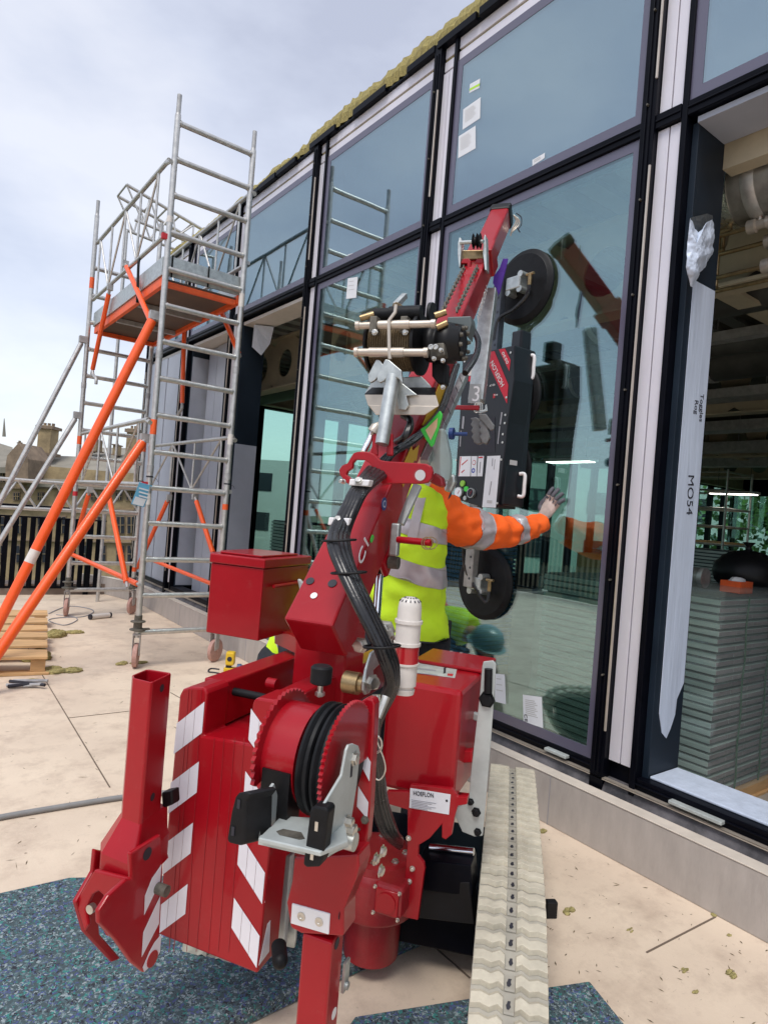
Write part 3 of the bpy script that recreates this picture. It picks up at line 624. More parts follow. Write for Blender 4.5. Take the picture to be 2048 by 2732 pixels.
m = MB(); m.lathe((foot.x, foot.y, .0), (0, 0, 1), [(0, .07), (.03, .07), (.05, .03), (.12, .03)], 18); m.build('rubber_foot', 'rubber', tw)
for (pz, tgt, d) in (((1.50, 7.75, 3.0), (0, 1338), 6.7), ((1.50, 7.75, 2.17), (0, 1444), 6.7)):
    p = V(pz); th = at(tgt, d); f = p + (th - p) * ((p.z - .05) / (p.z - th.z)); stabiliser(p, f, 'alu', .027, 'grey_stabiliser')
# castors
for (x, y), rot in ((A_, 1.15), (C_, .62), (B_, 1.25), (D_, .8)):
    h = V((math.cos(rot), math.sin(rot), 0)); n = V((-h.y, h.x, 0)); c = V((x, y, 0))
    m = MB(); m.cyl(c + V((0, 0, .28)), c + V((0, 0, .6)), .019); m.lathe(c + V((0, 0, .30)), (0, 0, 1), [(0, .03), (.01, .062), (.018, .062), (.026, .034), (.07, .034), (.075, .058), (.083, .058), (.09, .03), (.13, .03)], 20); m.obox(c + V((.05, 0, .315)), (.045, 0, 0), (0, .014, 0), (0, .0, .006)); jk = m.build('adjusting_jack', 'jack', tw)
    m = MB()
    for s in (-1, 1): m.obox(c + V((0, 0, .19)) + n * .026 * s, h * .032, n * .003, V((0, 0, .085)))
    m.obox(c + V((0, 0, .275)), h * .035, n * .03, V((0, 0, .006))); fk = m.build('castor_fork', 'caster_grey', tw, bevel=.002)
    m = MB(); cc = c + V((0, 0, .10)) + h * .02; m.lathe(cc - n * .02, n, [(0, .03), (0, .085), (.004, .098), (.02, .1), (.036, .098), (.04, .085), (.04, .03)], 26); m.cyl(cc - n * .03, cc + n * .03, .016); m.build('wheel', 'pink', fk)
# blue and white tag, blue printing
m = MB(); c = onS((378, 1320), TY0 - .03); m.obox(c, V((.055, .01, -.01)), V((0, .001, 0)), V((.025, 0, .09))); tg = m.build('safety_tag', 'tag_blue', tw, bevel=.002)
m = MB(); m.obox(c + V((-.015, -.003, -.055)), V((.045, .008, -.008)), V((0, .001, 0)), V((.01, 0, .03))); m.build('tag_print', 'paper', tg)
for k_ in range(3): m = MB(); m.obox(c + V((.012 + k_ * .002, -.003, .045 - k_ * .03)), V((.04, .007, -.007)), V((0, .001, 0)), V((0, 0, .006))); m.build('tag_line', 'paper', tg)

# lattice walkway beam behind the tower and its scaffold frames
lb = thing('lattice_beam', 'long aluminium lattice beam lying level on the railing behind the tower', 'lattice beam', (.6, 8.4, 1.4))
pa, pb = onS((-60, 1272), 8.6), onS((372, 1306), 8.6); pc, pd = onS((-60, 1350), 8.6), onS((372, 1372), 8.6)
m = MB(); m.cyl(pa, pb, .022); m.build('top_chord', 'alu', lb); m = MB(); m.cyl(pc, pd, .022); m.build('bottom_chord', 'alu', lb)
for i in range(9):
    u, v = i / 9, (i + 1) / 9; P = (pa.lerp(pb, u), pc.lerp(pd, v)) if i % 2 == 0 else (pc.lerp(pd, u), pa.lerp(pb, v)); m = MB(); m.cyl(*P, .013, seg=8); m.build('diagonal', 'alu', lb)
# folded lattice gantry seen over the platform
gt = thing('lattice_gantry', 'bundle of bare aluminium lattice girders standing on the far scaffold', 'gantry', (2.0, 8.6, 3.4))
def G(x, y, s): return onS(R0(x, y), s)
g1, g2, g3, g4 = G(700, 605, 8.4), G(780, 900, 8.4), G(1125, 830, 8.5), G(1010, 950, 8.5)
for k_ in range(2):
    o_ = V((0, .4 * k_, 0)); a0, a1 = G(700, 605, 8.3) + o_, G(1130, 860, 8.3) + o_ ; c0, c1 = G(745, 800, 8.3) + o_, G(1060, 930, 8.3) + o_
    m = MB(); m.cyl(a0, a1, .02); m.build('top_chord', 'alu', gt); m = MB(); m.cyl(c0, c1, .018); m.build('bottom_chord', 'alu', gt)
    for i in range(7):
        u, v = i / 7, (i + 1) / 7; P = (a0.lerp(a1, u), c0.lerp(c1, v)) if i % 2 == 0 else (c0.lerp(c1, u), a0.lerp(a1, v)); m = MB(); m.cyl(*P, .012, seg=8); m.build('lattice_bar', 'alu', gt)
for i in range(6): u = i / 6; m = MB(); m.cyl(a0.lerp(a1, u) - V((0, .4, 0)), a0.lerp(a1, u), .012, seg=8); m.build('cross_bar', 'alu', gt)
for u in (0.02, .6): m = MB(); q = c0.lerp(c1, u); m.cyl(V((q.x, q.y, 0)), q, .022); m.build('leg', 'alu', gt)

# ================================================================== railing of black slats
rl = thing('slat_railing', 'black metal railing of upright slats along the far edge of the terrace', 'railing', (1, 9.5, 0))
P0, P1 = V((-5.1, 9.62, 0)), V((1.35, 9.35, 0)); P2 = V((2.28, 9.25, 0))
for z, h, nm in ((1.13, .05, 'top_rail'), (1.0, .02, 'middle_rail'), (.10, .03, 'bottom_rail')):
    m = MB(); m.bar(P0 + V((0, 0, z)), P1 + V((0, 0, z)), .05 if h > .04 else .02, h); m.bar(P1 + V((0, 0, z)), P2 + V((0, 0, z)), .05 if h > .04 else .02, h); m.build(nm, 'black_frame', rl)
cnt = 0
L1 = (P1 - P0).length; L2 = (P2 - P1).length; dst = .05
while dst < L1 + L2 - .03:
    q = P0.lerp(P1, dst / L1) if dst < L1 else P1.lerp(P2, (dst - L1) / L2)
    m = MB(); m.obox(q + V((0, -.02, .55)), V((.026, 0, 0)), V((.006, .006, 0)), V((0, 0, .45))); m.build('slat', 'black_frame', rl); dst += .098; cnt += 1
for d_ in (.1, 1.6, 3.1, 4.6, 6.1, 7.2):
    q = P0.lerp(P1, d_ / L1) if d_ < L1 else P1.lerp(P2, (d_ - L1) / L2); m = MB(); m.box(q + V((-.03, .01, 0)), q + V((.03, .06, 1.12))); m.build('post', 'black_frame', rl)
m = MB(); m.prism([(-5.2, 9.58, 0), (2.5, 9.30, 0), (2.5, 9.7, 0), (-5.2, 9.9, 0)], (0, 0, .14)); o = m.build('terrace_edge_wall', mat('edge_wall', (.20, .15, .12), .85, var=.15, scale=4)); tag(o, 'low brown edge wall under the slat railing', 'edge wall')

# railing and town behind the camera, seen in the glass
r2 = thing('slat_railing', 'long black slat railing along the open side of the terrace, mirrored in the glass', 'railing', (-5.1, 0, 0))
for z, h, nm in ((1.13, .05, 'top_rail'), (.10, .03, 'bottom_rail')): m = MB(); m.box((-5.14, -13.9, z), (-5.09, 9.5, z + h)); m.build(nm, 'black_frame', r2)
m = MB()
for i in range(170): y = -11 + i * .12; m.box((-5.125, y, .13), (-5.11, y + .052, 1.13))
m.build('slats', 'black_frame', r2)['kind'] = 'stuff'
def town(x, y, w_, d_, h, m_, lab, rows):
    t = thing('town_building', lab, 'building', (x, y, -9)); m = MB(); m.box((x - d_, y, -9), (x, y + w_, h)); m.build('wall', m_, t)
    for r_ in range(rows):
        n3_ = int(w_ / 2.6)
        for c_ in range(n3_): m = MB(); yy = y + (c_ + .3) * w_ / n3_; zz = h - 2.6 - r_ * 3.2; m.box((x, yy, zz), (x + .06, yy + 1.2, zz + 1.5)); m.build('window', 'pane_dark', t)
town(-26, -22, 18, 10, 2.5, mat('town_brick', (.26, .10, .06), .9, var=.2, scale=1), 'red brick block mirrored low in the glass', 2)
town(-34, -1, 20, 12, 4.0, mat('town_grey', (.20, .21, .22), .9, var=.2, scale=.6), 'dark grey office block mirrored low in the glass', 3)
town(-30, 22, 22, 12, 1.5, 'stone_dark', 'brown stone terrace of houses mirrored at the left of the glass', 2)
# ================================================================== old stone college beyond the terrace
D0 = 46.0
def bld(p, d=D0): return at(p, d)
zg = -9
def wallpoly(m, pts, d, th=.6):
    P = [at(p, d) for p in pts]; m.prism(P, FW * th)
st = thing('stone_college', 'old yellow stone college building with gables, slate roofs and tall chimneys beyond the railing', 'building', at((150, 1600), D0))
def gx(x, y): return R11(x, y)
m = MB(); wallpoly(m, [gx(-400, 650), gx(60, 650), gx(300, 660), gx(2600, 850), gx(2600, 2600), gx(-400, 2600)], D0); wl = m.build('wall', 'stone', st)
def roofq(pts, d, m_='slate', nm='roof', th=.4):
    # pts: eaves pair then ridge pair; the ridge stands farther back
    P = [at(gx(*pts[0]), d), at(gx(*pts[1]), d), at(gx(*pts[2]), d + 5), at(gx(*pts[3]), d + 5)]; mm = MB(); mm.prism(P, (0, 0, -th)); return mm.build(nm, m_, st)
roofq([(300, 840), (2600, 930), (2600, 640), (310, 550)], D0 - .5)
roofq([(-400, 690), (70, 690), (140, 470), (-400, 300)], D0 - 1)
m = MB(); wallpoly(m, [gx(60, 680), gx(80, 560), gx(150, 480), gx(205, 420), gx(255, 500), gx(310, 600), gx(310, 860), gx(60, 860)], D0 - 2, 3); gb = m.build('gable', 'stone_dark', st)
m = MB(); wallpoly(m, [gx(200, 430), gx(204, 395), gx(214, 395), gx(218, 430)], D0 - 1.5, .2); wallpoly(m, [gx(185, 414), gx(233, 414), gx(233, 426), gx(185, 426)], D0 - 1.5, .2); m.build('finial', 'stone_dark', gb)
m = MB(); p = at(gx(45, 350), D0); m.cyl(p, at(gx(47, 150), D0), .12, .02, seg=8); m.build('spire', 'slate', st)
def chimney(x0, x1, yt, yb, d, m_='stone'):
    c = at(gx((x0 + x1) / 2, yb), d); wd = (at(gx(x1, yb), d) - at(gx(x0, yb), d)).length; h = (at(gx(x0, yt), d) - at(gx(x0, yb), d)).length
    m = MB(); m.obox(c + UP * h / 2, RT * wd / 2 * .86, FW * .6, UP * h / 2); ch = m.build('chimney', m_, st, bevel=.03)
    m = MB(); m.obox(c + UP * h * .93, RT * wd * .56, FW * .75, UP * h * .05); m.obox(c + UP * h * .03, RT * wd * .6, FW * .75, UP * h * .05); m.build('chimney_cap', 'stone_dark', ch)
    for k_ in range(3): m = MB(); q = c + UP * h + RT * wd * (.28 * (k_ - 1)); m.cyl(q, q + UP * h * .1, wd * .10, seg=10); m.build('chimney_pot', 'stone_dark', ch)
chimney(435, 600, 235, 560, D0 + 3); chimney(1400, 1530, 270, 640, D0 + 6); chimney(1040, 1100, 385, 520, D0 + 9); chimney(965, 1010, 380, 520, D0 + 9); chimney(1270, 1310, 440, 560, D0 + 9)
def win(x0, x1, y0, y1, d=D0, bars=2):
    m = MB(); wallpoly(m, [gx(x0 - 10, y0 - 12), gx(x1 + 10, y0 - 12), gx(x1 + 10, y1 + 12), gx(x0 - 10, y1 + 12)], d - .08, .1); f = m.build('window', 'stone_dark', st)
    m = MB(); wallpoly(m, [gx(x0, y0), gx(x1, y0), gx(x1, y1), gx(x0, y1)], d - .14, .05); m.build('pane', 'pane_dark', f)
    m = MB()
    for i in range(1, bars + 1): x = x0 + (x1 - x0) * i / (bars + 1); wallpoly(m, [gx(x - 3, y0), gx(x + 3, y0), gx(x + 3, y1), gx(x - 3, y1)], d - .2, .05)
    y = (y0 + y1) / 2; wallpoly(m, [gx(x0, y - 3), gx(x1, y - 3), gx(x1, y + 3), gx(x0, y + 3)], d - .2, .05); m.build('window_bars', 'stone', f)
for x in (150, 420, 640, 1010, 1280, 1400, 1500): win(x, x + 60, 975, 1050)
for x in (-40, 180, 420, 640, 870, 1080, 1290, 1410, 1640, 1860): win(x, x + 80, 1240, 1420, bars=1); win(x, x + 80, 1560, 1740, bars=1)
for x in (10, 120): win(x, x + 30, 740, 850, D0, 1)
m = MB()
for y in (900, 1120, 1480): wallpoly(m, [gx(-400, y), gx(2600, y + 60), gx(2600, y + 74), gx(-400, y + 14)], D0 - .25, .3)
m.build('string_course', 'stone_dark', wl)
roofq([(900, 600), (1700, 640), (1560, 480), (1000, 470)], D0 + 8, nm='rear_roof')
# white tiled block and greenery beyond the back wall of the pavilion
def far_block(p, w_, h_, lab, rows, cols):
    p = V(p); d = V((-.6, .8, 0)); nn = V((.8, .6, 0)); t = thing('office_block', lab, 'building', p); m = MB(); m.prism([p, p + d * w_, p + d * w_ + nn * 10, p + nn * 10], (0, 0, h_)); wl = m.build('wall', 'city', t)
    for r_ in range(rows):
        for c_ in range(cols):
            q = p + d * (w_ * (c_ + .3) / cols) - nn * .05 + V((0, 0, 1.5 + r_ * 3.3)); m = MB(); m.prism([q, q + d * w_ * .5 / cols, q + d * w_ * .5 / cols + nn * .04, q + nn * .04], (0, 0, 1.5)); f = m.build('window', 'pane_dark', t)
far_block((52, 8, -9), 40, 17, 'long white block with dark window bands seen through the pavilion', 5, 8)
far_block((36, 34, -9), 26, 14, 'grey white block seen past the end windows of the pavilion', 4, 6)
def bush(p, R, lab, nm='tree', m_='leaf', n=2600, grp='trees beyond the pavilion'):
    p = V(p); t = thing(nm, lab, 'tree', p, grp); m = MB(); m.tube([p, p + V((.1, 0, R * 1.0)), p + V((0, .1, R * 1.8))], [.25, .18, .08], 8); m.build('trunk', 'stone_dark', t)
    m = MB()
    for i in range(n):
        a, z_ = random.uniform(0, 6.283), random.uniform(-1, 1); rr = R * random.uniform(.55, 1.05) * (1 + .25 * math.sin(a * 3 + z_ * 4)); q = p + V((0, 0, R * 2.1)) + V((math.cos(a) * math.sqrt(1 - z_ * z_), math.sin(a) * math.sqrt(1 - z_ * z_), z_ * 1.1)) * rr
        u = V((random.uniform(-1, 1), random.uniform(-1, 1), random.uniform(-1, 1))).normalized() * .17; v = u.cross(V((random.uniform(-1, 1), random.uniform(-1, 1), random.uniform(-1, 1)))).normalized() * .12
        m.add([q - u, q + v, q + u, q - v], [[0, 1, 2, 3]])
    m.build('crown', m_, t)
bush((27, 5.5, -7), 3.6, 'light green tree behind the first back window of the pavilion', m_='leaf2'); bush((30, 12, -7), 3.9, 'dark green tree behind the middle back windows'); bush((26, 1.0, -7), 3.4, 'dark green low tree at the right behind the back windows', m_='leaf2')
bush((-3, 24, -9), 3.0, 'dark green tree in front of the stone college')
# ================================================================== compact spider crane
cw = at((1000, 2350), 2.0); crane = thing('spider_crane', 'small red tracked spider crane reaching up to the glass with its boom', 'crane', (cw.x, cw.y, 0))
def PD(p, d): return plane(MD, p, d)          # plane facing along the crane
def PR(p, d): return plane(MR, p, d)          # plane parallel to its side
def PZ(p, d): return (UP, at(p, d).z)
def pbox(lst, reg, pl, off, nm, m, par=None, bevel=.004):
    b = MB(); slab(b, lst, reg, pl, off); return b.build(nm, m, par or crane, bevel=bevel)
def bolt(c, n, rr, par, m='bolt', nm='bolt', h=.008):
    b = MB(); n = V(n).normalized(); b.lathe(c, n, [(0, rr * 1.35), (.002, rr * 1.35), (.0022, rr), (h, rr), (h + .001, rr * .8)], 6 if rr > .006 else 10); return b.build(nm, m, par)
# ---- striped rear cover
d0 = 1.66; pl = PD(R1(850, 1200), d0)
front = [(575, 1700), (690, 480), (703, 335), (722, 298), (760, 284), (835, 288), (856, 300), (864, 325), (838, 566), (1106, 612), (1120, 385), (1130, 358), (1152, 348), (1255, 364), (1282, 378), (1290, 410), (1150, 1930)]
cover = pbox(front, R1, pl, MD * .10, 'rear_cover', 'red', bevel=.006)
def decal(q, reg, pln, par, nm='white_stripe', m='white_tape', lift=.0012):
    n = pln[0] if pln[0].dot(CAM) - pln[1] > 0 else -pln[0]
    b = MB(); P = [onP(reg(*p), *pln) + n * lift for p in q]; b.prism(P, n * .0006); return b.build(nm, m, par)
def lerp2(a, b_, t): return (a[0] + (b_[0] - a[0]) * t, a[1] + (b_[1] - a[1]) * t)
def stripe(q, k=3):   # corners: left-top, right-top, right-bottom, left-bottom; split into k tape widths
    for i in range(k):
        a, c = i / k + .006, (i + 1) / k - .006
        decal([lerp2(q[0], q[1], a), lerp2(q[0], q[1], c), lerp2(q[3], q[2], c), lerp2(q[3], q[2], a)], R1, pl, cover)
stripe([(690, 495), (851, 368), (836, 547), (672, 670)]); stripe([(657, 832), (819, 710), (806, 888), (640, 1012)])
stripe([(624, 1180), (785, 1060), (771, 1236), (606, 1362)]); stripe([(592, 1537), (755, 1410), (741, 1582), (577, 1704)])
stripe([(1115, 408), (1262, 615), (1246, 790), (1100, 585)]); stripe([(1083, 765), (1225, 965), (1212, 1140), (1071, 942)])
stripe([(1052, 1125), (1196, 1350), (1180, 1528), (1037, 1298)]); stripe([(1018, 1490), (1166, 1712), (1148, 1893), (1003, 1660)])
for x0, x1 in ((757, 645), (775, 672), (830, 746), (905, 800), (960, 870), (1020, 925), (1075, 985)):
    decal([(x0, 575 if x0 > 840 else 300), (x0 + 3, 575 if x0 > 840 else 300), (x1 + 3, 1800), (x1, 1800)], R1, pl, cover, 'tape_seam', 'red2', .0007)
# side face stripes of the cover
rp_ = (MR, MR.dot(onP(R1(1150, 1930), *pl)) + .0005)
for q in ([(1228, 1290), (1240, 1265), (1232, 1440), (1188, 1520)], [(1205, 1640), (1222, 1620), (1214, 1800), (1155, 1880)]): decal(q, R1, rp_, cover)
# beams from the cover to the mast
zt = onP(R1(780, 284), *pl).z
def beam(xl, xr, ytop, far, h, nm='main_beam'):
    a = onP(R1(xl, ytop), *pl); c = onP(R1(xr, ytop), *pl); a.z = c.z = zt
    b = MB(); q = a + MD * .09; b.prism([q, q + MR * (c - a).dot(MR), q + MR * (c - a).dot(MR) + MD * far, q + MD * far], (0, 0, -h)); return b.build(nm, 'red', crane, bevel=.005), a, c
bl, a1, c1 = beam(722, 856, 300, .50, .12); br_, a2, c2 = beam(1135, 1275, 372, .72, .12)
b = MB(); b.prism([a1 + MD * .1 + MR * .02 - UP * .125, c2 + MD * .1 - UP * .125, c2 + MD * .55 - UP * .125, a1 + MD * .55 + MR * .02 - UP * .125], (0, 0, -.3)); b.build('battery_case', 'red', crane, bevel=.006)
p = onP(R1(1000, 308), MD, pl[1] + .13); b = MB(); b.cyl(p, p + MR * .13, .011); b.build('cross_rod', 'rubber', crane)
for px_, dd in (((1210, 262), .22), ((1470, 200), .45)):
    p = onP(R1(*px_), MD, pl[1] + dd); b = MB(); b.cyl(p - MR * .0, p + MR * .03, .016); b.build('pivot_boss', 'red', crane)
for k_ in range(3): bolt(a2 + MD * (.3 + .1 * k_) + MR * -.001 - UP * .04, -MR, .007, br_)
# black stop and grey guide under the cover
p = onP(R1(1245, 1830), MD, pl[1] + .0); b = MB(); b.cyl(p + MD * .04 - MR * .01, p + MR * .02 - MD * .005, .019); b.ball(p + MR * .02 - MD * .005, .019, 12, 8); b.build('rubber_stop', 'rubber', cover)
pbox([(1245, 1240), (1345, 1250), (1300, 1780), (1205, 1800)], R1, PD(R1(1280, 1500), 1.74), MD * .02, 'guide_plate', 'galv_flat'); 
pbox([(1345, 1255), (1385, 1260), (1370, 1730), (1360, 1785), (1308, 1775)], R1, PD(R1(1340, 1500), 1.78), MD * .01, 'guide_plate', 'galv')
# ---- stowed outrigger at the left
dO = 1.50; zt_ = at(R1(545, 262), dO).z; T = [onZ(R1(*p), zt_) for p in ((545, 262), (408, 228), (520, 182), (664, 205))]
zb_ = zt_ - .345
b = MB(); C4 = T; w_ = .006
def ringq(k):
    cc = sum(C4, V((0, 0, 0))) / 4; out = []
    for i in range(4):
        a, p, c = C4[i - 1], C4[i], C4[(i + 1) % 4]; ch = .22
        p_ = cc + (p - cc) * k; a_ = cc + (a - cc) * k; c_ = cc + (c - cc) * k
        out += [p_.lerp(a_, ch), p_.lerp(c_, ch)] if i in (1,) else [p_.lerp(a_, .07), p_.lerp(c_, .07)]
    return out
ro, ri = ringq(1), ringq(.88); n = len(ro); dz = V((0, 0, zb_ - zt_ - .02))
vs = ro + ri + [p + dz for p in ro] + [p + dz for p in ri]
b.add(vs, [[i, (i + 1) % n, n + (i + 1) % n, n + i] for i in range(n)] + [[i, 2 * n + i, 2 * n + (i + 1) % n, (i + 1) % n] for i in range(n)] + [[n + i, n + (i + 1) % n, 3 * n + (i + 1) % n, 3 * n + i] for i in range(n)])
ol = b.build('outrigger_leg', 'red', crane, bevel=.002)
# holes in the right face
fr_n = ((C4[3] - C4[0]).cross(UP)).normalized()
if fr_n.dot(CAM - C4[0]) < 0: fr_n = -fr_n
fpl = (fr_n, fr_n.dot(C4[0]))
for px_, rr in (((603, 292), .0095), ((550, 915), .0095)):
    p = onP(R1(*px_), *fpl); b = MB(); b.cyl(p + fr_n * .0006, p + fr_n * .0012, rr); b.build('pin_hole', 'ink', ol)
# shoulder: flares from the tube to the wide bracket
zs = onP(R1(515, 1045), *fpl).z
top = [p + V((0, 0, zs - p.z)) for p in ro]
fa = lambda x, y: onP(R1(x, y), MD, MD.dot(C4[0]) + .005)
mid_z = fa(440, 1240).z; cc = sum(top, V((0, 0, 0))) / n
b = MB()
low = []
for p in top: q = cc + (p - cc) * 1.75; low.append(V((q.x, q.y, mid_z)) - MR * .012)
low2 = [p - UP * .062 for p in low]
b.add(top + low + low2, [[i, i + n, (i + 1) % n + n, (i + 1) % n] for i in range(n)] + [[i + n, i + 2 * n, (i + 1) % n + 2 * n, (i + 1) % n + n] for i in range(n)] + [list(range(2 * n, 3 * n))]); b.build('shoulder_casting', 'red', ol, bevel=.003)
# fork: two side plates and the bent front plate with a slot
spl = PR(R1(470, 1500), 1.46)
side = [(425, 1240), (600, 1130), (612, 1290), (602, 1560), (590, 1760), (562, 1852), (505, 1925), (430, 1866), (338, 1738), (245, 1640), (242, 1570), (300, 1480), (400, 1390), (432, 1385)]
fk = pbox(side, R1, spl, -MR * .012, 'fork_plate', 'red', ol)
spl2 = PR(R1(200, 1500), 1.53)
pbox([(222, 1215), (330, 1240), (425, 1390), (300, 1440), (240, 1560), (250, 1700), (372, 1840), (320, 1862), (160, 1690), (110, 1520), (210, 1345)], R1, spl2, -MR * .012, 'fork_plate', 'red', ol)
pd2 = PD(R1(240, 1500), 1.475)
pbox([(215, 1335), (430, 1390), (390, 1410), (300, 1490), (332, 1530), (345, 1720), (285, 1715), (240, 1640), (240, 1560), (268, 1480), (240, 1455), (205, 1475), (165, 1560), (180, 1650), (160, 1690), (108, 1520)], R1, pd2, MD * .012, 'fork_front', 'red', ol)
p = onP(R1(213, 1545), pd2[0], pd2[1] + .01); b = MB(); b.cyl(p, p - MD * .012, .0105); b.build('fork_pin', 'bolt', fk)
for q in ([(600, 1300), (590, 1400), (500, 1590), (505, 1480), (545, 1380)], [(592, 1480), (584, 1640), (486, 1830), (495, 1690)]): decal(q, R1, spl, fk)
decal([(560, 1745), (598, 1700), (590, 1800), (560, 1860), (500, 1915), (492, 1890), (530, 1800)], R1, spl, fk)
p = onP(R1(545, 1840), *spl); b = MB(); b.cyl(p + MR * .001, p + MR * .004, .018); b.build('foot_pin', 'red', fk)
p = onP(R1(575, 1435), *spl); b = MB(); b.cyl(p - MR * .01, p + MR * .03, .013); b.build('pivot_pin', 'jack', fk)
p = onP(R1(520, 1240), *spl); b = MB(); b.cyl(p + MR * .0006, p + MR * .0012, .014); b.build('pin_hole', 'ink', fk)
pbox([(600, 890), (660, 880), (665, 960), (605, 985)], R1, PD(R1(630, 930), 1.6), MD * .03, 'hinge_block', 'black')
pbox([(440, 1240), (640, 1110), (640, 960), (515, 1050)], R1, PR(R1(540, 1150), 1.56), -MR * .04, 'hinge_casting', 'red', ol)
# ---- near right outrigger
dL = 1.27
zl = lambda y: at(R2(380, y), dL).z
lp = PD(R2(380, 1500), dL)
up = pbox([(262, 1150), (595, 1130), (600, 1200), (585, 1260), (520, 1420), (518, 1560), (300, 1545), (243, 1515), (222, 1385), (250, 1270)], R2, lp, MD * .06, 'leg_bracket', 'red')
A, B_2 = onP(R2(300, 1545), *lp), onP(R2(458, 1562), *lp); wv = MR * (B_2 - A).dot(MR)
b = MB(); A2 = A + MD * .004; b.prism([A2, A2 + wv, A2 + wv + MD * .06, A2 + MD * .06], (0, 0, -(A2.z - .09))); lg = b.build('outrigger_leg', 'red', crane, bevel=.005)
b = MB(); q = A2 + wv / 2 + MD * .03; q.z = .0; b.lathe(q, UP, [(.05, .085), (.06, .09), (.075, .085), (.08, .03), (.1, .03)], 24); b.build('foot_pad', 'rubber', lg)
wt = pbox([(250, 1388), (448, 1443), (441, 1551), (243, 1492)], R2, (lp[0], lp[1] - .003), MD * .008, 'white_guide_plate', 'white', up, .0015)
wn = -MD
for px_ in ((300, 1455), (392, 1483)): p = onP(R2(*px_), lp[0], lp[1] - .003); b = MB(); b.lathe(p, wn, [(0, .009), (.0015, .0085), (.002, .004), (.001, .003)], 16); b.build('screw', 'bolt', wt)
rpl = (MR, MR.dot(A2 + wv) + .0004)
for px_ in ((485, 1595), (470, 1960)): p = onP(R2(*px_), *rpl); b = MB(); b.cyl(p, p + MR * .0006, .011); b.build('pin_hole', 'ink' if px_[1] < 1700 else 'white', lg)
p = onP(R2(505, 1440), MR, MR.dot(A + wv) + .012); b = MB(); b.cyl(p, p + MR * .0008, .011); b.build('pin_hole', 'ink', up)
b = MB(); p = onP(R2(530, 1760), MR, rpl[1] + .004); b.obox(p, MR * .003, MD * .012, V((0, 0, .03))); b.cyl(p - UP * .02, p - UP * .02 + MR * .008, .008); b.build('latch', 'galv', lg)
# tall side plate with stripes, right of the drum
tpl = PD(R2(630, 900), 1.37)
tall = pbox([(612, 330), (640, 318), (672, 325), (682, 350), (668, 640), (655, 900), (640, 1060), (600, 1200), (560, 1320), (480, 1330), (500, 1120), (560, 900), (600, 600)], R2, tpl, MD * .03, 'striped_side_plate', 'red')
for q in ([(615, 335), (642, 400), (632, 465), (610, 440)], [(606, 560), (662, 650), (655, 750), (603, 650)], [(598, 775), (650, 860), (644, 945), (590, 880)]): decal(q, R2, tpl, tall)
for px_, rr in (((632, 950), .007), ((600, 1000), .0025), ((592, 1125), .012)): p = onP(R2(*px_), *tpl); bolt(p, -MD, rr, tall, 'jack' if rr < .01 else 'bolt')
for px_ in ((650, 1095), (615, 1135), (640, 1195)): p = onP(R2(*px_), MD, tpl[1] + .02); b = MB(); b.cyl(p, p + MR * .03, .007); bolt(p + MR * .03, MR, .010, tall)
# ---- serrated drum with black hose rollers
cD = at(R2(405, 622), 1.30); Rr = .108
b = MB(); b.cyl(cD - MR * .085, cD - MR * .012, .096, seg=40); drum = b.build('pivot_drum', 'red', crane, bevel=.002)
def serr(c, rr, th_, a0, a1, teeth=46):
    b = MB(); pts = []
    for i in range(teeth * 2 + 1):
        a = a0 + (a1 - a0) * i / (teeth * 2); k = rr + (.0035 if i % 2 else -.0025); pts.append(c + (UP * math.sin(a) + MD * math.cos(a)) * k)
    pts.append(c - UP * .02); b.prism(pts, MR * th_); return b.build('serrated_flange', 'red', drum)
serr(cD - MR * .090, .117, .008, -2.6, 3.5); serr(cD + MR * .052, .117, .008, -.2, 4.2)
for off in (-.004, .026):
    b = MB(); b.lathe(cD + MR * off, MR, [(0, .085), (0, .102), (.003, .108), (.009, .1095), (.014, .104), (.019, .1095), (.025, .108), (.028, .102), (.028, .085)], 48); b.build('black_roller', 'rubber', drum)
b = MB(); b.cyl(cD, cD + MR * .052, .084, seg=32); b.build('hub', 'rubber', drum)
b = MB(); b.obox(cD - MR * .045 - UP * .055 - MD * .075, MR * .03, MD * .025, UP * .05); b.build('drum_recess_shade', 'black', drum)  # solid black box puts in the shade of the recess between drum and cradle
p = at(R2(395, 310), 1.33); b = MB(); b.cyl(p, p + UP * .035, .006); b.cyl(p + UP * .002, p + UP * .01, .010, seg=6); kb = b.build('knob_stem', 'bolt', crane); b = MB(); b.lathe(p + UP * .026, UP, [(0, .017), (.003, .022), (.034, .0225), (.038, .018)], 24); b.build('black_knob', 'rubber', kb)
# ---- galvanised cradle with rubber blocks
zc = at(R2(300, 1020), 1.17).z; tray = MB(); Q = [onZ(R2(*p), zc) for p in ((78, 1045), (195, 930), (520, 945), (545, 1060), (400, 1118))]; tray.prism(Q, (0, 0, -.009)); tr = tray.build('cradle_tray', 'galv_flat', crane, bevel=.002)
b = MB(); Q = [onZ(R2(*p), zc - .0095) for p in ((78, 1045), (400, 1118), (545, 1060), (540, 1050), (400, 1100), (90, 1030))]; b.prism(Q, (0, 0, -.012)); b.build('cradle_lip', 'galv_flat', tr)
b = MB(); Q = [onZ(R2(*p), zc + .0006) for p in ((170, 1012), (205, 1000), (300, 1018), (318, 1050), (290, 1055), (185, 1030))]; b.prism(Q, (0, 0, .0006)); b.build('slot', 'jack', tr)
pbox([(110, 832), (160, 762), (205, 925), (80, 1045)], R2, PR(R2(140, 900), 1.2), -MR * .006, 'cradle_side', 'galv_flat', tr, .001)
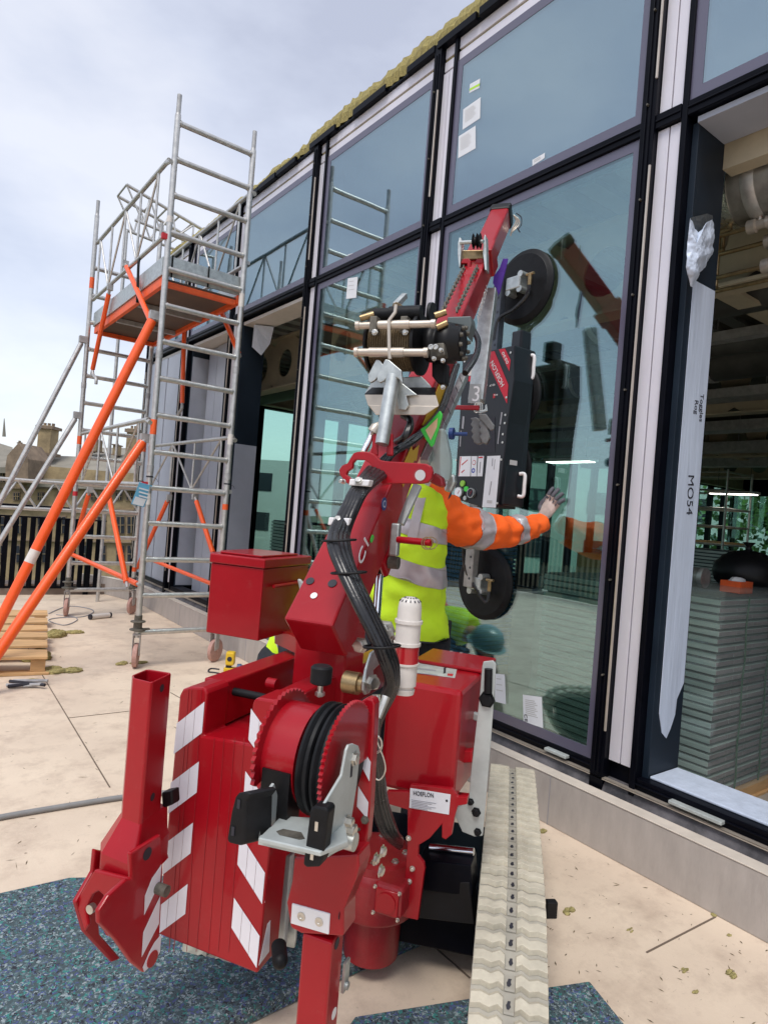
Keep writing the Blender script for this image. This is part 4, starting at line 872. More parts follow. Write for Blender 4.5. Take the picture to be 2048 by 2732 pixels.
arm = pbox([(536, 590), (548, 562), (572, 555), (598, 566), (607, 600), (590, 765), (556, 985), (510, 1105), (438, 1150), (420, 1060), (432, 905), (416, 882), (512, 720)], R2, PR(R2(520, 850), 1.21), -MR * .006, 'cradle_arm', 'galv_flat', tr, .002)
apl = PR(R2(520, 850), 1.21); p = onP(R2(572, 632), *apl); bolt(p, MR, .011, arm); p = onP(R2(560, 690), *apl); b = MB(); b.obox(p + MR * .0005, MD * .004, UP * .014, MR * .0006); b.build('slot', 'ink', arm)
p = onP(R2(535, 1000), *apl); bolt(p, MR, .013, arm, h=.018); bolt(p + UP * .018 - MD * .006, MR, .009, arm, h=.014)
b = MB(); b.cyl(p - UP * .02, p - UP * .02 + MR * .02, .017, seg=20); b.build('spacer', 'galv', arm)
def block(q, reg, pl_, off, holes):
    o = pbox(q, reg, pl_, off, 'rubber_block', 'rubber', tr, .004)
    for h_ in holes: p = onP(reg(*h_), *pl_); b = MB(); b.obox(p - MD * .001, MR * .003, UP * .008, MD * .0008); b.build('block_slot', 'ink' if reg is R1 else 'bolt', o)
block([(1040, 892), (1080, 884), (1110, 900), (1080, 940), (1075, 1180), (1050, 1196), (985, 1180), (974, 1160), (1000, 1000), (1022, 915)], R1, PD(R1(1030, 1040), 1.16), MD * .045 + MR * .03, [(1045, 955), (1012, 1110)])
block([(345, 895), (368, 882), (430, 892), (441, 912), (408, 1165), (392, 1200), (325, 1202), (307, 1185)], R2, PD(R2(375, 1040), 1.12), MD * .03, [(380, 985), (357, 1135)])
# ---- slewing base
cS = at(R2(690, 1240), 2.02); zS = .345; cS = V((cS.x, cS.y, 0))
b = MB(); b.lathe(cS, UP, [(.05, .075), (.055, .085), (.20, .088), (.205, .125), (.215, .13), (.33, .13), (.345, .12)], 40); sb = b.build('slewing_base', 'red2', crane)
b = MB(); b.lathe(cS + UP * .345, UP, [(0, .118), (.022, .115), (.026, .1)], 40); b.build('slewing_ring', 'red2', sb)
for k_ in range(8): a = k_ * .785; bolt(cS + UP * .371 + V((math.cos(a), math.sin(a), 0)) * .085, UP, .009, sb)
q = at(R2(765, 1350), 1.86); b = MB(); b.obox(q + MD * .06, MR * .045, MD * .09, UP * .045); mt_ = b.build('slew_motor', 'red2', crane, bevel=.012); b = MB(); b.obox(q - MD * .032, MR * .035, MD * .004, UP * .035); b.cyl(q - MD * .034, q - MD * .04, .028); b.build('motor_cap', 'red', mt_, bevel=.003)
for sx_ in (-1, 1):
    for sz_ in (-1, 1): bolt(q - MD * .034 + MR * .037 * sx_ + UP * .037 * sz_, -MD, .004, mt_)
# mast column
mastp = at((880, 1735), 1.98); zb2 = .35
b = MB(); b.obox(V((mastp.x, mastp.y, .72)), MR * .085, MD * .07, UP * .36); mast = b.build('mast_column', 'red', crane, bevel=.006)
for px_, rr in (((440, 1185), .018), ((232, 1160), .013), ((345, 280), .006)): p = onP(R3(*px_), MD, MD.dot(mastp) - .072); bolt(p, -MD, rr, mast, h=.022)
pbox([(130, 1085), (170, 1060), (250, 1055), (255, 1190), (230, 1200), (125, 1260), (110, 1180)], R3, PD(R3(190, 1150), 2.02), MD * .12, 'mast_cheek', 'red', mast)
pbox([(172, 1085), (240, 1085), (240, 1180), (160, 1190)], R3, PD(R3(190, 1150), 2.015), MD * .01, 'cheek_recess', 'black', mast)
# ---- right-hand frame plate with maker's plate
fp = PD(R2(960, 950), 1.86)
rfp = pbox([(745, 800), (858, 805), (866, 768), (1082, 790), (1112, 832), (1165, 832), (1160, 872), (1112, 880), (1095, 940), (1080, 1030), (1050, 1055), (1030, 1045), (1030, 975), (965, 1050), (908, 1085), (905, 1140), (935, 1180), (940, 1210), (905, 1475), (745, 1440), (760, 1400), (830, 1330), (850, 1100), (852, 900), (750, 870)], R2, fp, MD * .015, 'frame_plate', 'red', bevel=.002)
npn = (fp[0], fp[1] - .0015)
mp_ = pbox([(866, 786), (1076, 820), (1067, 925), (861, 889)], R2, npn, MD * .001, 'maker_plate', 'paper', rfp, 0)
textpx('HOEFLON', (882, 822), (988, 836), npn, R2, 'ink', mp_, lift=.0008, h=.0125)
for k_ in range(6):
    y = 846 + k_ * 8; decal([(872, y), (1000 - (k_ % 3) * 22, y + 19 - (k_ % 3) * 3), (1000 - (k_ % 3) * 22, y + 21 - (k_ % 3) * 3), (872, y + 2)], R2, npn, mp_, 'print_line', 'ink_grey', .0006)
p = onP(R2(1056, 852), *npn); b = MB(); b.cyl(p - MD * .0005, p - MD * .001, .0035); b.build('print_mark', 'ink', mp_)
for px_ in ((858, 1046), (862, 1272), (838, 1342), (878, 1205)): bolt(onP(R2(*px_), *fp), -MD, .006, rfp)
# ---- battery / hydraulic box on the right
bp = PD(R2(940, 500), 1.92); Q = [onP(R2(*p), *bp) for p in ((745, 214), (1140, 222), (1106, 800), (748, 790))]
ztb = Q[0].z; wb = (Q[1] - Q[0]).dot(MR); hb = ztb - Q[3].z
b = MB(); b.prism([Q[0], Q[0] + MR * wb, Q[0] + MR * wb + MD * .46, Q[0] + MD * .46], (0, 0, -hb)); hbx = b.build('hydraulic_box', 'red', crane, bevel=.014)
b = MB(); b.prism([Q[0] + MR * .0 + UP * .001 + MD * .25, Q[0] + MR * (wb + .004) + MD * .25 + UP * .001, Q[0] + MR * (wb + .004) + MD * .47 + UP * .001, Q[0] + MD * .47 + UP * .001], (0, 0, .012)); b.build('box_lid', 'red', hbx, bevel=.004)
zpl = (UP, ztb + .0006)
st_ = MB(); st_.prism([onP(R2(*p), *zpl) for p in ((892, 108), (1118, 128), (1098, 214), (884, 186))], (0, 0, .0006)); sk = st_.build('chart_sticker', 'sticker', hbx)
for q, m in (([(905, 118), (958, 112), (955, 128), (912, 134)], 'brass'), ([(970, 130), (1085, 140), (1083, 146), (968, 136)], 'ink_grey'), ([(900, 160), (1000, 172), (998, 178), (898, 166)], 'ink_grey'), ([(1040, 160), (1052, 158), (1050, 188), (1038, 190)], 'ink'), ([(905, 185), (1010, 197), (1009, 200), (904, 189)], 'ink_grey'), ([(1060, 190), (1090, 192), (1086, 204), (1058, 200)], 'ink_red'), ([(985, 118), (1080, 128), (1078, 134), (984, 124)], 'ink_grey')):
    m2 = MB(); m2.prism([onP(R2(*p), UP, ztb + .0014) for p in q], (0, 0, .0005)); m2.build('print_mark', m, sk)
for px_ in ((1078, 92), (1130, 100)): p = onP(R2(*px_), *zpl); b = MB(); b.cyl(p + UP * .012, p + UP * .014, .006); b.build('screw', 'bolt', hbx)
# ---- silver support plate with grip at the right track
sp_ = PD(R2(1240, 600), 1.95)
hp = pbox([(1246, 128), (1296, 122), (1312, 142), (1302, 300), (1280, 600), (1242, 1036), (1200, 1040), (1136, 1015), (1100, 935), (1108, 885), (1168, 868), (1182, 700), (1228, 290), (1240, 150)], R2, sp_, MD * .008, 'support_plate', 'galv_flat', bevel=.002)
b = MB(); b.cyl(onP(R2(1273, 165), MD, sp_[1] - .01), onP(R2(1270, 290), MD, sp_[1] - .01), .012); b.build('hand_grip', 'rubber', hp)
for px_, rr in (((1265, 325), .019), ((1181, 857), .008), ((1209, 911), .011), ((1217, 1014), .009)): bolt(onP(R2(*px_), *sp_), -MD, rr, hp, 'rubber', h=.012)
pbox([(1108, 590), (1190, 592), (1190, 655), (1105, 660)], R2, PD(R2(1150, 620), 1.97), MD * .03, 'support_bracket', 'red')
pbox([(1100, 822), (1170, 830), (1165, 872), (1100, 870)], R2, PD(R2(1140, 850), 1.97), MD * .03, 'support_bracket', 'red')
pbox([(1160, 380), (1240, 410), (1235, 450), (1160, 420)], R2, PD(R2(1200, 410), 2.05), MD * .02, 'support_bracket', 'galv_flat')
# ---- chassis and tracks
TD = V((.8 * .195 + .6 * .98, -.6 * .195 + .8 * .98, 0)).normalized(); TR = V((TD.y, -TD.x, 0))
tr0 = at((1353, 2700), 1.62); tr0.z = 0
def track(org, nm_len, q_near, q_far, tw_=.19):
    t = MB(); prof = smooth([(q_near + .06, .012), (q_near + .01, .05), (q_near + .035, .12), (q_near + .16, .215), (q_near + .36, .305), (q_near + .55, .342), (q_near + .9, .352), (q_far - .15, .352), (q_far - .03, .33), (q_far + .02, .27), (q_far + .01, .16), (q_far - .1, .03), (q_far - .2, .012)], 8)if False else None
    raw = [(q_near + .05, .012), (q_near + .0, .06), (q_near + .05, .13), (q_near + .22, .225), (q_near + .42, .305), (q_near + .62, .343), (q_near + .9, .352), (q_far - .2, .352), (q_far - .04, .33), (q_far + .03, .25), (q_far - .02, .12), (q_far - .16, .02), (q_far - .3, .012)]
    pr = smooth([V((a, c, 0)) for a, c in raw], 12)
    # resample at even pitch
    pts = [pr[0]]; pitch = .0265; acc = 0
    L_ = [0]
    for i in range(1, len(pr)): L_.append(L_[-1] + (pr[i] - pr[i - 1]).length)
    tot = L_[-1]; npad = int(tot / (2 * pitch)); step = tot / npad; samp = []; j = 0
    for k_ in range(npad * 2 + 1):
        s_ = k_ * step / 2
        while j < len(L_) - 2 and L_[j + 1] < s_: j += 1
        samp.append(pr[j].lerp(pr[j + 1], (s_ - L_[j]) / max(1e-6, L_[j + 1] - L_[j])))
    W = lambda q, r_, z: org + TD * q + TR * r_ + UP * z
    vs = []
    for i, p in enumerate(samp):
        d = (samp[min(i + 1, len(samp) - 1)] - samp[max(i - 1, 0)]).normalized(); nx, nz_ = -d.y, d.x; p2 = (p.x - nx * .022, p.y - nz_ * .022)
        vs += [W(p.x, -tw_ / 2, p.y), W(p.x, tw_ / 2, p.y), W(p2[0], tw_ / 2, p2[1]), W(p2[0], -tw_ / 2, p2[1])]
    m_ = len(samp); t.add(vs, [[4 * i + a, 4 * i + (a + 1) % 4, 4 * i + 4 + (a + 1) % 4, 4 * i + 4 + a] for i in range(m_ - 1) for a in range(4)])
    for k_ in range(1, m_ - 1, 2):
        p = samp[k_]; d = (samp[k_ + 1] - samp[k_ - 1]).normalized(); dv = TD * d.x + UP * d.y; nv = TD * -d.y + UP * d.x; t.obox(W(p.x, 0, p.y) - dv * .02, TR * .0125, dv * .003, nv * .005)
    belt = t.build('rubber_belt', 'track', crane)
    # moulded pads: wavy lugs left and right of a centre groove with holes
    for side in (-1, 1):
        b = MB()
        for k_ in range(0, m_ - 2, 2):
            def fr(s2):
                f_ = max(0, min(m_ - 1.001, s2)); i = int(f_); p = samp[i].lerp(samp[i + 1], f_ - i); d = (samp[min(i + 1, m_ - 1)] - samp[i]).normalized(); return p, V((-d.y, d.x, 0))
            cols = [(.014, .0), (.028, .55), (.048, -.15), (.070, .25), (.0935, .0)]
            top, bot = [], []
            for jx, (r_, sh) in enumerate(cols):
                row = []
                for sa, hh in ((k_ + .12 + sh * .6, .0), (k_ + .30 + sh * .6, .015), (k_ + 1.30 + sh * .6, .013), (k_ + 1.75 + sh * .6, .0)):
                    p, nn = fr(sa); hh2 = hh * (1 if 0 < jx < 4 else .9); row.append(W(p.x + nn.x * (hh2 + .001), side * r_, p.y + nn.y * (hh2 + .001)))
                top.append(row)
            base = len(b.v); vs = [v for row in top for v in row]; fs = []
            for a in range(len(cols) - 1):
                for c in range(3): f_ = [a * 4 + c, a * 4 + c + 1, a * 4 + 4 + c + 1, a * 4 + 4 + c]; fs.append(f_ if side > 0 else f_[::-1])
            n4 = len(cols) - 1; fs.append([0, 1, 2, 3]); fs.append([n4 * 4 + 3, n4 * 4 + 2, n4 * 4 + 1, n4 * 4]); b.add(vs, fs)
        b.build('tread_pads', 'track_pad', belt, bevel=.0015)
    for k_ in range(1, m_ - 1, 2):
        b = MB(); p = samp[k_]; d = (samp[k_ + 1] - samp[k_ - 1]).normalized(); nn = V((-d.y, d.x, 0)); ct = W(p.x + nn.x * .0012, random.uniform(-.002, .002), p.y + nn.y * .0012); dv = TD * d.x + UP * d.y; nv = TD * nn.x + UP * nn.y; k2 = random.uniform(.5, 1)
        b.add([ct + TR * a + dv * c + nv * .0006 for a, c in ((-.005 * k2, -.009), (.001, -.010), (.006, -.004 * k2), (.004, .003), (.0065 * k2, .010), (-.002, .0095), (-.004, .002), (-.006, .0))], [list(range(8))]); b.build('drive_hole', 'ink', belt)
    wz = V((0, 0, .17)); 
    for q in (q_near + .16, q_far - .17):
        z = .12 if q < 1 and q == q_near + .16 else .17; rr = .1 if q == q_near + .16 else .14; b = MB(); b.cyl(W(q, -.05, z), W(q, .05, z), rr, seg=28); b.build('track_wheel', 'black', belt)
    b = MB(); b.prism([W(q_near + .15, -.03, .05), W(q_far - .15, -.03, .05), W(q_far - .15, -.03, .28), W(q_near + .4, -.03, .24)], TR * .06); b.build('track_frame', 'black', belt)
    for s_ in (-1, 1):
        b = MB(); cen_ = sum(samp, V((0, 0, 0))) / len(samp); b.prism([W(cen_.x + (p.x - cen_.x) * .93, s_ * (tw_ / 2 - .02), cen_.y + (p.y - cen_.y) * .86) for p in samp[::4]], TR * .004); b.build('side_cover', 'black', belt)
track(tr0, 0, -.30, 1.30)
lo_ = at((485, 2560), 1.75); lo_.z = 0; dl = lo_ - tr0; track(tr0 + TR * dl.dot(TR), 0, dl.dot(TD) + .20, dl.dot(TD) + 1.55)
cc = tr0 + TD * .62
b = MB(); b.obox(cc + TR * (dl.dot(TR) / 2) + UP * .16, TR * (abs(dl.dot(TR)) / 2 - .09), TD * .28, UP * .07); ch_ = b.build('chassis_frame', 'black_frame', crane, bevel=.005)
q = at(R2(970, 1095), 2.02); b = MB(); b.cyl(q, at(R2(1197, 1120), 1.97), .012); b.build('extension_rod', 'chrome', ch_)
b = MB(); b.bar(at(R2(930, 1200), 2.0), at(R2(1200, 1230), 1.95), .09, .09); b.build('extension_beam', 'black_frame', ch_, bevel=.003)
b = MB(); b.bar(at(R2(900, 1330), 2.0), at(R2(1200, 1360), 1.93), .06, .12); b.build('extension_beam', 'black', ch_, bevel=.003)
# ---- tool box on the left
tb = PD((620, 1600), 2.08); a = onP((563, 1524), *tb); c = onP((703, 1519), *tb); e_ = onP((695, 1712), *tb); w1 = (c - a).dot(MR); hh = c.z - e_.z
b = MB(); P_ = [a - MR * .03 + MD * .04, a, a + MR * w1, a + MR * w1 + MD * .30, a - MR * .03 + MD * .30]; P_ = [V((p.x, p.y, c.z)) for p in P_]; b.prism(P_, (0, 0, -hh)); tbx = b.build('tool_box', 'red', crane, bevel=.003)
b = MB(); cen = sum(P_, V((0, 0, 0))) / 5; P2_ = [cen + (p - cen) * 1.05 + UP * .002 for p in P_]; b.prism(P2_, (0, 0, .03)); ld = b.build('tool_box_lid', 'red', tbx, bevel=.004)
b = MB(); P3_ = [cen + (p - cen) * .8 + UP * .033 for p in P_]; b.prism(P3_, (0, 0, .006)); b.build('lid_panel', 'red', ld, bevel=.002)
b = MB(); b.tube([a + MR * w1 + MD * .05 + MR * .012 - UP * .03, a + MR * w1 + MD * .28 + MR * .012 - UP * .03], .006, 8); b.build('hinge_bar', 'red', tbx)
b = MB(); q = at((648, 1478), 2.25); b.obox(q, MR * .035, MD * .03, UP * .012); b.build('lid_catch', 'black', ld, bevel=.004)
b = MB(); b.bar(a + MR * (w1 - .03) + MD * .2 - UP * (hh - .01), mastp + UP * (-.32 + .3), .05, .05); b.build('tool_box_arm', 'red', tbx)
pbox([(1640, 1130), (1658, 1130), (1720, 1200), (1740, 1420), (1680, 1300)], R5, PD(R5(1680, 1200), 2.1), MD * .01, 'gusset', 'galv_flat')
# ================================================================== boom
PB0, PB1 = at((862, 1600), 1.84), at((1352, 575), 3.40)
rB = (PB0.dot(MR) + PB1.dot(MR)) / 2
def BP(t): p = PB0.lerp(PB1, t); return p + MR * (rB - p.dot(MR))
BD = (BP(1) - BP(0)).normalized(); BN = MR.cross(BD).normalized()
if BN.dot(CAM - BP(.3)) < 0: BN = -BN
def bsec(t0, t1, w_, h_, nm, m='red', par=None, off=0, bev=.006, w2=None, h2=None):
    w2 = w2 or w_; h2 = h2 or h_; b = MB(); p, q = BP(t0) + BN * off, BP(t1) + BN * off
    A_ = [p - MR * w_ / 2 - BN * h_ / 2, p + MR * w_ / 2 - BN * h_ / 2, p + MR * w_ / 2 + BN * h_ / 2, p - MR * w_ / 2 + BN * h_ / 2]
    B_ = [q - MR * w2 / 2 - BN * h2 / 2, q + MR * w2 / 2 - BN * h2 / 2, q + MR * w2 / 2 + BN * h2 / 2, q - MR * w2 / 2 + BN * h2 / 2]
    b.add(A_ + B_, [[0, 1, 2, 3][::-1], [4, 5, 6, 7]] + [[i, (i + 1) % 4, (i + 1) % 4 + 4, i + 4] for i in range(4)]); return b.build(nm, m, par or crane, bevel=bev)
bs = bsec(-.05, .235, .145, .15, 'boom_base', w2=.125, h2=.14)
bsec(.235, .50, .115, .125, 'boom_section', w2=.11, h2=.12)
s2 = bsec(.48, .83, .105, .12, 'boom_section', w2=.10, h2=.115)
s3 = bsec(.80, 1.0, .095, .105, 'boom_tip', bev=.01)
bsec(.985, 1.012, .108, .118, 'tip_cap', 'black', s3, bev=.012)
bsec(.79, .83, .12, .135, 'boom_collar', 'red', s2)
# holes and screw on the boom foot
def onB(p, off): return onP(p, BN, BN.dot(BP(0)) + off)
for px_, rr, m in (((160, 830), .012, 'ink'), ((283, 843), .013, 'ink'), ((181, 911), .010, 'white')):
    p = onB(R3(*px_), .0755); b = MB(); b.cyl(p, p + BN * .0015, rr); b.build('hole' if m == 'ink' else 'screw', m, bs)
# C1e lettering on the right face
rpB = (MR, rB + .0725)
bb = textpx('C1', (437, 752), (478, 628), (MR, rB + .069), R3, 'white', bs, lift=.003, h=.042)
textpx('e', (492, 628), (508, 585), (MR, rB + .069), R3, 'green', bs, lift=.003, h=.026)
p = onP(R3(568, 403), MR, rB + .068); b = MB(); b.cyl(p, p + MR * .0015, .02, seg=24); ov = b.build('round_badge', 'blue', bs); b = MB(); b.cyl(p + MR * .0016, p + MR * .002, .011, seg=20); b.build('badge_print', 'paper', ov)
b = MB(); b.cyl(p + MR * .0021, p + MR * .0025, .008, seg=20); b.build('badge_print', 'blue', ov)
textpx('HOEFLON', (1000 - 0, 855), (1060, 655), (MR, rB + .0535), R4, 'white', s2, lift=.004, h=.036)
# yellow warning triangles on the side and front of the middle section
for q, pl3 in (([(610, 300), (680, 300), (637, 410)], R3), ([(680, 150), (760, 75), (745, 165)], R3)):
    decal(q, pl3, (MR, rB + .062), s2, 'warning_triangle', 'yellow')
ys_ = bsec(.30, .44, .0012, .07, 'yellow_panel', 'yellow', s2, off=-.01, bev=0); ys_.location = MR * .0595
for k_ in range(5):
    b = MB(); p = BP(.32 + .025 * k_) + MR * .0608; b.bar(p - BN * .03 + BD * .02, p + BN * .015, .004, .0006, up=MR); b.build('panel_print', 'ink', ys_)
ys2 = bsec(.19, .245, .0012, .06, 'yellow_panel', 'yellow', bs, off=.02, bev=0); ys2.location = MR * .0655
# lifting-hook plate across the boom
hk = [(322, 240), (318, 215), (335, 190), (365, 178), (380, 150), (398, 122), (425, 113), (482, 114), (518, 130), (545, 160), (580, 166), (800, 180), (828, 195), (837, 225), (830, 262), (808, 285), (770, 292), (600, 290), (560, 300), (535, 270), (505, 225), (492, 180), (460, 160), (410, 158), (395, 175), (392, 205), (366, 222), (358, 240), (385, 262), (372, 295), (350, 280)]
hkp = PD(R3(600, 220), 1.93); hko = pbox(hk, R3, hkp, MD * .016, 'hook_plate', 'red', bevel=.003)
p = onP(R3(765, 244), *hkp); b = MB(); b.cyl(p - MD * .0006, p - MD * .0012, .020, seg=24); b.build('hook_hole', 'red2', hko); b = MB(); b.cyl(p - MD * .0014 + MR * .002, p - MD * .0018 + MR * .002, .016, seg=20); b.build('hook_hole', 'pale_grey', hko)
# hydraulic cylinder under the boom
b = MB(); b.cyl(at(R3(543, 780), 2.12), at(R3(520, 1100), 2.08), .014); cyo = b.build('cylinder_rod', 'chrome', crane); b = MB(); b.cyl(at(R3(543, 800), 2.12), at(R3(548, 640), 2.16), .024); b.build('cylinder_barrel', 'black', cyo)
p = at(R3(585, 700), 2.05); b = MB(); b.obox(p, MR * .012, BD * .05, BN * .04); lug = b.build('boom_lug', 'red', crane, bevel=.01); p = at(R3(598, 725), 2.03); b = MB(); b.cyl(p, p + MR * .03, .02); b.build('lug_pin', 'jack', lug)
p = at(R3(630, 600), 1.98); b = MB(); b.obox(p, MR * .014, MD * .012, UP * .05); pn = b.build('pin_bracket', 'galv', crane, bevel=.005); b = MB(); b.cyl(at(R3(645, 600), 1.97), at(R3(830, 618), 1.90), .0105); b.build('locking_pin', 'red', pn)
for k_ in range(2):
    c = at(R3(805 + 20 * k_, 620), 1.9); b = MB(); b.tube([c + MR * .004 * math.cos(a) * (1 + k_) + V((0, 0, 1)) * .018 * math.sin(a) + RT * .012 * math.cos(a) for a in [6.283 * i / 14 for i in range(14)]], .0016, 6, closed=True); b.build('split_ring', 'brass', pn)
# hose clamps and hoses
for q in ([(378, 263), (490, 270), (478, 306), (372, 300)], [(262, 476), (377, 482), (370, 524), (255, 520)]):
    pc_ = PD(R3(*q[0]), 1.80 if q[0][0] > 300 else 1.72); o = pbox(q, R3, pc_, MD * .03, 'hose_clamp', 'white', bevel=.003); cx_ = sum(p[0] for p in q) / 4; cy_ = sum(p[1] for p in q) / 4; bolt(onP(R3(cx_ - 2, cy_ - 8), pc_[0], pc_[1]), (-MD + UP * .8), .010, o)
def hose(pts, rr=.0105, nm='hydraulic_hose', m='hose', k=6):
    b = MB(); b.tube(smooth([at(p[0], p[1]) for p in pts], k), rr, 10); return b.build(nm, m, crane)
H = []
for k_ in range(5):
    o = k_ * 1.0; dx = [0, 27, 54, 80, 100][k_]; dd = [.0, .0, .01, .02, .03][k_]
    hose([(R3(490 + dx * .9, 210 + 8 * k_), 1.95), (R3(400 + dx * .75, 330), 1.80), (R3(345 + dx * .7, 440), 1.74), (R3(285 + dx * .85, 560), 1.68 + dd), (R3(280 + dx * .9, 640), 1.62 + dd), (R3(325 + dx * .75, 760), 1.57 + dd), (R3(420 + dx * .72, 960), 1.52 + dd), (R3(510 + dx * .7, 1140), 1.50 + dd), (R3(560 + dx * .7, 1260), 1.50 + dd), (R3(595 + dx * .45, 1360), 1.52 + dd), (R3(585 + dx * .4, 1440), 1.54 + dd), (R2(655 + dx * .4, 480), 1.56 + dd), (R2(670 + dx * .5, 700), 1.62 + dd), (R2(680 + dx * .6, 860), 1.68 + dd), (R2(730 + dx * .6, 1010), 1.74 + dd), (R2(810, 1085 - dx * .4), 1.84)], .0122 if k_ < 4 else .008)
for p_, dx in (((500, 1150), 0), ((350, 780), -70), ((340, 610), 0), ((560, 1190), 0)):
    c = at(R3(p_[0] + 50 + dx * .2, p_[1]), 1.50); b = MB()
for p_, dd in (((318, 605), 1.625), ((372, 785), 1.555), ((556, 1195), 1.49)):
    c = at(R3(*p_), dd); b = MB(); b.tube([c + RT * (.042 * math.cos(a)) + UP * (.012 * math.cos(a) * .4) + FW * .022 * math.sin(a) + FW * .01 for a in [6.283 * i / 16 for i in range(16)]], .003, 6, closed=True); b.build('cable_tie', 'black', crane)
for k_ in range(4):   # cables running up along the boom
    hose([(R3(500 + 18 * k_, 230), 2.0), (R7(660 + 30 * k_, 1730 - 8 * k_), 2.05), (R7(900 + 12 * k_, 1570 + 8 * k_), 2.15), (R7(1060 + 20 * k_, 1440), 2.25), (R7(1230 + 12 * k_, 1240), 2.4), (R7(1310 + 14 * k_, 1020), 2.5), (R7(1400 + 10 * k_, 760), 2.6)], .007 if k_ else .009, 'boom_cable')
b = MB()
for k_ in range(2):
    hose([(R7(840, 1290), 2.1), (R7(920, 1340 + 10 * k_), 2.08), (R7(915 - 20 * k_, 1450), 2.05), (R7(850, 1530), 2.05), (R7(780, 1570), 2.1)], .011, 'boom_cable')
hose([(R7(1590, 400), 2.65), (R7(1640, 520), 2.6), (R7(1610, 680), 2.5), (R7(1500, 850), 2.4)], .012)
# braided hose ends below the drum
for (x0, y0, x1, y1, m) in ((690, 300, 683, 560, 'bolt'), (740, 310, 700, 420, 'bolt'), (655, 380, 652, 460, 'brass')):
    b = MB(); b.cyl(at(R2(x0, y0), 1.47), at(R2(x1, y1), 1.45), .010, .007); b.build('hose_fitting', m, crane)
b = MB(); q = [at(R2(*p), 1.42) for p in ((665, 470), (700, 560), (730, 640), (735, 700), (700, 745), (650, 690), (630, 600), (640, 530))]; b.tube(smooth(q, 5), .0018, 6); b.build('lanyard', 'bolt', crane)
b = MB(); c = at(R2(690, 560), 1.42); b.tube([c + RT * .012 * math.cos(a) + UP * .018 * math.sin(a) for a in [6.283 * i / 14 for i in range(14)]], .0025, 6, closed=True); b.build('carabiner', 'bolt', crane)
# green ribbed sleeve over the cables
sl = PD(R7(1150, 1450), 2.08); gs = pbox([(1025, 1440), (1090, 1400), (1235, 1240), (1262, 1290), (1225, 1420), (1170, 1600), (1140, 1630), (1080, 1540)], R7, sl, MD * .012, 'green_tag', 'green', bevel=.004)
decal([(1085, 1450), (1215, 1320), (1205, 1420), (1140, 1560)], R7, sl, gs, 'tag_paper', 'peach')
# ---- winch
wc = at(R7(790, 560), 2.14); wr = .082; wl_ = .150
b = MB(); prof = []
for i in range(19): t_ = -wl_ / 2 + wl_ * i / 19; prof += [(t_, wr - .0035), (t_ + wl_ / 57, wr + .0025), (t_ + wl_ / 28.5, wr + .0025)]
b.lathe(wc, MR, prof + [(wl_ / 2, wr - .003)], 36); wn_ = b.build('rope_drum', 'rope', crane)
for s_, w_ in ((-1, .008), (1, .010)): b = MB(); b.cyl(wc + MR * s_ * (wl_ / 2), wc + MR * s_ * (wl_ / 2 + w_), .098, seg=36); b.build('drum_flange', 'black', wn_, bevel=.001)
p = at(R7(1130, 240), 2.2); b = MB(); b.cyl(p, p + MR * .012, .042, seg=30); b.build('flange_disc', 'black', wn_)
def rod(x0, y0, x1, y1, d, rr, m='steel_cream', nm='tie_rod', fat=None):
    p, q = at(R7(x0, y0), d), at(R7(x1, y1), d - .06); b = MB(); L2_ = (q - p).length; b.lathe(p, q - p, [(0, rr * 1.25), (.012, rr * 1.25), (.013, rr), (L2_ * .2, rr), (L2_ * .2 + .001, rr * 1.22), (L2_ * .68, rr * 1.22), (L2_ * .68 + .001, rr), (L2_ - .014, rr), (L2_ - .013, rr * 1.25), (L2_, rr * 1.25)], 18); return b.build(nm, m, wn_)
rod(352, 350, 1190, 330, 2.06, .0115); rod(340, 630, 1110, 632, 2.06, .0125)
b = MB(); p, q = at(R7(535, 235), 2.12), at(R7(1040, 215), 2.07); b.cyl(p, p.lerp(q, .4), .020); b.cyl(p.lerp(q, .35), q, .0245); b.build('rubber_roller', 'rubber', wn_)
for (x0, y0, x1, y1) in ((395, 275, 540, 230), (1180, 245, 1300, 205), (1200, 370, 1310, 320)): b = MB(); b.cyl(at(R7(x0, y0), 2.05), at(R7(x1, y1), 2.05), .0105); b.build('coil_spring', 'brass', wn_)
for x in (552, 872): b = MB(); p = at(R7(x, 350), 2.045); b.obox(p, MR * .012, MD * .018, UP * .026); b.build('rod_clip', 'jack', wn_, bevel=.003); bolt(at(R7(x, 418), 2.03), -MD, .008, wn_)
b = MB(); b.tube([at(R7(*p), 2.02) for p in ((775, 130), (765, 210), (700, 295), (703, 640), (710, 700))], .006, 8); b.build('guide_bar', 'steel_cream', wn_)
b = MB(); p, q = at(R7(770, 135), 2.2), at(R7(865, 35), 2.28); b.bar(p, q, .018, .018); b.build('square_bar', 'galv', wn_); b = MB(); b.tube(smooth([at(R7(*p), 2.15) for p in ((735, 165), (775, 115), (835, 150), (780, 130))], 4), .005, 8); b.build('rope_knot', 'rope', wn_)
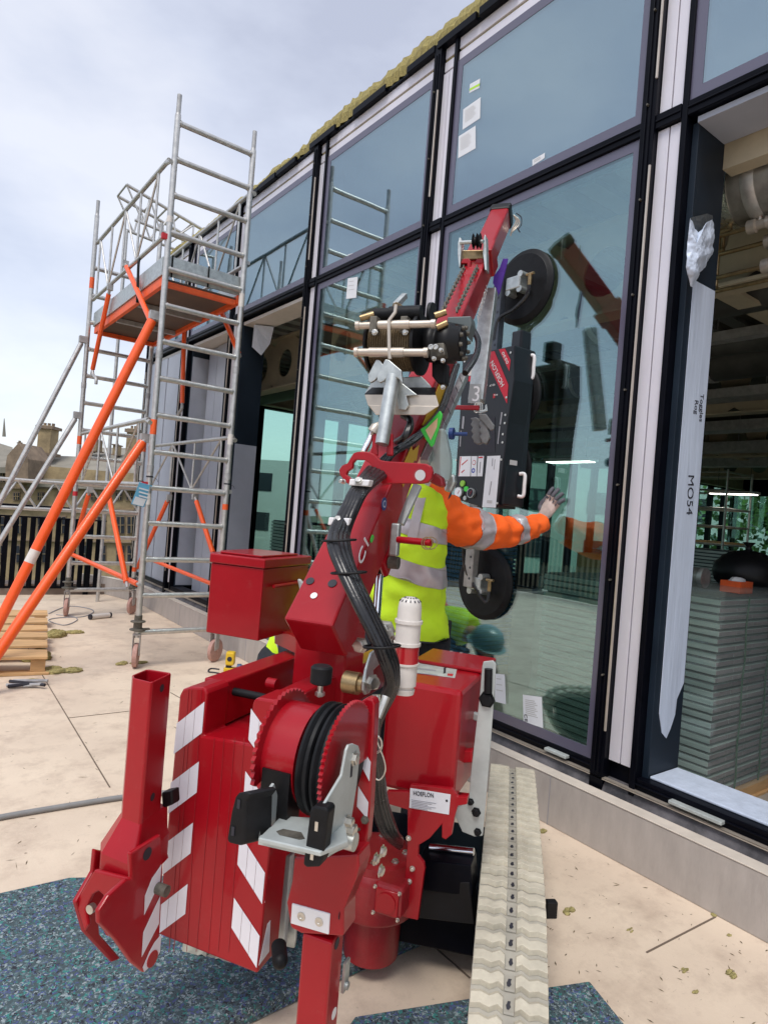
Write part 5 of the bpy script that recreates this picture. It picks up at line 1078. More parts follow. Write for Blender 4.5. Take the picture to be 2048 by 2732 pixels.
# winch motor
mc = at(R7(1330, 540), 2.10); b = MB(); b.lathe(mc - MR * .075, MR, [(0, .04), (.005, .058), (.03, .062), (.034, .054), (.045, .054), (.049, .064), (.09, .064), (.094, .056), (.12, .056), (.125, .045)], 30); mo_ = b.build('winch_motor', 'black', wn_)
for k_ in range(10): a = k_ * .628; bolt(mc + MR * .05 + (UP * math.cos(a) + MD * math.sin(a)) * .050, MR, .006, mo_, 'jack')
pbox([(1315, 255), (1560, 245), (1570, 330), (1530, 480), (1480, 350), (1310, 320)], R7, PD(R7(1440, 300), 2.12), MD * .06, 'motor_housing', mat('housing', (.10, .12, .12), .4), mo_)
pbox([(1120, 540), (1275, 525), (1290, 660), (1130, 690)], R7, PD(R7(1200, 600), 2.03), MD * .04, 'valve_block', 'jack', mo_)
for x in (1143, 1192): b = MB(); p = at(R7(x, 575), 2.02); b.lathe(p, -MD, [(0, .0085), (.004, .0085), (.0042, .005), (.002, .004)], 14); b.build('port', 'bolt', mo_)
for x, y in ((1175, 700), (1270, 720), (1250, 610), (1270, 1000)): bolt(at(R7(x, y), 2.02), -MD, .0055, mo_, h=.012)
pbox([(1150, 700), (1300, 740), (1290, 960), (1215, 960), (1150, 880)], R7, PD(R7(1220, 850), 2.12), MD * .05, 'motor_bracket', 'black', mo_)
# winch cradle and strut
cp = PD(R7(850, 1150), 2.05)
wcr = pbox([(440, 1070), (1190, 1075), (1225, 1195), (1075, 1280), (560, 1285), (475, 1185)], R7, cp, MD * .006, 'winch_cradle', 'steel_cream', wn_, .002)
pbox([(480, 1185), (1222, 1195), (1075, 1290), (560, 1290)], R7, (cp[0], cp[1] - .004), MD * .004, 'cradle_fold', 'steel_cream', wcr)
pbox([(440, 1068), (540, 900), (600, 905), (1040, 880), (1130, 970), (1190, 1072)], R7, PD(R7(850, 1000), 2.14), MD * .005, 'cradle_back', 'galv', wcr)
b = MB(); b.prism([onP(R7(*p), MD, cp[1] + o_) for p, o_ in (((445, 1066), 0), ((1190, 1071), 0), ((1190, 1000), .07), ((520, 1000), .07))], (0, 0, -.003)); b.build('cradle_floor', 'black', wcr)
pbox([(478, 870), (563, 706), (600, 712), (650, 780), (600, 860), (550, 925), (505, 950), (482, 930)], R7, PD(R7(560, 820), 2.045), MD * .012, 'strut_lug', 'galv', wn_, .002)
pbox([(572, 880), (660, 703), (700, 710), (830, 820), (842, 960), (800, 905), (705, 862), (640, 935), (600, 952), (576, 932)], R7, PD(R7(660, 820), 2.01), MD * .012, 'strut_lug', 'galv', wn_, .002)
pbox([(690, 760), (830, 820), (845, 960), (1000, 1080), (880, 1090), (905, 1190), (870, 1240), (800, 1230), (760, 900)], R7, PD(R7(840, 950), 2.035), MD * .008, 'strut_gusset', 'galv', wcr, .002)
b = MB(); b.cyl(at(R7(745, 880), 2.02), at(R7(625, 1600), 1.98), .023, .021, seg=24); so = b.build('support_strut', 'galv', wn_)
for x0 in (545, 705): pbox([(x0 - 20, 1490), (x0 + 30, 1480), (x0 + 35, 1720), (x0 - 35, 1720)], R7, PD(R7(x0, 1600), 1.99), MD * .012, 'strut_cheek', 'red')
b = MB(); b.cyl(at(R7(430, 1680), 1.99), at(R7(560, 1420), 2.02), .010); b.build('gas_strut', 'chrome', crane); b = MB(); b.lathe(at(R7(530, 1470), 2.0), at(R7(575, 1400), 2.0) - at(R7(530, 1470), 2.0), [(0, .018), (.02, .016), (.035, .004)], 14); b.build('strut_tip', 'steel_cream', so)
# ---- chains and sheave bracket near the tip
def chain(p, q, k_, rr=.0032):
    p, q = V(p), V(q); L3 = (q - p).length; n_ = int(L3 / .028); d = (q - p).normalized(); b = MB(); x = d.cross(MR).normalized()
    for i in range(n_):
        c = p + d * (.028 * (i + .5)); u = MR if i % 2 else x
        b.tube([c + d * .019 * math.cos(a) + u * .0085 * math.sin(a) for a in [6.283 * j / 8 for j in range(8)]], rr, 5, closed=True)
    return b.build('leaf_chain', 'jack', s2)
chain(at(R9(200, 950), 2.98), at(R7(1240, 240), 2.42), 0); chain(at(R9(385, 950), 2.95), at(R7(1410, 200), 2.38), 1)
for q in ([(108, 780), (112, 620), (130, 545), (150, 545), (162, 600), (140, 960), (128, 960)], [(462, 760), (470, 560), (485, 505), (502, 510), (505, 600), (515, 1000), (490, 1000)]):
    pbox(q, R9, PD(R9(300, 700), 2.95), MD * .05, 'sheave_plate', 'galv', s2, .001)
pbox([(165, 720), (460, 715), (470, 840), (150, 860)], R9, PD(R9(300, 780), 2.99), MD * .03, 'sheave_guard', 'brass', s2)
b = MB(); b.cyl(at(R9(145, 615), 2.97), at(R9(470, 600), 2.91), .0085); b.build('sheave_pin', 'galv', s2)
b = MB(); p = at(R9(318, 600), 2.94); b.lathe(p, MR, [(0, .022), (.004, .034), (.009, .020), (.018, .018), (.022, .034), (.027, .020), (.036, .034), (.04, .02)], 24); b.build('sheave', 'rubber', s2)
for x0 in (0, 195):
    pbox([(150 + x0, 905), (178 + x0, 838), (262 + x0, 832), (290 + x0 * .9, 870), (270 + x0 * .95, 1120), (235 + x0, 1120), (240 + x0, 905)], R9, PD(R9(220 + x0, 950), 2.96), MD * .03, 'chain_anchor', 'red', s2, .003)
pbox([(165, 910), (235, 915), (240, 1130), (150, 1130)], R9, PD(R9(200, 1000), 2.975), MD * .01, 'anchor_recess', 'black', s2); pbox([(370, 920), (450, 920), (455, 1110), (360, 1120)], R9, PD(R9(400, 1000), 2.965), MD * .01, 'anchor_recess', 'black', s2)
b = MB()
for k_ in range(3): b.tube(smooth([at(R9(*p), 3.40) for p in ((890, 230), (930 + 20 * k_, 300), (900 + 30 * k_, 380), (870, 430 + 20 * k_), (850, 520))], 5), .004, 6)
b.build('tip_wires', 'steel_cream', s3)
b = MB(); b.tube(smooth([at(R9(*p), 3.3) for p in ((930, 200), (1000, 260), (1000, 360), (960, 430), (985, 470), (940, 400))], 5), .0025, 6); b.build('tip_wires', 'ink', s3)
# ---- lamp stack (warning beacon)
p = at((1075, 1850), 1.60); q = at((1078, 1592), 1.60); hL = (q - p).z
b = MB(); b.lathe(p, UP, [(0, .026), (.012, .028), (.014, .024), (.02, .024), (.021, .030), (.30 * hL, .030), (.305 * hL, .034), (.325 * hL, .034)], 32); bc = b.build('beacon_base', 'offwhite', crane)
b = MB(); b.lathe(p, UP, [(.325 * hL, .031), (.50 * hL, .031)], 32); b.build('red_lens', mat('lens_red', (.42, .012, .018), .25, coat=.6), bc)
b = MB(); b.lathe(p, UP, [(.50 * hL, .031), (.502 * hL, .034), (.535 * hL, .034), (.537 * hL, .031), (.73 * hL, .031), (.732 * hL, .0345), (.765 * hL, .0345), (.767 * hL, .030), (.90 * hL, .029), (.95 * hL, .027), (.985 * hL, .021), (1.0 * hL, .012), (1.003 * hL, .0)], 32); wt_ = b.build('beacon_body', 'offwhite', bc)
for k_ in range(14):
    a = k_ * 6.283 / 14; d_ = V((math.cos(a), math.sin(a), 0)); b = MB(); b.bar(p + UP * .958 * hL + d_ * .027, p + UP * .999 * hL + d_ * .0135, .0028, .002, up=UP); b.build('vent_slot', 'ink', wt_)
b = MB(); q = at((890, 1745 + 190), 1.5); 
# silver knuckle link behind the hoses
pbox([(940, 1290), (985, 1260), (1010, 1290), (1040, 1420), (960, 1500), (965, 1640), (915, 1770), (870, 1790), (845, 1740), (850, 1640), (880, 1480)], R8, PR(R8(930, 1550), 1.62), -MR * .008, 'knuckle_link', 'galv', bevel=.003)
bolt(at(R8(935, 1640), 1.60), MR - MD * .6, .016, crane, h=.015); b = MB(); c = at(R8(790, 1660), 1.64); b.cyl(c, c - MR * .04 + MD * .0, .028); b.cyl(c + MR * .012, c, .02); b.build('knuckle_boss', 'brass', crane)
bolt(at(R8(1105, 1020), 1.72), -MD, .020, crane, h=.03); bolt(at(R8(1120, 1080), 1.7), -MD, .016, crane, h=.03)
# ================================================================== vacuum lifter on the glass
LX = 2.42
lf = thing('vacuum_lifter', 'black vacuum glass lifter with round suction cups clinging to the glass pane', 'vacuum lifter', (2.6, 2.45, 1.5))
s0_, s1_, z0_, z1_ = 2.27, 2.615, 1.50, 2.31
def lfx(p): return onP(R6(*p), V((1, 0, 0)), LX)
outl = [(238, 212), (545, 155), (850, 92), (845, 500), (770, 1000), (700, 1640), (640, 2010), (470, 2006), (140, 1905), (160, 1500), (200, 960), (225, 500)]
b = MB(); b.prism([lfx(p) for p in outl], (.14, 0, 0)); bd = b.build('housing', mat('lifter_black', (.007, .008, .012), .34, var=.3, scale=10), lf, bevel=.004)
XP_ = (V((1, 0, 0)), LX)
def ld_(q, m, nm='label', par=None, lift=.0012): return decal(q, R6, XP_, par or bd, nm, m, lift)
ld_([(278, 905), (620, 940), (622, 1352), (262, 1362)], 'ink', 'recess')
rb_ = ld_([(548, 172), (615, 162), (778, 560), (762, 782), (546, 320)], mat('banner', (.55, .008, .03), .4), 'red_banner'); ld_([(665, 142), (738, 130), (805, 268), (790, 400)], 'banner', 'red_banner')
textpx('HOEFLON', (735, 560), (600, 270), XP_, R6, 'white', rb_, lift=.003, h=.024)
textpx('0530', (785, 300), (725, 165), XP_, R6, 'white', rb_, lift=.003, h=.014)
textpx('07 /', (625, 548), (520, 560), XP_, R6, 'white', bd, lift=.0025, h=.011)
textpx('KG', (655, 668), (612, 672), XP_, R6, 'white', bd, lift=.0025, h=.009); 
for q in ([(600, 668), (625, 665), (620, 715), (597, 718)],): ld_(q, 'ink_red')
for q in ([(695, 880), (712, 884), (690, 1030), (675, 1026)], [(670, 1045), (684, 1050), (660, 1260), (648, 1255)], [(240, 930), (262, 934), (250, 1080), (228, 1075)], [(215, 1100), (226, 1102), (215, 1290), (205, 1286)]): ld_(q, 'ink_grey', 'small_print')
l1 = ld_([(207, 1405), (340, 1402), (328, 1640), (190, 1640)], 'paper'); l2 = ld_([(346, 1402), (412, 1402), (402, 1640), (336, 1640)], 'paper'); l3 = ld_([(425, 1400), (492, 1399), (472, 1640), (410, 1640)], 'paper'); l4 = ld_([(530, 1402), (685, 1395), (630, 2010), (470, 2004)], 'paper')
ld_([(215, 1410), (225, 1410), (200, 1630), (195, 1630)], 'ink_red', 'small_print', l1, .002)
for q, m in (([(430, 1410), (480, 1408), (478, 1425), (430, 1427)], 'ink_red'), ([(228, 1500), (300, 1440), (302, 1448), (232, 1512)], 'ink_red'), ([(225, 1590), (262, 1560), (262, 1572), (226, 1604)], 'ink_red'), ([(445, 1470), (456, 1470), (446, 1600), (436, 1600)], 'ink_grey'), ([(590, 1430), (600, 1430), (594, 1520), (584, 1520)], 'ink_grey'), ([(575, 1700), (586, 1700), (560, 1860), (549, 1860)], 'ink_grey'), ([(620, 1440), (626, 1440), (612, 1560), (606, 1560)], 'ink_grey'), ([(530, 1920), (590, 1925), (586, 1960), (526, 1955)], 'pale_grey')): ld_(q, m, 'small_print', l4, .0022)
def disc(p, r_, m, nm, lift=.001, par=None, h=.003):
    c = onP(R6(*p), *XP_); b = MB(); b.cyl(c - V((lift, 0, 0)), c - V((lift + h, 0, 0)), r_, seg=24); return b.build(nm, m, par or bd)
disc((375, 1478), .013, 'ink_red', 'print_ring', .0022, l2, .0005); disc((375, 1478), .010, 'paper', 'print_ring', .003, l2, .0005); disc((366, 1572), .013, 'ink_blue', 'print_disc', .0022, l2, .0005); disc((368, 1572), .006, 'paper', 'print_disc', .003, l2, .0005)
for p, r_, m in (((245, 1726), .0165, mat('btn', (.25, .5, .06), .4)), ((287, 1790), .014, 'green'), ((275, 1898), .012, 'galv'), ((865, 1100), .0, 'purple')):
    if r_: disc(p, r_, m, 'button', par=bd, h=.008)
for p, r_ in (((205, 1832), .029), ((350, 1838), .026)):
    g = disc(p, r_, 'galv', 'gauge', h=.014); disc(p, r_ * .86, 'paper' if r_ > .028 else 'ink', 'gauge_face', .0145, g, .0008); c = onP(R6(*p), *XP_); b = MB(); b.bar(c - V((.0165, 0, .008)), c + V((-.0165, -.012, .012)), .002, .001); b.build('needle', 'ink_red', g)
for p in ((808, 180), (758, 708), (265, 285), (738, 1012), (716, 1143), (165, 1450), (697, 1442), (650, 1958), (745, 915), (712, 1240)): disc(p, .0058, 'bolt', 'screw')
disc((330, 400), .024, 'offwhite', 'round_label', .001, bd, .001); ld_([(312, 460), (362, 450), (358, 515), (308, 520)], 'banner', 'label')
# side strip: face towards the near end
sy = s0_ - .005
SP = (V((0, 1, 0)), 2.262)
b = MB(); b.box((LX + .02, 2.263, 1.50), (2.60, 2.33, 2.315)); sd_ = b.build('side_channel', 'lifter_black', lf, bevel=.008)
def sdl(x, z, w, h, m, nm='label'): b = MB(); b.box((x, 2.2615, z), (x + w, 2.2628, z + h)); return b.build(nm, m, sd_)
a_ = sdl(2.475, 1.98, .062, .115, 'pale_grey'); sdl(2.478, 1.985, .02, .02, 'ink_red', 'label_mark'); sdl(2.47, 1.745, .055, .085, 'pale_grey'); sdl(2.466, 1.71, .055, .028, 'pale_grey'); b = MB(); b.cyl((2.525, 2.2625, 1.94), (2.525, 2.258, 1.94), .010); b.build('purple_cap', 'purple', sd_)
for z in (2.17, 1.56): b = MB(); b.tube(smooth([(2.545, 2.262, z + .11), (2.558, 2.238, z + .108), (2.558, 2.235, z + .05), (2.558, 2.238, z - .002), (2.545, 2.262, z - .004)], 5), .0095, 10); b.build('white_handle', 'white', sd_)
def cup(y, z, arm=None, br=True):
    c = V((2.684, y, z)); b = MB(); b.lathe(c, (-1, 0, 0), [(0, .198), (.006, .205), (.018, .206), (.026, .198), (.03, .182), (.034, .178), (.036, .06), (.05, .05), (.055, .0)], 48); cu = b.build('suction_cup', 'rubber', lf)
    if br:
        b = MB(); b.box((2.575, y - .055, z - .035), (2.64, y + .045, z + .035)); g = b.build('cup_bracket', 'galv', cu, bevel=.006)
        for dy, dz in ((-.05, -.04), (.03, -.045), (-.05, .04)): b = MB(); b.cyl((2.58, y + dy, z + dz), (2.64, y + dy, z + dz), .018); b.build('bracket_lug', 'galv', cu)
        b = MB(); b.cyl((2.60, y - .105, z - .03), (2.60, y - .105, z + .03), .011); b.cyl((2.60, y - .08, z + .03), (2.60, y - .13, z + .03), .008); b.build('brass_fitting', 'brass', cu)
        b = MB(); b.tube(smooth([(2.60, y - .105, z - .03), (2.59, y - .10, z - .09), (2.575, y - .03, z - .15 if z > 2 else z - .03), (2.56, y + .06, z - .19 if z > 2 else z + .1), (2.56, y + .08, z - .3 if z > 2 else z + .3)], 6), .011, 8); b.build('air_hose', 'hose', cu)
    return cu
cup(2.45, 2.71); cup(2.565, 1.065); cup(2.475, 2.10, br=False); cup(2.50, 1.70, br=False); cup(2.62, 2.10, br=False) if False else None
b = MB(); b.box((2.555, 2.505, 2.30), (2.60, 2.565, 2.76)); t_ = b.build('extension_tube', mat('dark_tube', (.09, .10, .12), .4, .5, var=.2, scale=20), lf, bevel=.004)
for z in (2.38, 2.47, 2.56, 2.64): b = MB(); b.cyl((2.5545, 2.52, z), (2.554, 2.52, z), .007); b.build('tube_hole', 'ink', t_)
b = MB(); b.box((2.555, 2.555, 1.04), (2.60, 2.62, 1.52)); t_ = b.build('extension_tube', mat('grey_tube', (.30, .29, .28), .4, .5, var=.2, scale=20), lf, bevel=.004)
for z in (1.09, 1.15, 1.21, 1.27): b = MB(); b.cyl((2.5545, 2.575, z), (2.554, 2.575, z), .007); b.build('tube_hole', 'ink', t_)
b = MB(); b.box((2.52, 2.30, 2.31), (2.60, 2.37, 2.42)); b.build('top_clamp', 'lifter_black', lf, bevel=.01)
# hanging bar with number plate, knuckle and pin
b = MB(); p, q = at(R9(560, 1290), 3.22), at(R6(400, 760), 3.12)
b.bar(p, q, .072, .06, up=MD); hb_ = b.build('hanger_bar', 'galv', lf, bevel=.004)
n3 = PD(R6(370, 660), 3.06); pl3 = pbox([(322, 548), (452, 548), (440, 782), (298, 772)], R6, n3, MD * .004, 'number_plate', mat('plate_grey', (.33, .34, .34), .5), hb_, .001)
textpx('3', (335, 752), (425, 756), n3, R6, 'white', pl3, lift=.001, h=.075)
pbox([(115, 795), (430, 800), (430, 858), (118, 848)], R6, PD(R6(270, 825), 3.05), MD * .014, 'lock_pin', 'red', hb_, .004)
for k_ in range(3): c = at(R6(400 + 22 * k_, 830), 3.04); b = MB(); b.tube([c + RT * .010 * math.cos(a) + UP * .024 * math.sin(a) for a in [6.283 * i / 14 for i in range(14)]], .003, 6, closed=True); b.build('ring', 'bolt', hb_)
for x0, dd in ((0, 3.02), (95, 2.99)):
    pts = [(325 + x0, 950), (400 + x0, 940), (470 + x0 * .5, 1000), (520 + x0 * .4, 1180), (500 + x0 * .3, 1235), (420 + x0, 1262), (372 + x0, 1245)]
    for i in range(7): pts += [(350 + x0 - (10 if i % 2 else -16) - 6 * i * .4, 1215 - i * 38)]
    pbox(pts, R6, PD(R6(400, 1100), dd), MD * .03, 'knuckle_plate', mat('cast_grey', (.17, .17, .17), .5, .4, var=.2, scale=20), hb_, .004)
pbox([(420, 900), (510, 900), (612, 1040), (600, 1090), (560, 1100), (440, 960)], R6, PD(R6(500, 1000), 2.97), MD * .02, 'knuckle_link', 'cast_grey', hb_, .004)
b = MB(); b.cyl(at(R6(105, 1140), 3.05), at(R6(290, 1140), 3.05), .009); b.lathe(at(R6(85, 1135), 3.05), MR, [(0, .028), (.02, .028)], 16); b.build('blue_knob', 'blue', hb_)
pbox([(500, 800), (522, 790), (530, 870), (440, 900), (430, 860), (500, 850)], R6, PD(R6(480, 850), 3.0), MD * .01, 'shackle', 'galv', hb_, .003)
sl_ = PD(R9(720, 1100), 3.28); b = MB(); slab(b, [(742, 835), (815, 835), (790, 960), (740, 1150), (700, 1310), (650, 1395), (640, 1250), (600, 1180), (610, 1080), (690, 980)], R9, sl_, MD * .012); ps = b.build('strap', 'purple', bevel=.004); tag(ps, 'purple lifting strap hanging from the boom tip beside the top suction cup', 'strap')
# silver stay and plastic sheet beside the boom
b = MB(); p, q = at(R7(1490, 880), 2.75), at(R7(1075, 1800), 2.32); b.bar(p, q, .032, .032, up=MD); b.build('stay_bar', 'galv', crane, bevel=.002)
b = MB(); rows = [[(1200, 1440), (1250, 1430), (1300, 1440)], [(1160, 1560), (1250, 1560), (1320, 1580)], [(1120, 1700), (1230, 1700), (1360, 1720)], [(1110, 1850), (1240, 1860), (1365, 1870)], [(1130, 1950), (1250, 1980), (1340, 2010)]]
vs = [at(R7(*p), 2.30 + (.0 if j == 1 else .07) + .01 * (i % 2)) for i, r_ in enumerate(rows) for j, p in enumerate(r_)]; b.add(vs, [[3 * i + j, 3 * i + j + 1, 3 * i + 4 + j, 3 * i + 3 + j] for i in range(4) for j in range(2)], True); psh = b.build('sheet', 'plastic_sheet', subsurf=2)
psh.name = 'plastic_sheet'; so_ = psh.modifiers.new('s', 'SOLIDIFY'); so_.thickness = .002; tag(psh, 'crumpled translucent plastic sheet draped beside the boom above the worker', 'plastic sheet')
pbox([(1340, 1905), (1395, 1920), (1400, 2000), (1350, 2110), (1270, 2090), (1290, 1990)], R7, PD(R7(1340, 2000), 2.45), MD * .03, 'head_bracket', 'galv', crane, .01)
pbox([(1175, 1890), (1260, 1950), (1280, 2040), (1230, 2050), (1120, 2000)], R7, PD(R7(1220, 1980), 2.25), MD * .04, 'red_shoe', 'red2', crane, .008)
b = MB(); p, q = at(R3(755, 300), 2.2), at(R3(655, 515), 2.15); b.bar(p, q, .030, .02, up=MD); b.build('guide_rail', 'galv_flat', crane, bevel=.003)

# ================================================================== people
def shear(o, c, k):
    for v in o.data.vertices: v.co.z -= k * (v.co + ORG[o.name] - V(c)).dot(RT)
def person(label, loc, grp=None): return thing('person', label, 'person', loc, grp)
wk = person('person seen from behind in yellow vest over orange jacket, gloved hand on the glass', (1.98, 2.05, 0))
def wp(x, y, d): return at((x, y), d)
hipc = wp(1078, 1700, 2.82); body_pts = [V((hipc.x, hipc.y, .86)), wp(1076, 1600, 2.81), wp(1082, 1500, 2.79), wp(1090, 1400, 2.77), wp(1098, 1335, 2.77), wp(1104, 1300, 2.78), wp(1102, 1275, 2.80), wp(1096, 1255, 2.82)]
# body: one skinned figure
sk_v = []; sk_e = []; sk_r = []
def node(p, r_, par=None): sk_v.append(V(p)); sk_r.append(r_); (sk_e.append((par, len(sk_v) - 1)) if par is not None else None); return len(sk_v) - 1
pel = node(body_pts[0], (.15, .12)); a = node(body_pts[2], (.15, .11), pel); a = node(body_pts[4], (.16, .11), a); nk = node(body_pts[6] + UP * .02, (.06, .06), a); hd0 = node(body_pts[7] + UP * .08, (.085, .095), nk); node(body_pts[7] + UP * .17, (.075, .085), hd0)
shR = node(wp(1150, 1345, 2.76), (.07, .07), a); el = node(wp(1300, 1432, 2.93), (.05, .05), shR); node(wp(1436, 1398, 3.27), (.032, .032), el)
shL = node(wp(1030, 1340, 2.9), (.07, .07), a); e2 = node(wp(1010, 1450, 3.05), (.05, .05), shL); node(wp(1060, 1400, 3.3), (.035, .035), e2)
for s in (-1, 1):
    hp_ = node(body_pts[0] + RT * .09 * s - UP * .06, (.095, .095), pel); kn = node(body_pts[0] + RT * .11 * s - UP * .42 + FW * .04, (.065, .065), hp_); an = node(body_pts[0] + RT * .12 * s - UP * .78, (.045, .045), kn); node(body_pts[0] + RT * .12 * s - UP * .82 + FW * .14, (.04, .035), an)
def skin_body(nm, m, par):
    me = bpy.data.meshes.new(nm); org = ORG[par.name]; me.from_pydata([v - org for v in sk_v], sk_e, []); o = bpy.data.objects.new(nm, me); COL.objects.link(o); o.parent = par; ORG[o.name] = org
    md_ = o.modifiers.new('skin', 'SKIN'); sv = me.skin_vertices[0].data
    for i, r_ in enumerate(sk_r): sv[i].radius = r_; sv[i].use_root = (i == 0)
    md_.use_smooth_shade = True; md_.use_x_symmetry = False; ss = o.modifiers.new('s', 'SUBSURF'); ss.levels = 2; ss.render_levels = 2
    dg = bpy.context.evaluated_depsgraph_get(); me2 = bpy.data.meshes.new_from_object(o.evaluated_get(dg)); o.modifiers.clear(); o.data = me2; me2.materials.clear(); me2.materials.append(MATS[m]); me2.name = nm
    for p in me2.polygons: p.use_smooth = True
    return o
bdy = skin_body('body', 'skin', wk)
def fold(o, amp, sc, seed=0):
    from mathutils import noise
    for v in o.data.vertices:
        p = v.co * sc + V((seed, 0, 0)); k = noise.noise(V((p.x, p.y, p.z * 2.2))) + .5 * noise.noise(p * 2.3); n_ = v.normal; v.co += n_ * amp * k
def cloth(pts, rr, nm, m, par, seg=40, k=6, amp=.006, sc=9, seed=0):
    P = smooth(pts, k); nR = len(rr); R_ = []
    for i in range(len(P)):
        t = i / (len(P) - 1) * (nR - 1); j = min(int(t), nR - 2); f_ = t - j; a, c = rr[j], rr[j + 1]
        a = a if isinstance(a, tuple) else (a, a); c = c if isinstance(c, tuple) else (c, c); R_.append((a[0] + (c[0] - a[0]) * f_, a[1] + (c[1] - a[1]) * f_))
    b = MB(); b.tube(P, R_, seg); o = b.build(nm, m, par); o.data.update(); fold(o, amp, sc, seed); return o, P, R_
vp = [body_pts[0] + UP * .07] + body_pts[1:6] + [body_pts[5] + UP * .03]
vest, VP_, VR_ = cloth(vp, [(.215, .185), (.20, .165), (.195, .15), (.19, .145), (.185, .14), (.15, .10), (.07, .06)], 'vest', 'yellow_vest', wk, seg=72, k=12, amp=.016, sc=8)
def ring(i0, i1, P, R_, m, nm, par, ex=.0035, seg=72, amp=.016, sc=8, seed=0, lip=True):
    b = MB(); b.tube(P[i0:i1 + 1], [(a + ex, c + ex) for a, c in R_[i0:i1 + 1]], seg); o = b.build(nm, m, par); o.data.update(); fold(o, amp, sc, seed); return o
n_ = len(VP_)
bands = [ring(int(n_ * .30), int(n_ * .30) + 6, VP_, VR_, 'reflective', 'reflective_band', vest), ring(int(n_ * .47), int(n_ * .47) + 5, VP_, VR_, 'reflective', 'reflective_band', vest)]
hem = ring(0, 1, VP_, VR_, 'ink', 'hem_tape', vest, .002)
for o in [vest, hem] + bands: shear(o, VP_[int(n_ * .4)], .22)
# reflective brace over the shoulder
P_b = [wp(1123, 1440, 2.60), wp(1130, 1400, 2.60), wp(1138, 1350, 2.605), wp(1148, 1310, 2.63), wp(1152, 1292, 2.68)]
b = MB(); b.add([p + RT * s for p in smooth([wp(1098, 1440, 2.585), wp(1108, 1390, 2.585), wp(1120, 1340, 2.60), wp(1130, 1300, 2.64), wp(1136, 1285, 2.70)], 4) for s in (-.019, .019)], [[2 * i, 2 * i + 1, 2 * i + 3, 2 * i + 2] for i in range(16)], True); b.build('reflective_band', 'reflective', vest)
sl2, SP_, SR_ = cloth([wp(1120, 1325, 2.78), wp(1160, 1360, 2.78), wp(1215, 1395, 2.82), wp(1290, 1418, 2.93), wp(1345, 1420, 3.02), wp(1400, 1410, 3.16), wp(1440, 1396, 3.28)], [.095, (.105, .10), (.092, .09), (.086, .084), (.072, .07), (.064, .064), (.048, .048)], 'jacket_sleeve', 'orange_jacket', wk, seg=48, k=12, amp=.018, sc=12, seed=3)
m_ = len(SP_); ring(int(m_ * .40), int(m_ * .40) + 6, SP_, SR_, 'reflective', 'reflective_band', sl2, .0035, 48, .018, 12, 3); ring(int(m_ * .70), int(m_ * .70) + 4, SP_, SR_, 'reflective', 'reflective_band', sl2, .0035, 48, .018, 12, 3)
b = MB(); c = wp(1152, 1352, 2.74); axd = (SP_[15] - SP_[6]).normalized(); xx = axd.cross(UP).normalized(); yy = xx.cross(axd); b.tube([SP_[12] + (xx * math.cos(t) * .109 + yy * math.sin(t) * .107) for t in [6.283 * i / 24 for i in range(24)]], .004, 6, closed=True); b.build('armhole_trim', 'ink', vest)
cloth([wp(1040, 1320, 2.84), wp(1020, 1370, 2.92), wp(1012, 1440, 3.05), wp(1060, 1400, 3.28)], [.08, .08, .065, .05], 'jacket_sleeve', 'orange_jacket', wk, seg=24, seed=5)
for s in (-1, 1):
    h0 = body_pts[0]; cloth([h0 + RT * .08 * s + UP * .1, h0 + RT * .09 * s - UP * .1, h0 + RT * .11 * s - UP * .42 + FW * .04, h0 + RT * .12 * s - UP * .78], [(.115, .125), (.11, .115), (.082, .085), (.07, .075)], 'trouser_leg', 'dark_cloth', wk, seg=24, amp=.008, seed=s)
    f0 = h0 + RT * .12 * s; f0 = V((f0.x, f0.y, 0)); b = MB(); b.tube(smooth([f0 + UP * .09 - FW * .03, f0 + UP * .055 + FW * .03, f0 + UP * .045 + FW * .12, f0 + UP * .035 + FW * .19], 4), [(.05, .05)] * 4 + [(.05, .052)] * 4 + [(.048, .045)] * 4 + [(.03, .03)], 16); b.build('boot', 'black', wk)
hc = body_pts[7] + UP * .115; b = MB(); b.ball(hc, .102, 20, 12, (1, 1, 1.05)); b.build('hair', 'hair', wk)
b = MB(); b.lathe(hc + UP * .02, UP, [(0, .125), (.004, .128), (.01, .112), (.05, .108), (.085, .085), (.105, .045), (.110, 0)], 28); b.build('hard_hat', 'white', wk)
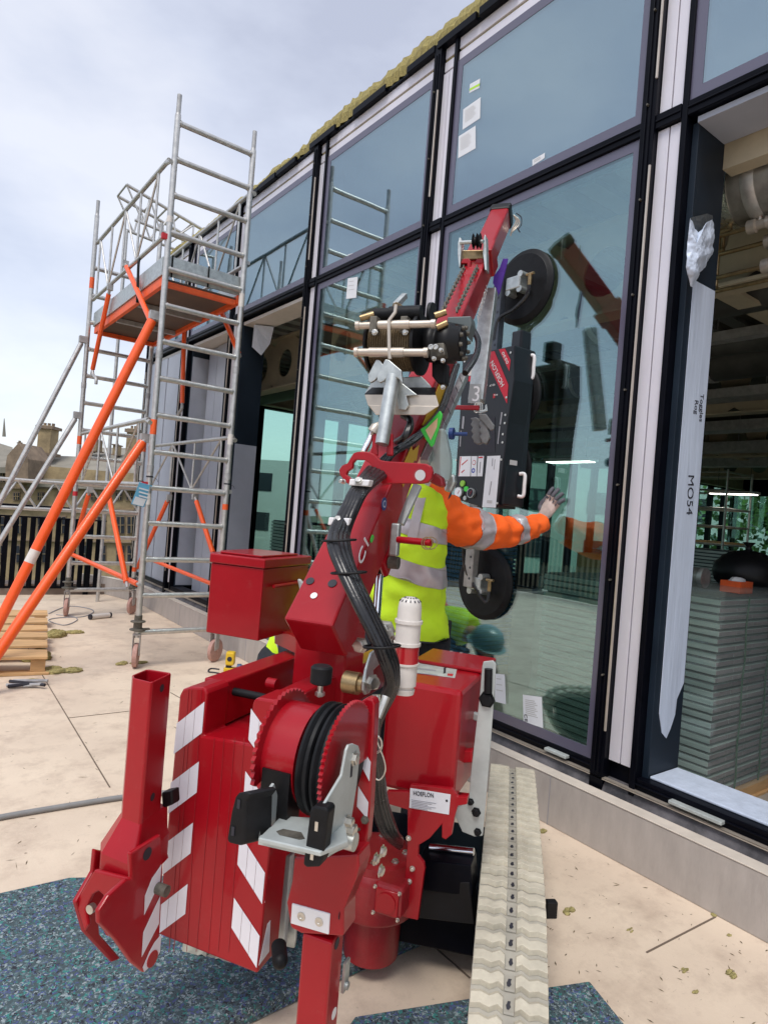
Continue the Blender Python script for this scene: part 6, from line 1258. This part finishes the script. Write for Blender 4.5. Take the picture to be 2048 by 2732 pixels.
# gloved hand flat on the pane
def hand(par, wrist, fdir, ndir, side, m='glove', tip='glove_grip', curl=.012):
    fdir = V(fdir).normalized(); ndir = V(ndir).normalized(); sd = fdir.cross(ndir).normalized() * side; W0 = V(wrist)
    b = MB(); P = smooth([W0 - fdir * .05, W0 - fdir * .02, W0 + fdir * .03, W0 + fdir * .07, W0 + fdir * .092], 4); n = len(P); b.tube(P, [(.031 + .012 * min(1, i / (n * .6)), .026 - .012 * min(1, i / (n * .6))) for i in range(n)], 18)
    # orient the wide axis across the palm
    pal = b.build('palm_tmp', m, par); bpy.data.objects.remove(pal)
    b = MB(); rings = []
    for i, (t, w2, h2) in enumerate(((-.055, .031, .027), (-.03, .029, .024), (0, .032, .022), (.03, .041, .020), (.06, .044, .017), (.085, .043, .014), (.097, .036, .010))):
        rings += [W0 + fdir * t + sd * math.cos(a) * w2 + ndir * math.sin(a) * h2 for a in [6.283 * k_ / 16 for k_ in range(16)]]
    b.add(rings, [[r_ * 16 + k_, r_ * 16 + (k_ + 1) % 16, (r_ + 1) * 16 + (k_ + 1) % 16, (r_ + 1) * 16 + k_] for r_ in range(6) for k_ in range(16)] + [list(range(15, -1, -1)), list(range(96, 112))], True); gl = b.build('glove', m, par)
    for k_, (off, ln, sp) in enumerate(((.033, .070, .22), (.011, .080, .07), (-.012, .075, -.08), (-.033, .058, -.26))):
        d = (fdir + sd * sp).normalized(); p0 = W0 + fdir * .082 + sd * off; pts = [p0, p0 + d * ln * .45 - ndir * curl * .9, p0 + d * ln * .8 - ndir * curl * .3, p0 + d * ln + ndir * curl * .3]
        b = MB(); b.tube(smooth(pts, 4), [(.0118, .0112)] * 5 + [(.0112, .0105)] * 5 + [(.0105, .0100)] * 2 + [(.006, .006)], 12); b.build('finger', tip if k_ != 9 else m, gl)
        b = MB(); b.tube(smooth([p0 - d * .012, p0, p0 + d * ln * .42 - ndir * curl * .86], 4), [(.0125, .012)] * 9, 12); b.build('finger_base', m, gl)
    d = (fdir * .75 + sd * .85).normalized(); p0 = W0 + fdir * .018 + sd * .026; b = MB(); b.tube(smooth([p0, p0 + d * .03, p0 + (d * .5 + fdir * .5) * .062, p0 + (d * .35 + fdir * .65) * .085], 4), [(.017, .015)] * 4 + [(.0145, .013)] * 5 + [(.011, .011)] * 3 + [(.006, .006)], 12); b.build('thumb', tip, gl)
    b = MB(); b.lathe(W0 - fdir * .055, fdir, [(0, .033), (.003, .036), (.008, .036), (.010, .033), (.014, .036), (.019, .036), (.022, .032)], 18); b.build('cuff', 'glove', gl)
    return gl
gl = hand(wk, onX((1448, 1378), 2.655), (V((0.05, 0, 0)) + (onX((1482, 1325), 2.67) - onX((1448, 1378), 2.655)).normalized()), (1, 0, 0), 1)
hand(wk, wp(1062, 1398, 3.32), FW + UP * .3, RT, 1)

# crouching worker behind the crane
w2 = person('person crouching behind the red crane in yellow vest and dark trousers with a green helmet', (2.02, 3.5, 0))
cp_ = [V((2.08, 3.68, .42)), V((2.09, 3.60, .54)), V((2.11, 3.46, .63)), V((2.13, 3.30, .65)), V((2.14, 3.18, .62))]
sk_v = []; sk_e = []; sk_r = []
pel = node(cp_[0], (.12, .11)); a = node(cp_[2], (.12, .10), pel); nk = node(cp_[4], (.06, .06), a); h_ = node(V((2.17, 3.02, .60)), (.085, .09), nk); node(V((2.18, 2.93, .56)), (.07, .08), h_)
for s in (-1, 1):
    sh_ = node(V((2.08 + .15 * s, 3.38, .60)), (.06, .06), a); e_ = node(V((2.12 + .18 * s, 3.2, .38)), (.045, .045), sh_); node(V((2.14 + .12 * s, 3.02, .22)), (.035, .035), e_)
    hp_ = node(cp_[0] + V((.10 * s, 0, -.04)), (.09, .09), pel); kn = node(V((2.06 + .14 * s, 3.34, .34 if s > 0 else .08)), (.07, .07), hp_); node(V((2.05 + .14 * s, 3.66, .07)), (.05, .05), kn)
skin_body('body', 'skin', w2)
v2, VP2, VR2 = cloth(cp_[:4] + [V((2.12, 3.24, .64))], [(.17, .15), (.175, .15), (.17, .14), (.16, .13), (.09, .08)], 'vest', 'yellow_vest', w2, amp=.01)
n2_ = len(VP2); ring(int(n2_ * .3), int(n2_ * .3) + 3, VP2, VR2, 'reflective', 'reflective_band', v2, seg=40, amp=.01, sc=9)
for s in (-1, 1):
    cloth([V((2.06 + .12 * s, 3.42, .62)), V((2.08 + .17 * s, 3.34, .55)), V((2.12 + .18 * s, 3.2, .38)), V((2.14 + .12 * s, 3.05, .25))], [.075, .075, .055, .045], 'jacket_sleeve', 'dark_cloth', w2, seg=20)
    cloth([cp_[0] + V((.08 * s, .02, 0)), cp_[0] + V((.11 * s, -.1, -.04)), V((2.06 + .14 * s, 3.34, .34 if s > 0 else .1))], [.12, .115, .085], 'trouser_leg', 'dark_cloth', w2, seg=20)
    cloth([V((2.06 + .14 * s, 3.34, .32 if s > 0 else .1)), V((2.06 + .14 * s, 3.5, .2 if s > 0 else .09)), V((2.05 + .14 * s, 3.66, .08))], [.085, .075, .06], 'trouser_leg', 'dark_cloth', w2, seg=20)
    b = MB(); q = V((2.05 + .14 * s, 3.70, .05)); b.tube([q + V((0, -.06, .01)), q, q + V((0, .08, 0)), q + V((0, .14, .02))], [(.05, .05), (.05, .048), (.045, .04), (.03, .03)], 14); b.build('boot', 'black', w2)
    hand(w2, V((2.14 + .12 * s, 3.02, .21)), V((0, -.3, -1)), V((s, 0, 0)), 1)
hc2 = V((2.175, 2.98, .62)); b = MB(); b.lathe(hc2 + V((0, .03, 0)), V((0, -.35, 1)), [(-.03, .135), (-.026, .138), (-.02, .118), (.03, .112), (.07, .09), (.095, .05), (.102, 0)], 28); b.build('hard_hat', 'helmet', w2)
# ================================================================== stacks of raised-floor panels inside
def stack(x0, y0, x1, y1, z0, n, h, label, wrap=True, side='panel_side', strap=True, cols=0):
    t = thing('panel_stack', label, 'panel stack', (x0, y0, z0), 'stacks of floor panels inside the pavilion')
    b = MB(); b.box((x0 - .02, y0 - .02, z0), (x1 + .02, y1 + .02, z0 + .012))
    for k_ in range(3): yy = y0 + (y1 - y0 - .1) * k_ / 2; b.box((x0, yy, z0 + .0125), (x1, yy + .1, z0 + .10))
    b.build('pallet_base', 'wood', t)
    for i in range(n):
        z = z0 + .105 + i * h; j = random.uniform(-.008, .008); g = .015
        b = MB(); b.box((x0 + j, y0 + j, z), (x1 + j, y1 + j, z + h - g)); p = b.build('panel', side, t, bevel=.002)
        b = MB(); b.box((x0 + .02, y0 + .02, z + h - g + .0005), (x1 - .02, y1 - .02, z + h - .0005)); b.build('spacer', 'panel_dark', p)
        if cols:
            b = MB(); w = (x1 - x0) / cols
            for c_ in range(cols): b.box((x0 + j + w * c_ + .004, y0 + j - .003, z + .003), (x0 + j + w * (c_ + 1) - .004, y0 + j - .0005, z + h - g - .003))
            b.build('panel_end', 'panel_grey', p)
    zt2 = z0 + .105 + n * h
    if strap:
        for k_ in range(1, 4):
            x = x0 + (x1 - x0) * k_ / 4; pts = [V((x + .008 * math.sin(i * 1.7), y0 - .014, z0 + .1 + (zt2 - z0 - .1) * i / 12)) for i in range(13)]; b = MB(); b.tube(pts, .005, 6); b.build('green_strap', 'strap', t)
    if wrap:
        b = MB(); nn = 16; xs = [x0 - .03, x1 + .03]; P = []
        per = [(x0 - .03, y1 + .03), (x0 - .03, (y0 + y1) / 2), (x0 - .03, y0 - .03), ((x0 + x1) / 2, y0 - .03), (x1 + .03, y0 - .03)]
        zz = [z0 + .1 + (zt2 + .04 - z0 - .1) * i / nn for i in range(nn + 1)]
        vs = [V((x + random.uniform(-.014, .012), y + random.uniform(-.014, .012), z)) for z in zz for x, y in per]; np_ = len(per)
        b.add(vs, [[i * np_ + k_, i * np_ + k_ + 1, (i + 1) * np_ + k_ + 1, (i + 1) * np_ + k_] for i in range(nn) for k_ in range(np_ - 1)]); b.add([vs[-5], vs[-3], vs[-1], V((x1 + .02, y1 + .02, zt2 + .03))], [[0, 1, 2, 3]]); b.build('film_wrap', WRAP, t)
    return t
stack(3.60, 1.70, 4.80, 2.90, -.10, 26, .042, 'large film-wrapped stack of green grey floor panels right behind the open bay', cols=6)
stack(4.15, 7.5, 4.75, 8.1, -.1, 27, .044, 'stack of green panels seen through the left opening beside the marked board', wrap=False, strap=False)
stack(4.35, 4.35, 4.95, 4.95, -.1, 30, .042, 'bluish stack of panels seen through the glass left of the lower suction cup', side=mat('blue_panel', (.05, .14, .28), .5, var=.3, scale=9), wrap=False, strap=False)
stack(8.2, 4.2, 9.0, 4.9, -.1, 28, .04, 'dark stack of panels in the middle of the floor behind the glass', wrap=False, strap=False)
for k_, (x, y) in enumerate(((7.6, 3.55), (8.9, 3.6), (9.6, 3.0))):
    stack(x, y, x + .7, y + .6, -.1, 32 - 3 * k_, .04, ['taller distant stack of panels just right of the white film edge', 'second distant stack of panels from the film edge', 'third distant stack of panels at the right picture edge'][k_], wrap=False, cols=3, strap=False)
t = thing('cardboard_box', 'brown cardboard box standing behind the large wrapped stack', 'box', (5.3, 3.2, -.1)); b = MB(); b.box((5.3, 3.2, -.1), (5.9, 3.9, 1.18)); bx_ = b.build('carton', mat('card', (.36, .26, .10), .85, var=.1, scale=8), t, bevel=.006); b = MB(); b.box((5.298, 3.52, -.1), (5.2985, 3.58, 1.18)); b.build('tape', 'peach', bx_)
# odds and ends on the wrapped stack
c = onZ((1862, 1555), 1.18); c = V((4.0, 2.05, 1.10)); t = thing('duct_offcut', 'short foil duct offcut lying on top of the wrapped stack', 'duct offcut', c); b = MB(); b.cyl(c + V((0, -.05, .07)), c + V((.08, .35, .07)), .06, seg=20); b.build('tube', 'duct', t); b = MB(); b.lathe(c + V((0, -.06, .07)), (0, 1, 0), [(0, .062), (.02, .064), (.03, .06)], 20); b.build('rim', 'alu', t)
c = V((4.12, 1.86, 1.10)); t = thing('fixing_box', 'open orange box of fixings on top of the wrapped stack', 'box', c); b = MB()
for a_, c_ in (((-.08, -.06, 0), (.08, -.055, .07)), ((-.08, .055, 0), (.08, .06, .07)), ((-.08, -.0545, 0), (-.075, .0545, .07)), ((.075, -.0545, 0), (.08, .0545, .07)), ((-.074, -.054, 0), (.074, .054, .01))): b.box(c + V(a_), c + V(c_))
b.build('carton', 'orange_frame', t); b = MB(); b.ball(c + V((0, 0, .07)), .045, 10, 6, (1.3, 1, .5), .2); b.build('contents', 'white', t)
c = V((4.45, 1.95, 1.10)); t = thing('rubbish_bag', 'black rubbish bag slumped on top of the wrapped stack', 'bag', c); b = MB(); b.ball(c + V((0, 0, .11)), .2, 26, 16, (1.2, 1, .72), .05); b.build('bag_body', 'black', t); b = MB(); b.lathe(c + V((0, 0, .24)), UP, [(0, .05), (.02, .02), (.04, .015), (.07, .04)], 12); b.build('bag_neck', 'black', t)
# small scaffold far inside
t = thing('inner_scaffold', 'small aluminium scaffold standing by the back windows inside', 'scaffold tower', (13, 6.4, -.1)); fx, fy = 12.6, 6.0
for dx in (0, 1.0):
    for dy in (0, 1.7): b = MB(); b.cyl((fx + dx, fy + dy, -.1), (fx + dx, fy + dy, 2.75), .024, seg=8); b.build('upright', 'alu', t)
for z in (.6, .95, 1.3, 1.65, 2.0, 2.35, 2.7):
    for dx in (0, 1.0): b = MB(); b.cyl((fx + dx, fy, z), (fx + dx, fy + 1.7, z), .02, seg=8); b.build('rail', 'alu', t)
    for dy in (0, 1.7): b = MB(); b.cyl((fx, fy + dy, z), (fx + 1.0, fy + dy, z), .02, seg=8); b.build('rung', 'alu', t)
for z in (1.3,): b = MB(); b.box((fx + .03, fy + .03, z + .02), (fx + .97, fy + 1.67, z + .06)); b.build('platform', 'wood', t)
# labels stuck on the glass panes
def sticker(px, par, nm='pane_label', m='paper', lines=0, green=False):
    b = MB(); b.prism([onP(p, V((1, 0, 0)), GX - .0148) for p in px], (-.0006, 0, 0)); o = b.build(nm, m, par)
    P = [onP(p, V((1, 0, 0)), GX - .0157) for p in px]
    for k_ in range(lines):
        t0 = .16 + .6 * k_ / max(1, lines); b = MB(); q = [P[0].lerp(P[3], t0).lerp(P[1].lerp(P[2], t0), .12), P[0].lerp(P[3], t0).lerp(P[1].lerp(P[2], t0), .62 + .2 * ((k_ * 7) % 3) / 3)]; q += [q[1] - UP * .0045, q[0] - UP * .0045]; b.prism(q, (-.0004, 0, 0)); b.build('print_line', 'pale_grey', o)
    if green: b = MB(); b.prism([P[0].lerp(P[3], .5), P[1].lerp(P[2], .5), P[1].lerp(P[2], .75), P[0].lerp(P[3], .75)], (-.0005, 0, 0)); b.build('green_bar', mat('lime', (.45, .75, .05), .5), o)
    return o
tp = lambda x, y: (700 + x / 2.3686, y / 2.3686)
sticker([tp(1311, 530), tp(1374, 494), tp(1370, 553), tp(1306, 586)], PU[1], green=True)
s_ = sticker([tp(1268, 690), tp(1378, 612), tp(1374, 745), tp(1264, 818)], PU[1], lines=7); s_ = sticker([tp(1240, 860), tp(1346, 792), tp(1346, 935), tp(1236, 998)], PU[1], lines=7)
sticker([(1420, 426), (1453, 407), (1452, 421), (1420, 442)], PU[1], lines=2); sticker([tp(541, 1607), tp(578, 1597), tp(575, 1625), tp(540, 1632)], PU[2], lines=1)
sticker([tp(540, 1758), tp(602, 1748), tp(592, 1880), tp(528, 1888)], PL[2], lines=3)
rr3 = lambda x, y: (650 + x / 1.9506, 1700 + y / 1.9506)
s5 = sticker([rr3(1452, 300), rr3(1550, 312), rr3(1557, 474), rr3(1455, 440)], PL[1], lines=9); sticker([rr3(1308, 190), rr3(1358, 195), rr3(1364, 350), rr3(1306, 335)], PL[1], lines=3)
P_ = [onP(rr3(*p), V((1, 0, 0)), GX - .0162) for p in ((1460, 405), (1480, 440))]
textpx('CE', (1458, 400), (1462, 440), (V((1, 0, 0)), GX - .0157), rr3, 'ink', s5, lift=.0006, h=.02)
b = MB(); q = onP(rr3(1463, 318), V((1, 0, 0)), GX - .0157); 
# ================================================================== things lying on the terrace
pal = thing('timber_pallet', 'light timber pallet lying on the floor at the left edge', 'pallet', onZ((60, 1750), 0))
zt3 = .14
for (y0, y1) in ((1628, 1640), (1648, 1660), (1668, 1679), (1687, 1699), (1707, 1722), (1733, 1752)):
    y0s, y1s = y0, y1; A1, A2, A3, A4 = onZ((-160, y0 - 3), zt3), onZ((126, y0), zt3), onZ((127.5, y1), zt3), onZ((-160, y1 + 6), zt3); b = MB(); b.prism([A1, A2, A3, A4], (0, 0, -.02)); b.build('deck_slat', 'wood', pal, bevel=.002)
c = onZ((110, 1785), 0); e0, e1 = onZ((127, 1752), zt3), onZ((126, 1628), zt3); dr = (e1 - e0).normalized(); rt_ = V((dr.y, -dr.x, 0))
for t_ in (.02, .46, .9): q = e0.lerp(e1, t_) - rt_ * .06; q.z = .066; b = MB(); b.obox(q + dr * .04, rt_ * .05, dr * .045, UP * .045); b.build('block', 'wood', pal, bevel=.002); b = MB(); b.obox(q + dr * .04 - rt_ * .7, rt_ * .05, dr * .045, UP * .045); b.build('block', 'wood', pal, bevel=.002)
b = MB(); q = e0 - rt_ * .5; q.z = .011; b.obox(q + dr * .05, rt_ * .52, dr * .05, UP * .009); b.build('bottom_board', 'wood', pal, bevel=.002)
def wool(px, r_, label, sc=(1, 1, .5), nm='insulation_scrap'):
    c = onZ(px, 0); b = MB(); from mathutils import noise
    for k_ in range(5): b.ball(c + V((random.uniform(-r_, r_) * .9, random.uniform(-r_, r_) * .6, r_ * .25 * sc[2])), r_ * random.uniform(.35, .6), 22, 14, (sc[0], sc[1], sc[2] * 1.5), .22)
    lo = min(v.z for v in b.v); o_ = b.build(nm, 'wool', None); o_.location.z = max(0, o_.location.z - .0); 
    for v in o_.data.vertices: v.co.z = max(v.co.z + (ORG[o_.name].z), 0.0)
    o_.location.z = 0; ORG[o_.name].z = 0
    return tag(o_, label, 'insulation', 'scraps of mineral wool insulation')
wool((160, 1700), .11, 'large tuft of yellow wool insulation at the pallet corner', (1.3, .8, .6)); wool((185, 1690), .07, 'flat strip of wool insulation sticking out beyond the pallet tuft', (1.6, .6, .4))
wool((165, 1790), .10, 'loose heap of wool insulation in front of the pallet block', (1.3, .9, .3)); wool((85, 1760), .11, 'wool insulation tucked under the pallet deck', (1.5, .8, .7)); wool((78, 1821), .05, 'small wool crumb alone in front of the pallet', (1.2, .8, .4))
wool((330, 1772), .05, 'wool scrap left of the nearest castor', (1.3, .8, .4)); wool((372, 1770), .06, 'wool scrap crushed behind the nearest castor', (1.5, .7, .3))
rk = rg(1150, 1900, 1.846)
wool(rk(675, 985), .021, 'wool crumb between the pale track and the wall', (1.3, 1, .5)); wool(rk(1245, 1275), .013, 'tiny wool crumb nearest the right mat', (1.5, .6, .4)); wool(rk(1475, 1298), .018, 'wool crumb near the lower right corner of the floor', (1.7, .7, .4)); wool(rk(1392, 1000), .014, 'wool crumb at the foot of the upstand, left of a pair', (1.4, .8, .4)); wool(rk(1450, 1008), .013, 'wool crumb at the foot of the upstand, right of a pair', (1.4, .8, .4))
wool(rk(545, 590), .018, 'wool crumb just beside the track on the right', (1.3, .8, .4)); wool(rk(745, 625), .012, 'wool crumb against the upstand beyond the track', (1, .8, .5)); wool(rk(1290, 1380), .012, 'wool crumb between the right mat and the corner', (1.5, .7, .4)); wool(rk(985, 1075), .012, 'wool crumb in the middle of the right floor', (1.7, .6, .3)); wool(rk(1470, 1103), .010, 'wool fleck below the upstand on the right', (1.6, .6, .4))
b = MB()
for k_ in range(260):
    px = (random.uniform(1440, 2048), random.uniform(2230, 2732)) if k_ % 2 else (random.uniform(0, 720), random.uniform(1640, 2330))
    p = onZ(px, .0012)
    if p.x > 2.53: continue
    a = random.uniform(0, 3.14); l = random.uniform(.002, .012 if k_ % 5 else .022) * (1 if k_ % 2 else 1.5); d = V((math.cos(a), math.sin(a), 0)); n_2 = V((-d.y, d.x, 0)); w_2 = random.uniform(.0008, .003); b.add([p - d * l, p + n_2 * w_2, p + d * l, p - n_2 * w_2], [[0, 1, 2, 3]])
o = b.build('floor_debris', mat('debris', (.16, .12, .07), .9, var=.5, scale=3)); tag(o, 'fine dark crumbs and fibres scattered over the terrace floor', 'debris', kind='stuff')
b = MB(); b.tube(smooth([onZ((-120, 2205), .014), onZ((0, 2181), .014), onZ((120, 2160), .014), onZ((330, 2127), .014), onZ((480, 2112), .014), onZ((620, 2100), .014)], 5), .0115, 10); o = b.build('grey_hose', mat('hose_grey', (.24, .24, .24), .5, var=.1, scale=10)); tag(o, 'grey hose lying across the pale floor behind the red outrigger', 'hose')
b = MB(); pts = [(130, 1637), (180, 1618), (230, 1622), (250, 1632), (222, 1645), (160, 1648), (130, 1655), (170, 1668), (205, 1655), (195, 1645), (150, 1640)]; b.tube(smooth([onZ(p, .006) for p in pts], 6), .005, 6); o = b.build('thin_cable', 'ink_grey'); tag(o, 'thin grey cable coiled loosely on the floor behind the pallet', 'cable')
a1, a2 = onZ((243, 1646), .03), onZ((291, 1641), .03); t = thing('sealant_tube', 'white sealant tube with black ends lying on the floor left of the tower', 'tube', a1); b = MB(); b.cyl(a1, a2, .027); b.build('tube_body', 'offwhite', t); d = (a2 - a1).normalized(); b = MB(); b.cyl(a1 - d * .02, a1, .029); b.build('end_cap', 'ink', t); b = MB(); b.cyl(a2, a2 + d * .02, .029); b.build('end_cap', 'ink', t)
# cordless drill
c = onZ((612, 1795), 0); t = thing('cordless_drill', 'yellow and black cordless drill on the floor beside the castor', 'drill', c); u = RT
b = MB(); b.obox(c + UP * .12 + u * .0, u * .035, FW * .035, UP * .055); b.build('motor_body', 'drill_yellow', t, bevel=.012); b = MB(); b.obox(c + UP * .055 - u * .01, u * .022, FW * .02, UP * .04); b.build('grip', 'ink', t, bevel=.008); b = MB(); b.obox(c + UP * .022 + u * .01, u * .055, FW * .035, UP * .021); b.build('battery', 'drill_yellow', t, bevel=.006)
b = MB(); b.lathe(c + UP * .05 + u * .06, u, [(0, .028), (.03, .03), (.035, .022), (.075, .02), (.08, .008), (.12, .006)], 16); b.build('chuck', 'drill_blue', t); b = MB(); b.cyl(c + UP * .12 - FW * .036, c + UP * .12 - FW * .038, .02); b.build('badge', 'ink', t)
b = MB(); b.tube(smooth([onZ((600, 1800), .006), onZ((575, 1795), .006), onZ((556, 1792), .006), onZ((562, 1784), .006), onZ((585, 1786), .006)], 5), .006, 8); b.build('wrist_strap', 'ink', t)
b = MB(); q = at(rk(582, 985), 2.2); q = onZ(rk(585, 1010), 0); b.obox(q + UP * .03, V((.018, -.01, 0)), V((.006, .012, 0)), UP * .03); o = b.build('rubber_wedge', 'black', bevel=.004); tag(o, 'small black rubber wedge standing beside the pale track', 'wedge')
c = at((1235, 1868), 2.75); t = thing('sealant_cartridge', 'pale cartridge with a blue nozzle cap by the sill behind the silver plate', 'cartridge', (c.x, c.y, 0)); b = MB(); b.cyl(at((1205, 1860), 2.75), at((1262, 1880), 2.7), .024); b.build('cartridge_body', 'offwhite', t); b = MB(); b.cyl(at((1262, 1880), 2.7), at((1280, 1886), 2.69), .022, .014); b.build('blue_cap', mat('cap_blue', (.02, .14, .6), .4), t); b = MB(); p = at((1220, 1866), 2.75); b.cyl(V((p.x, p.y, 0)), p, .012); b.build('holder', 'black', t)
c = onZ((20, 1830), 0); t = thing('tool_bundle', 'dark bundle of tools and cable at the left edge below the pallet', 'tools', c)
for k_ in range(5): a = random.uniform(-.5, .5); b = MB(); b.cyl(c + V((random.uniform(-.1, .1), random.uniform(-.1, .1), .015)), c + V((.2 + random.uniform(-.1, .1), -.12 + .1 * a, .03)), .012, seg=8); b.build('tool', 'ink' if k_ % 2 else 'alu_dull', t)
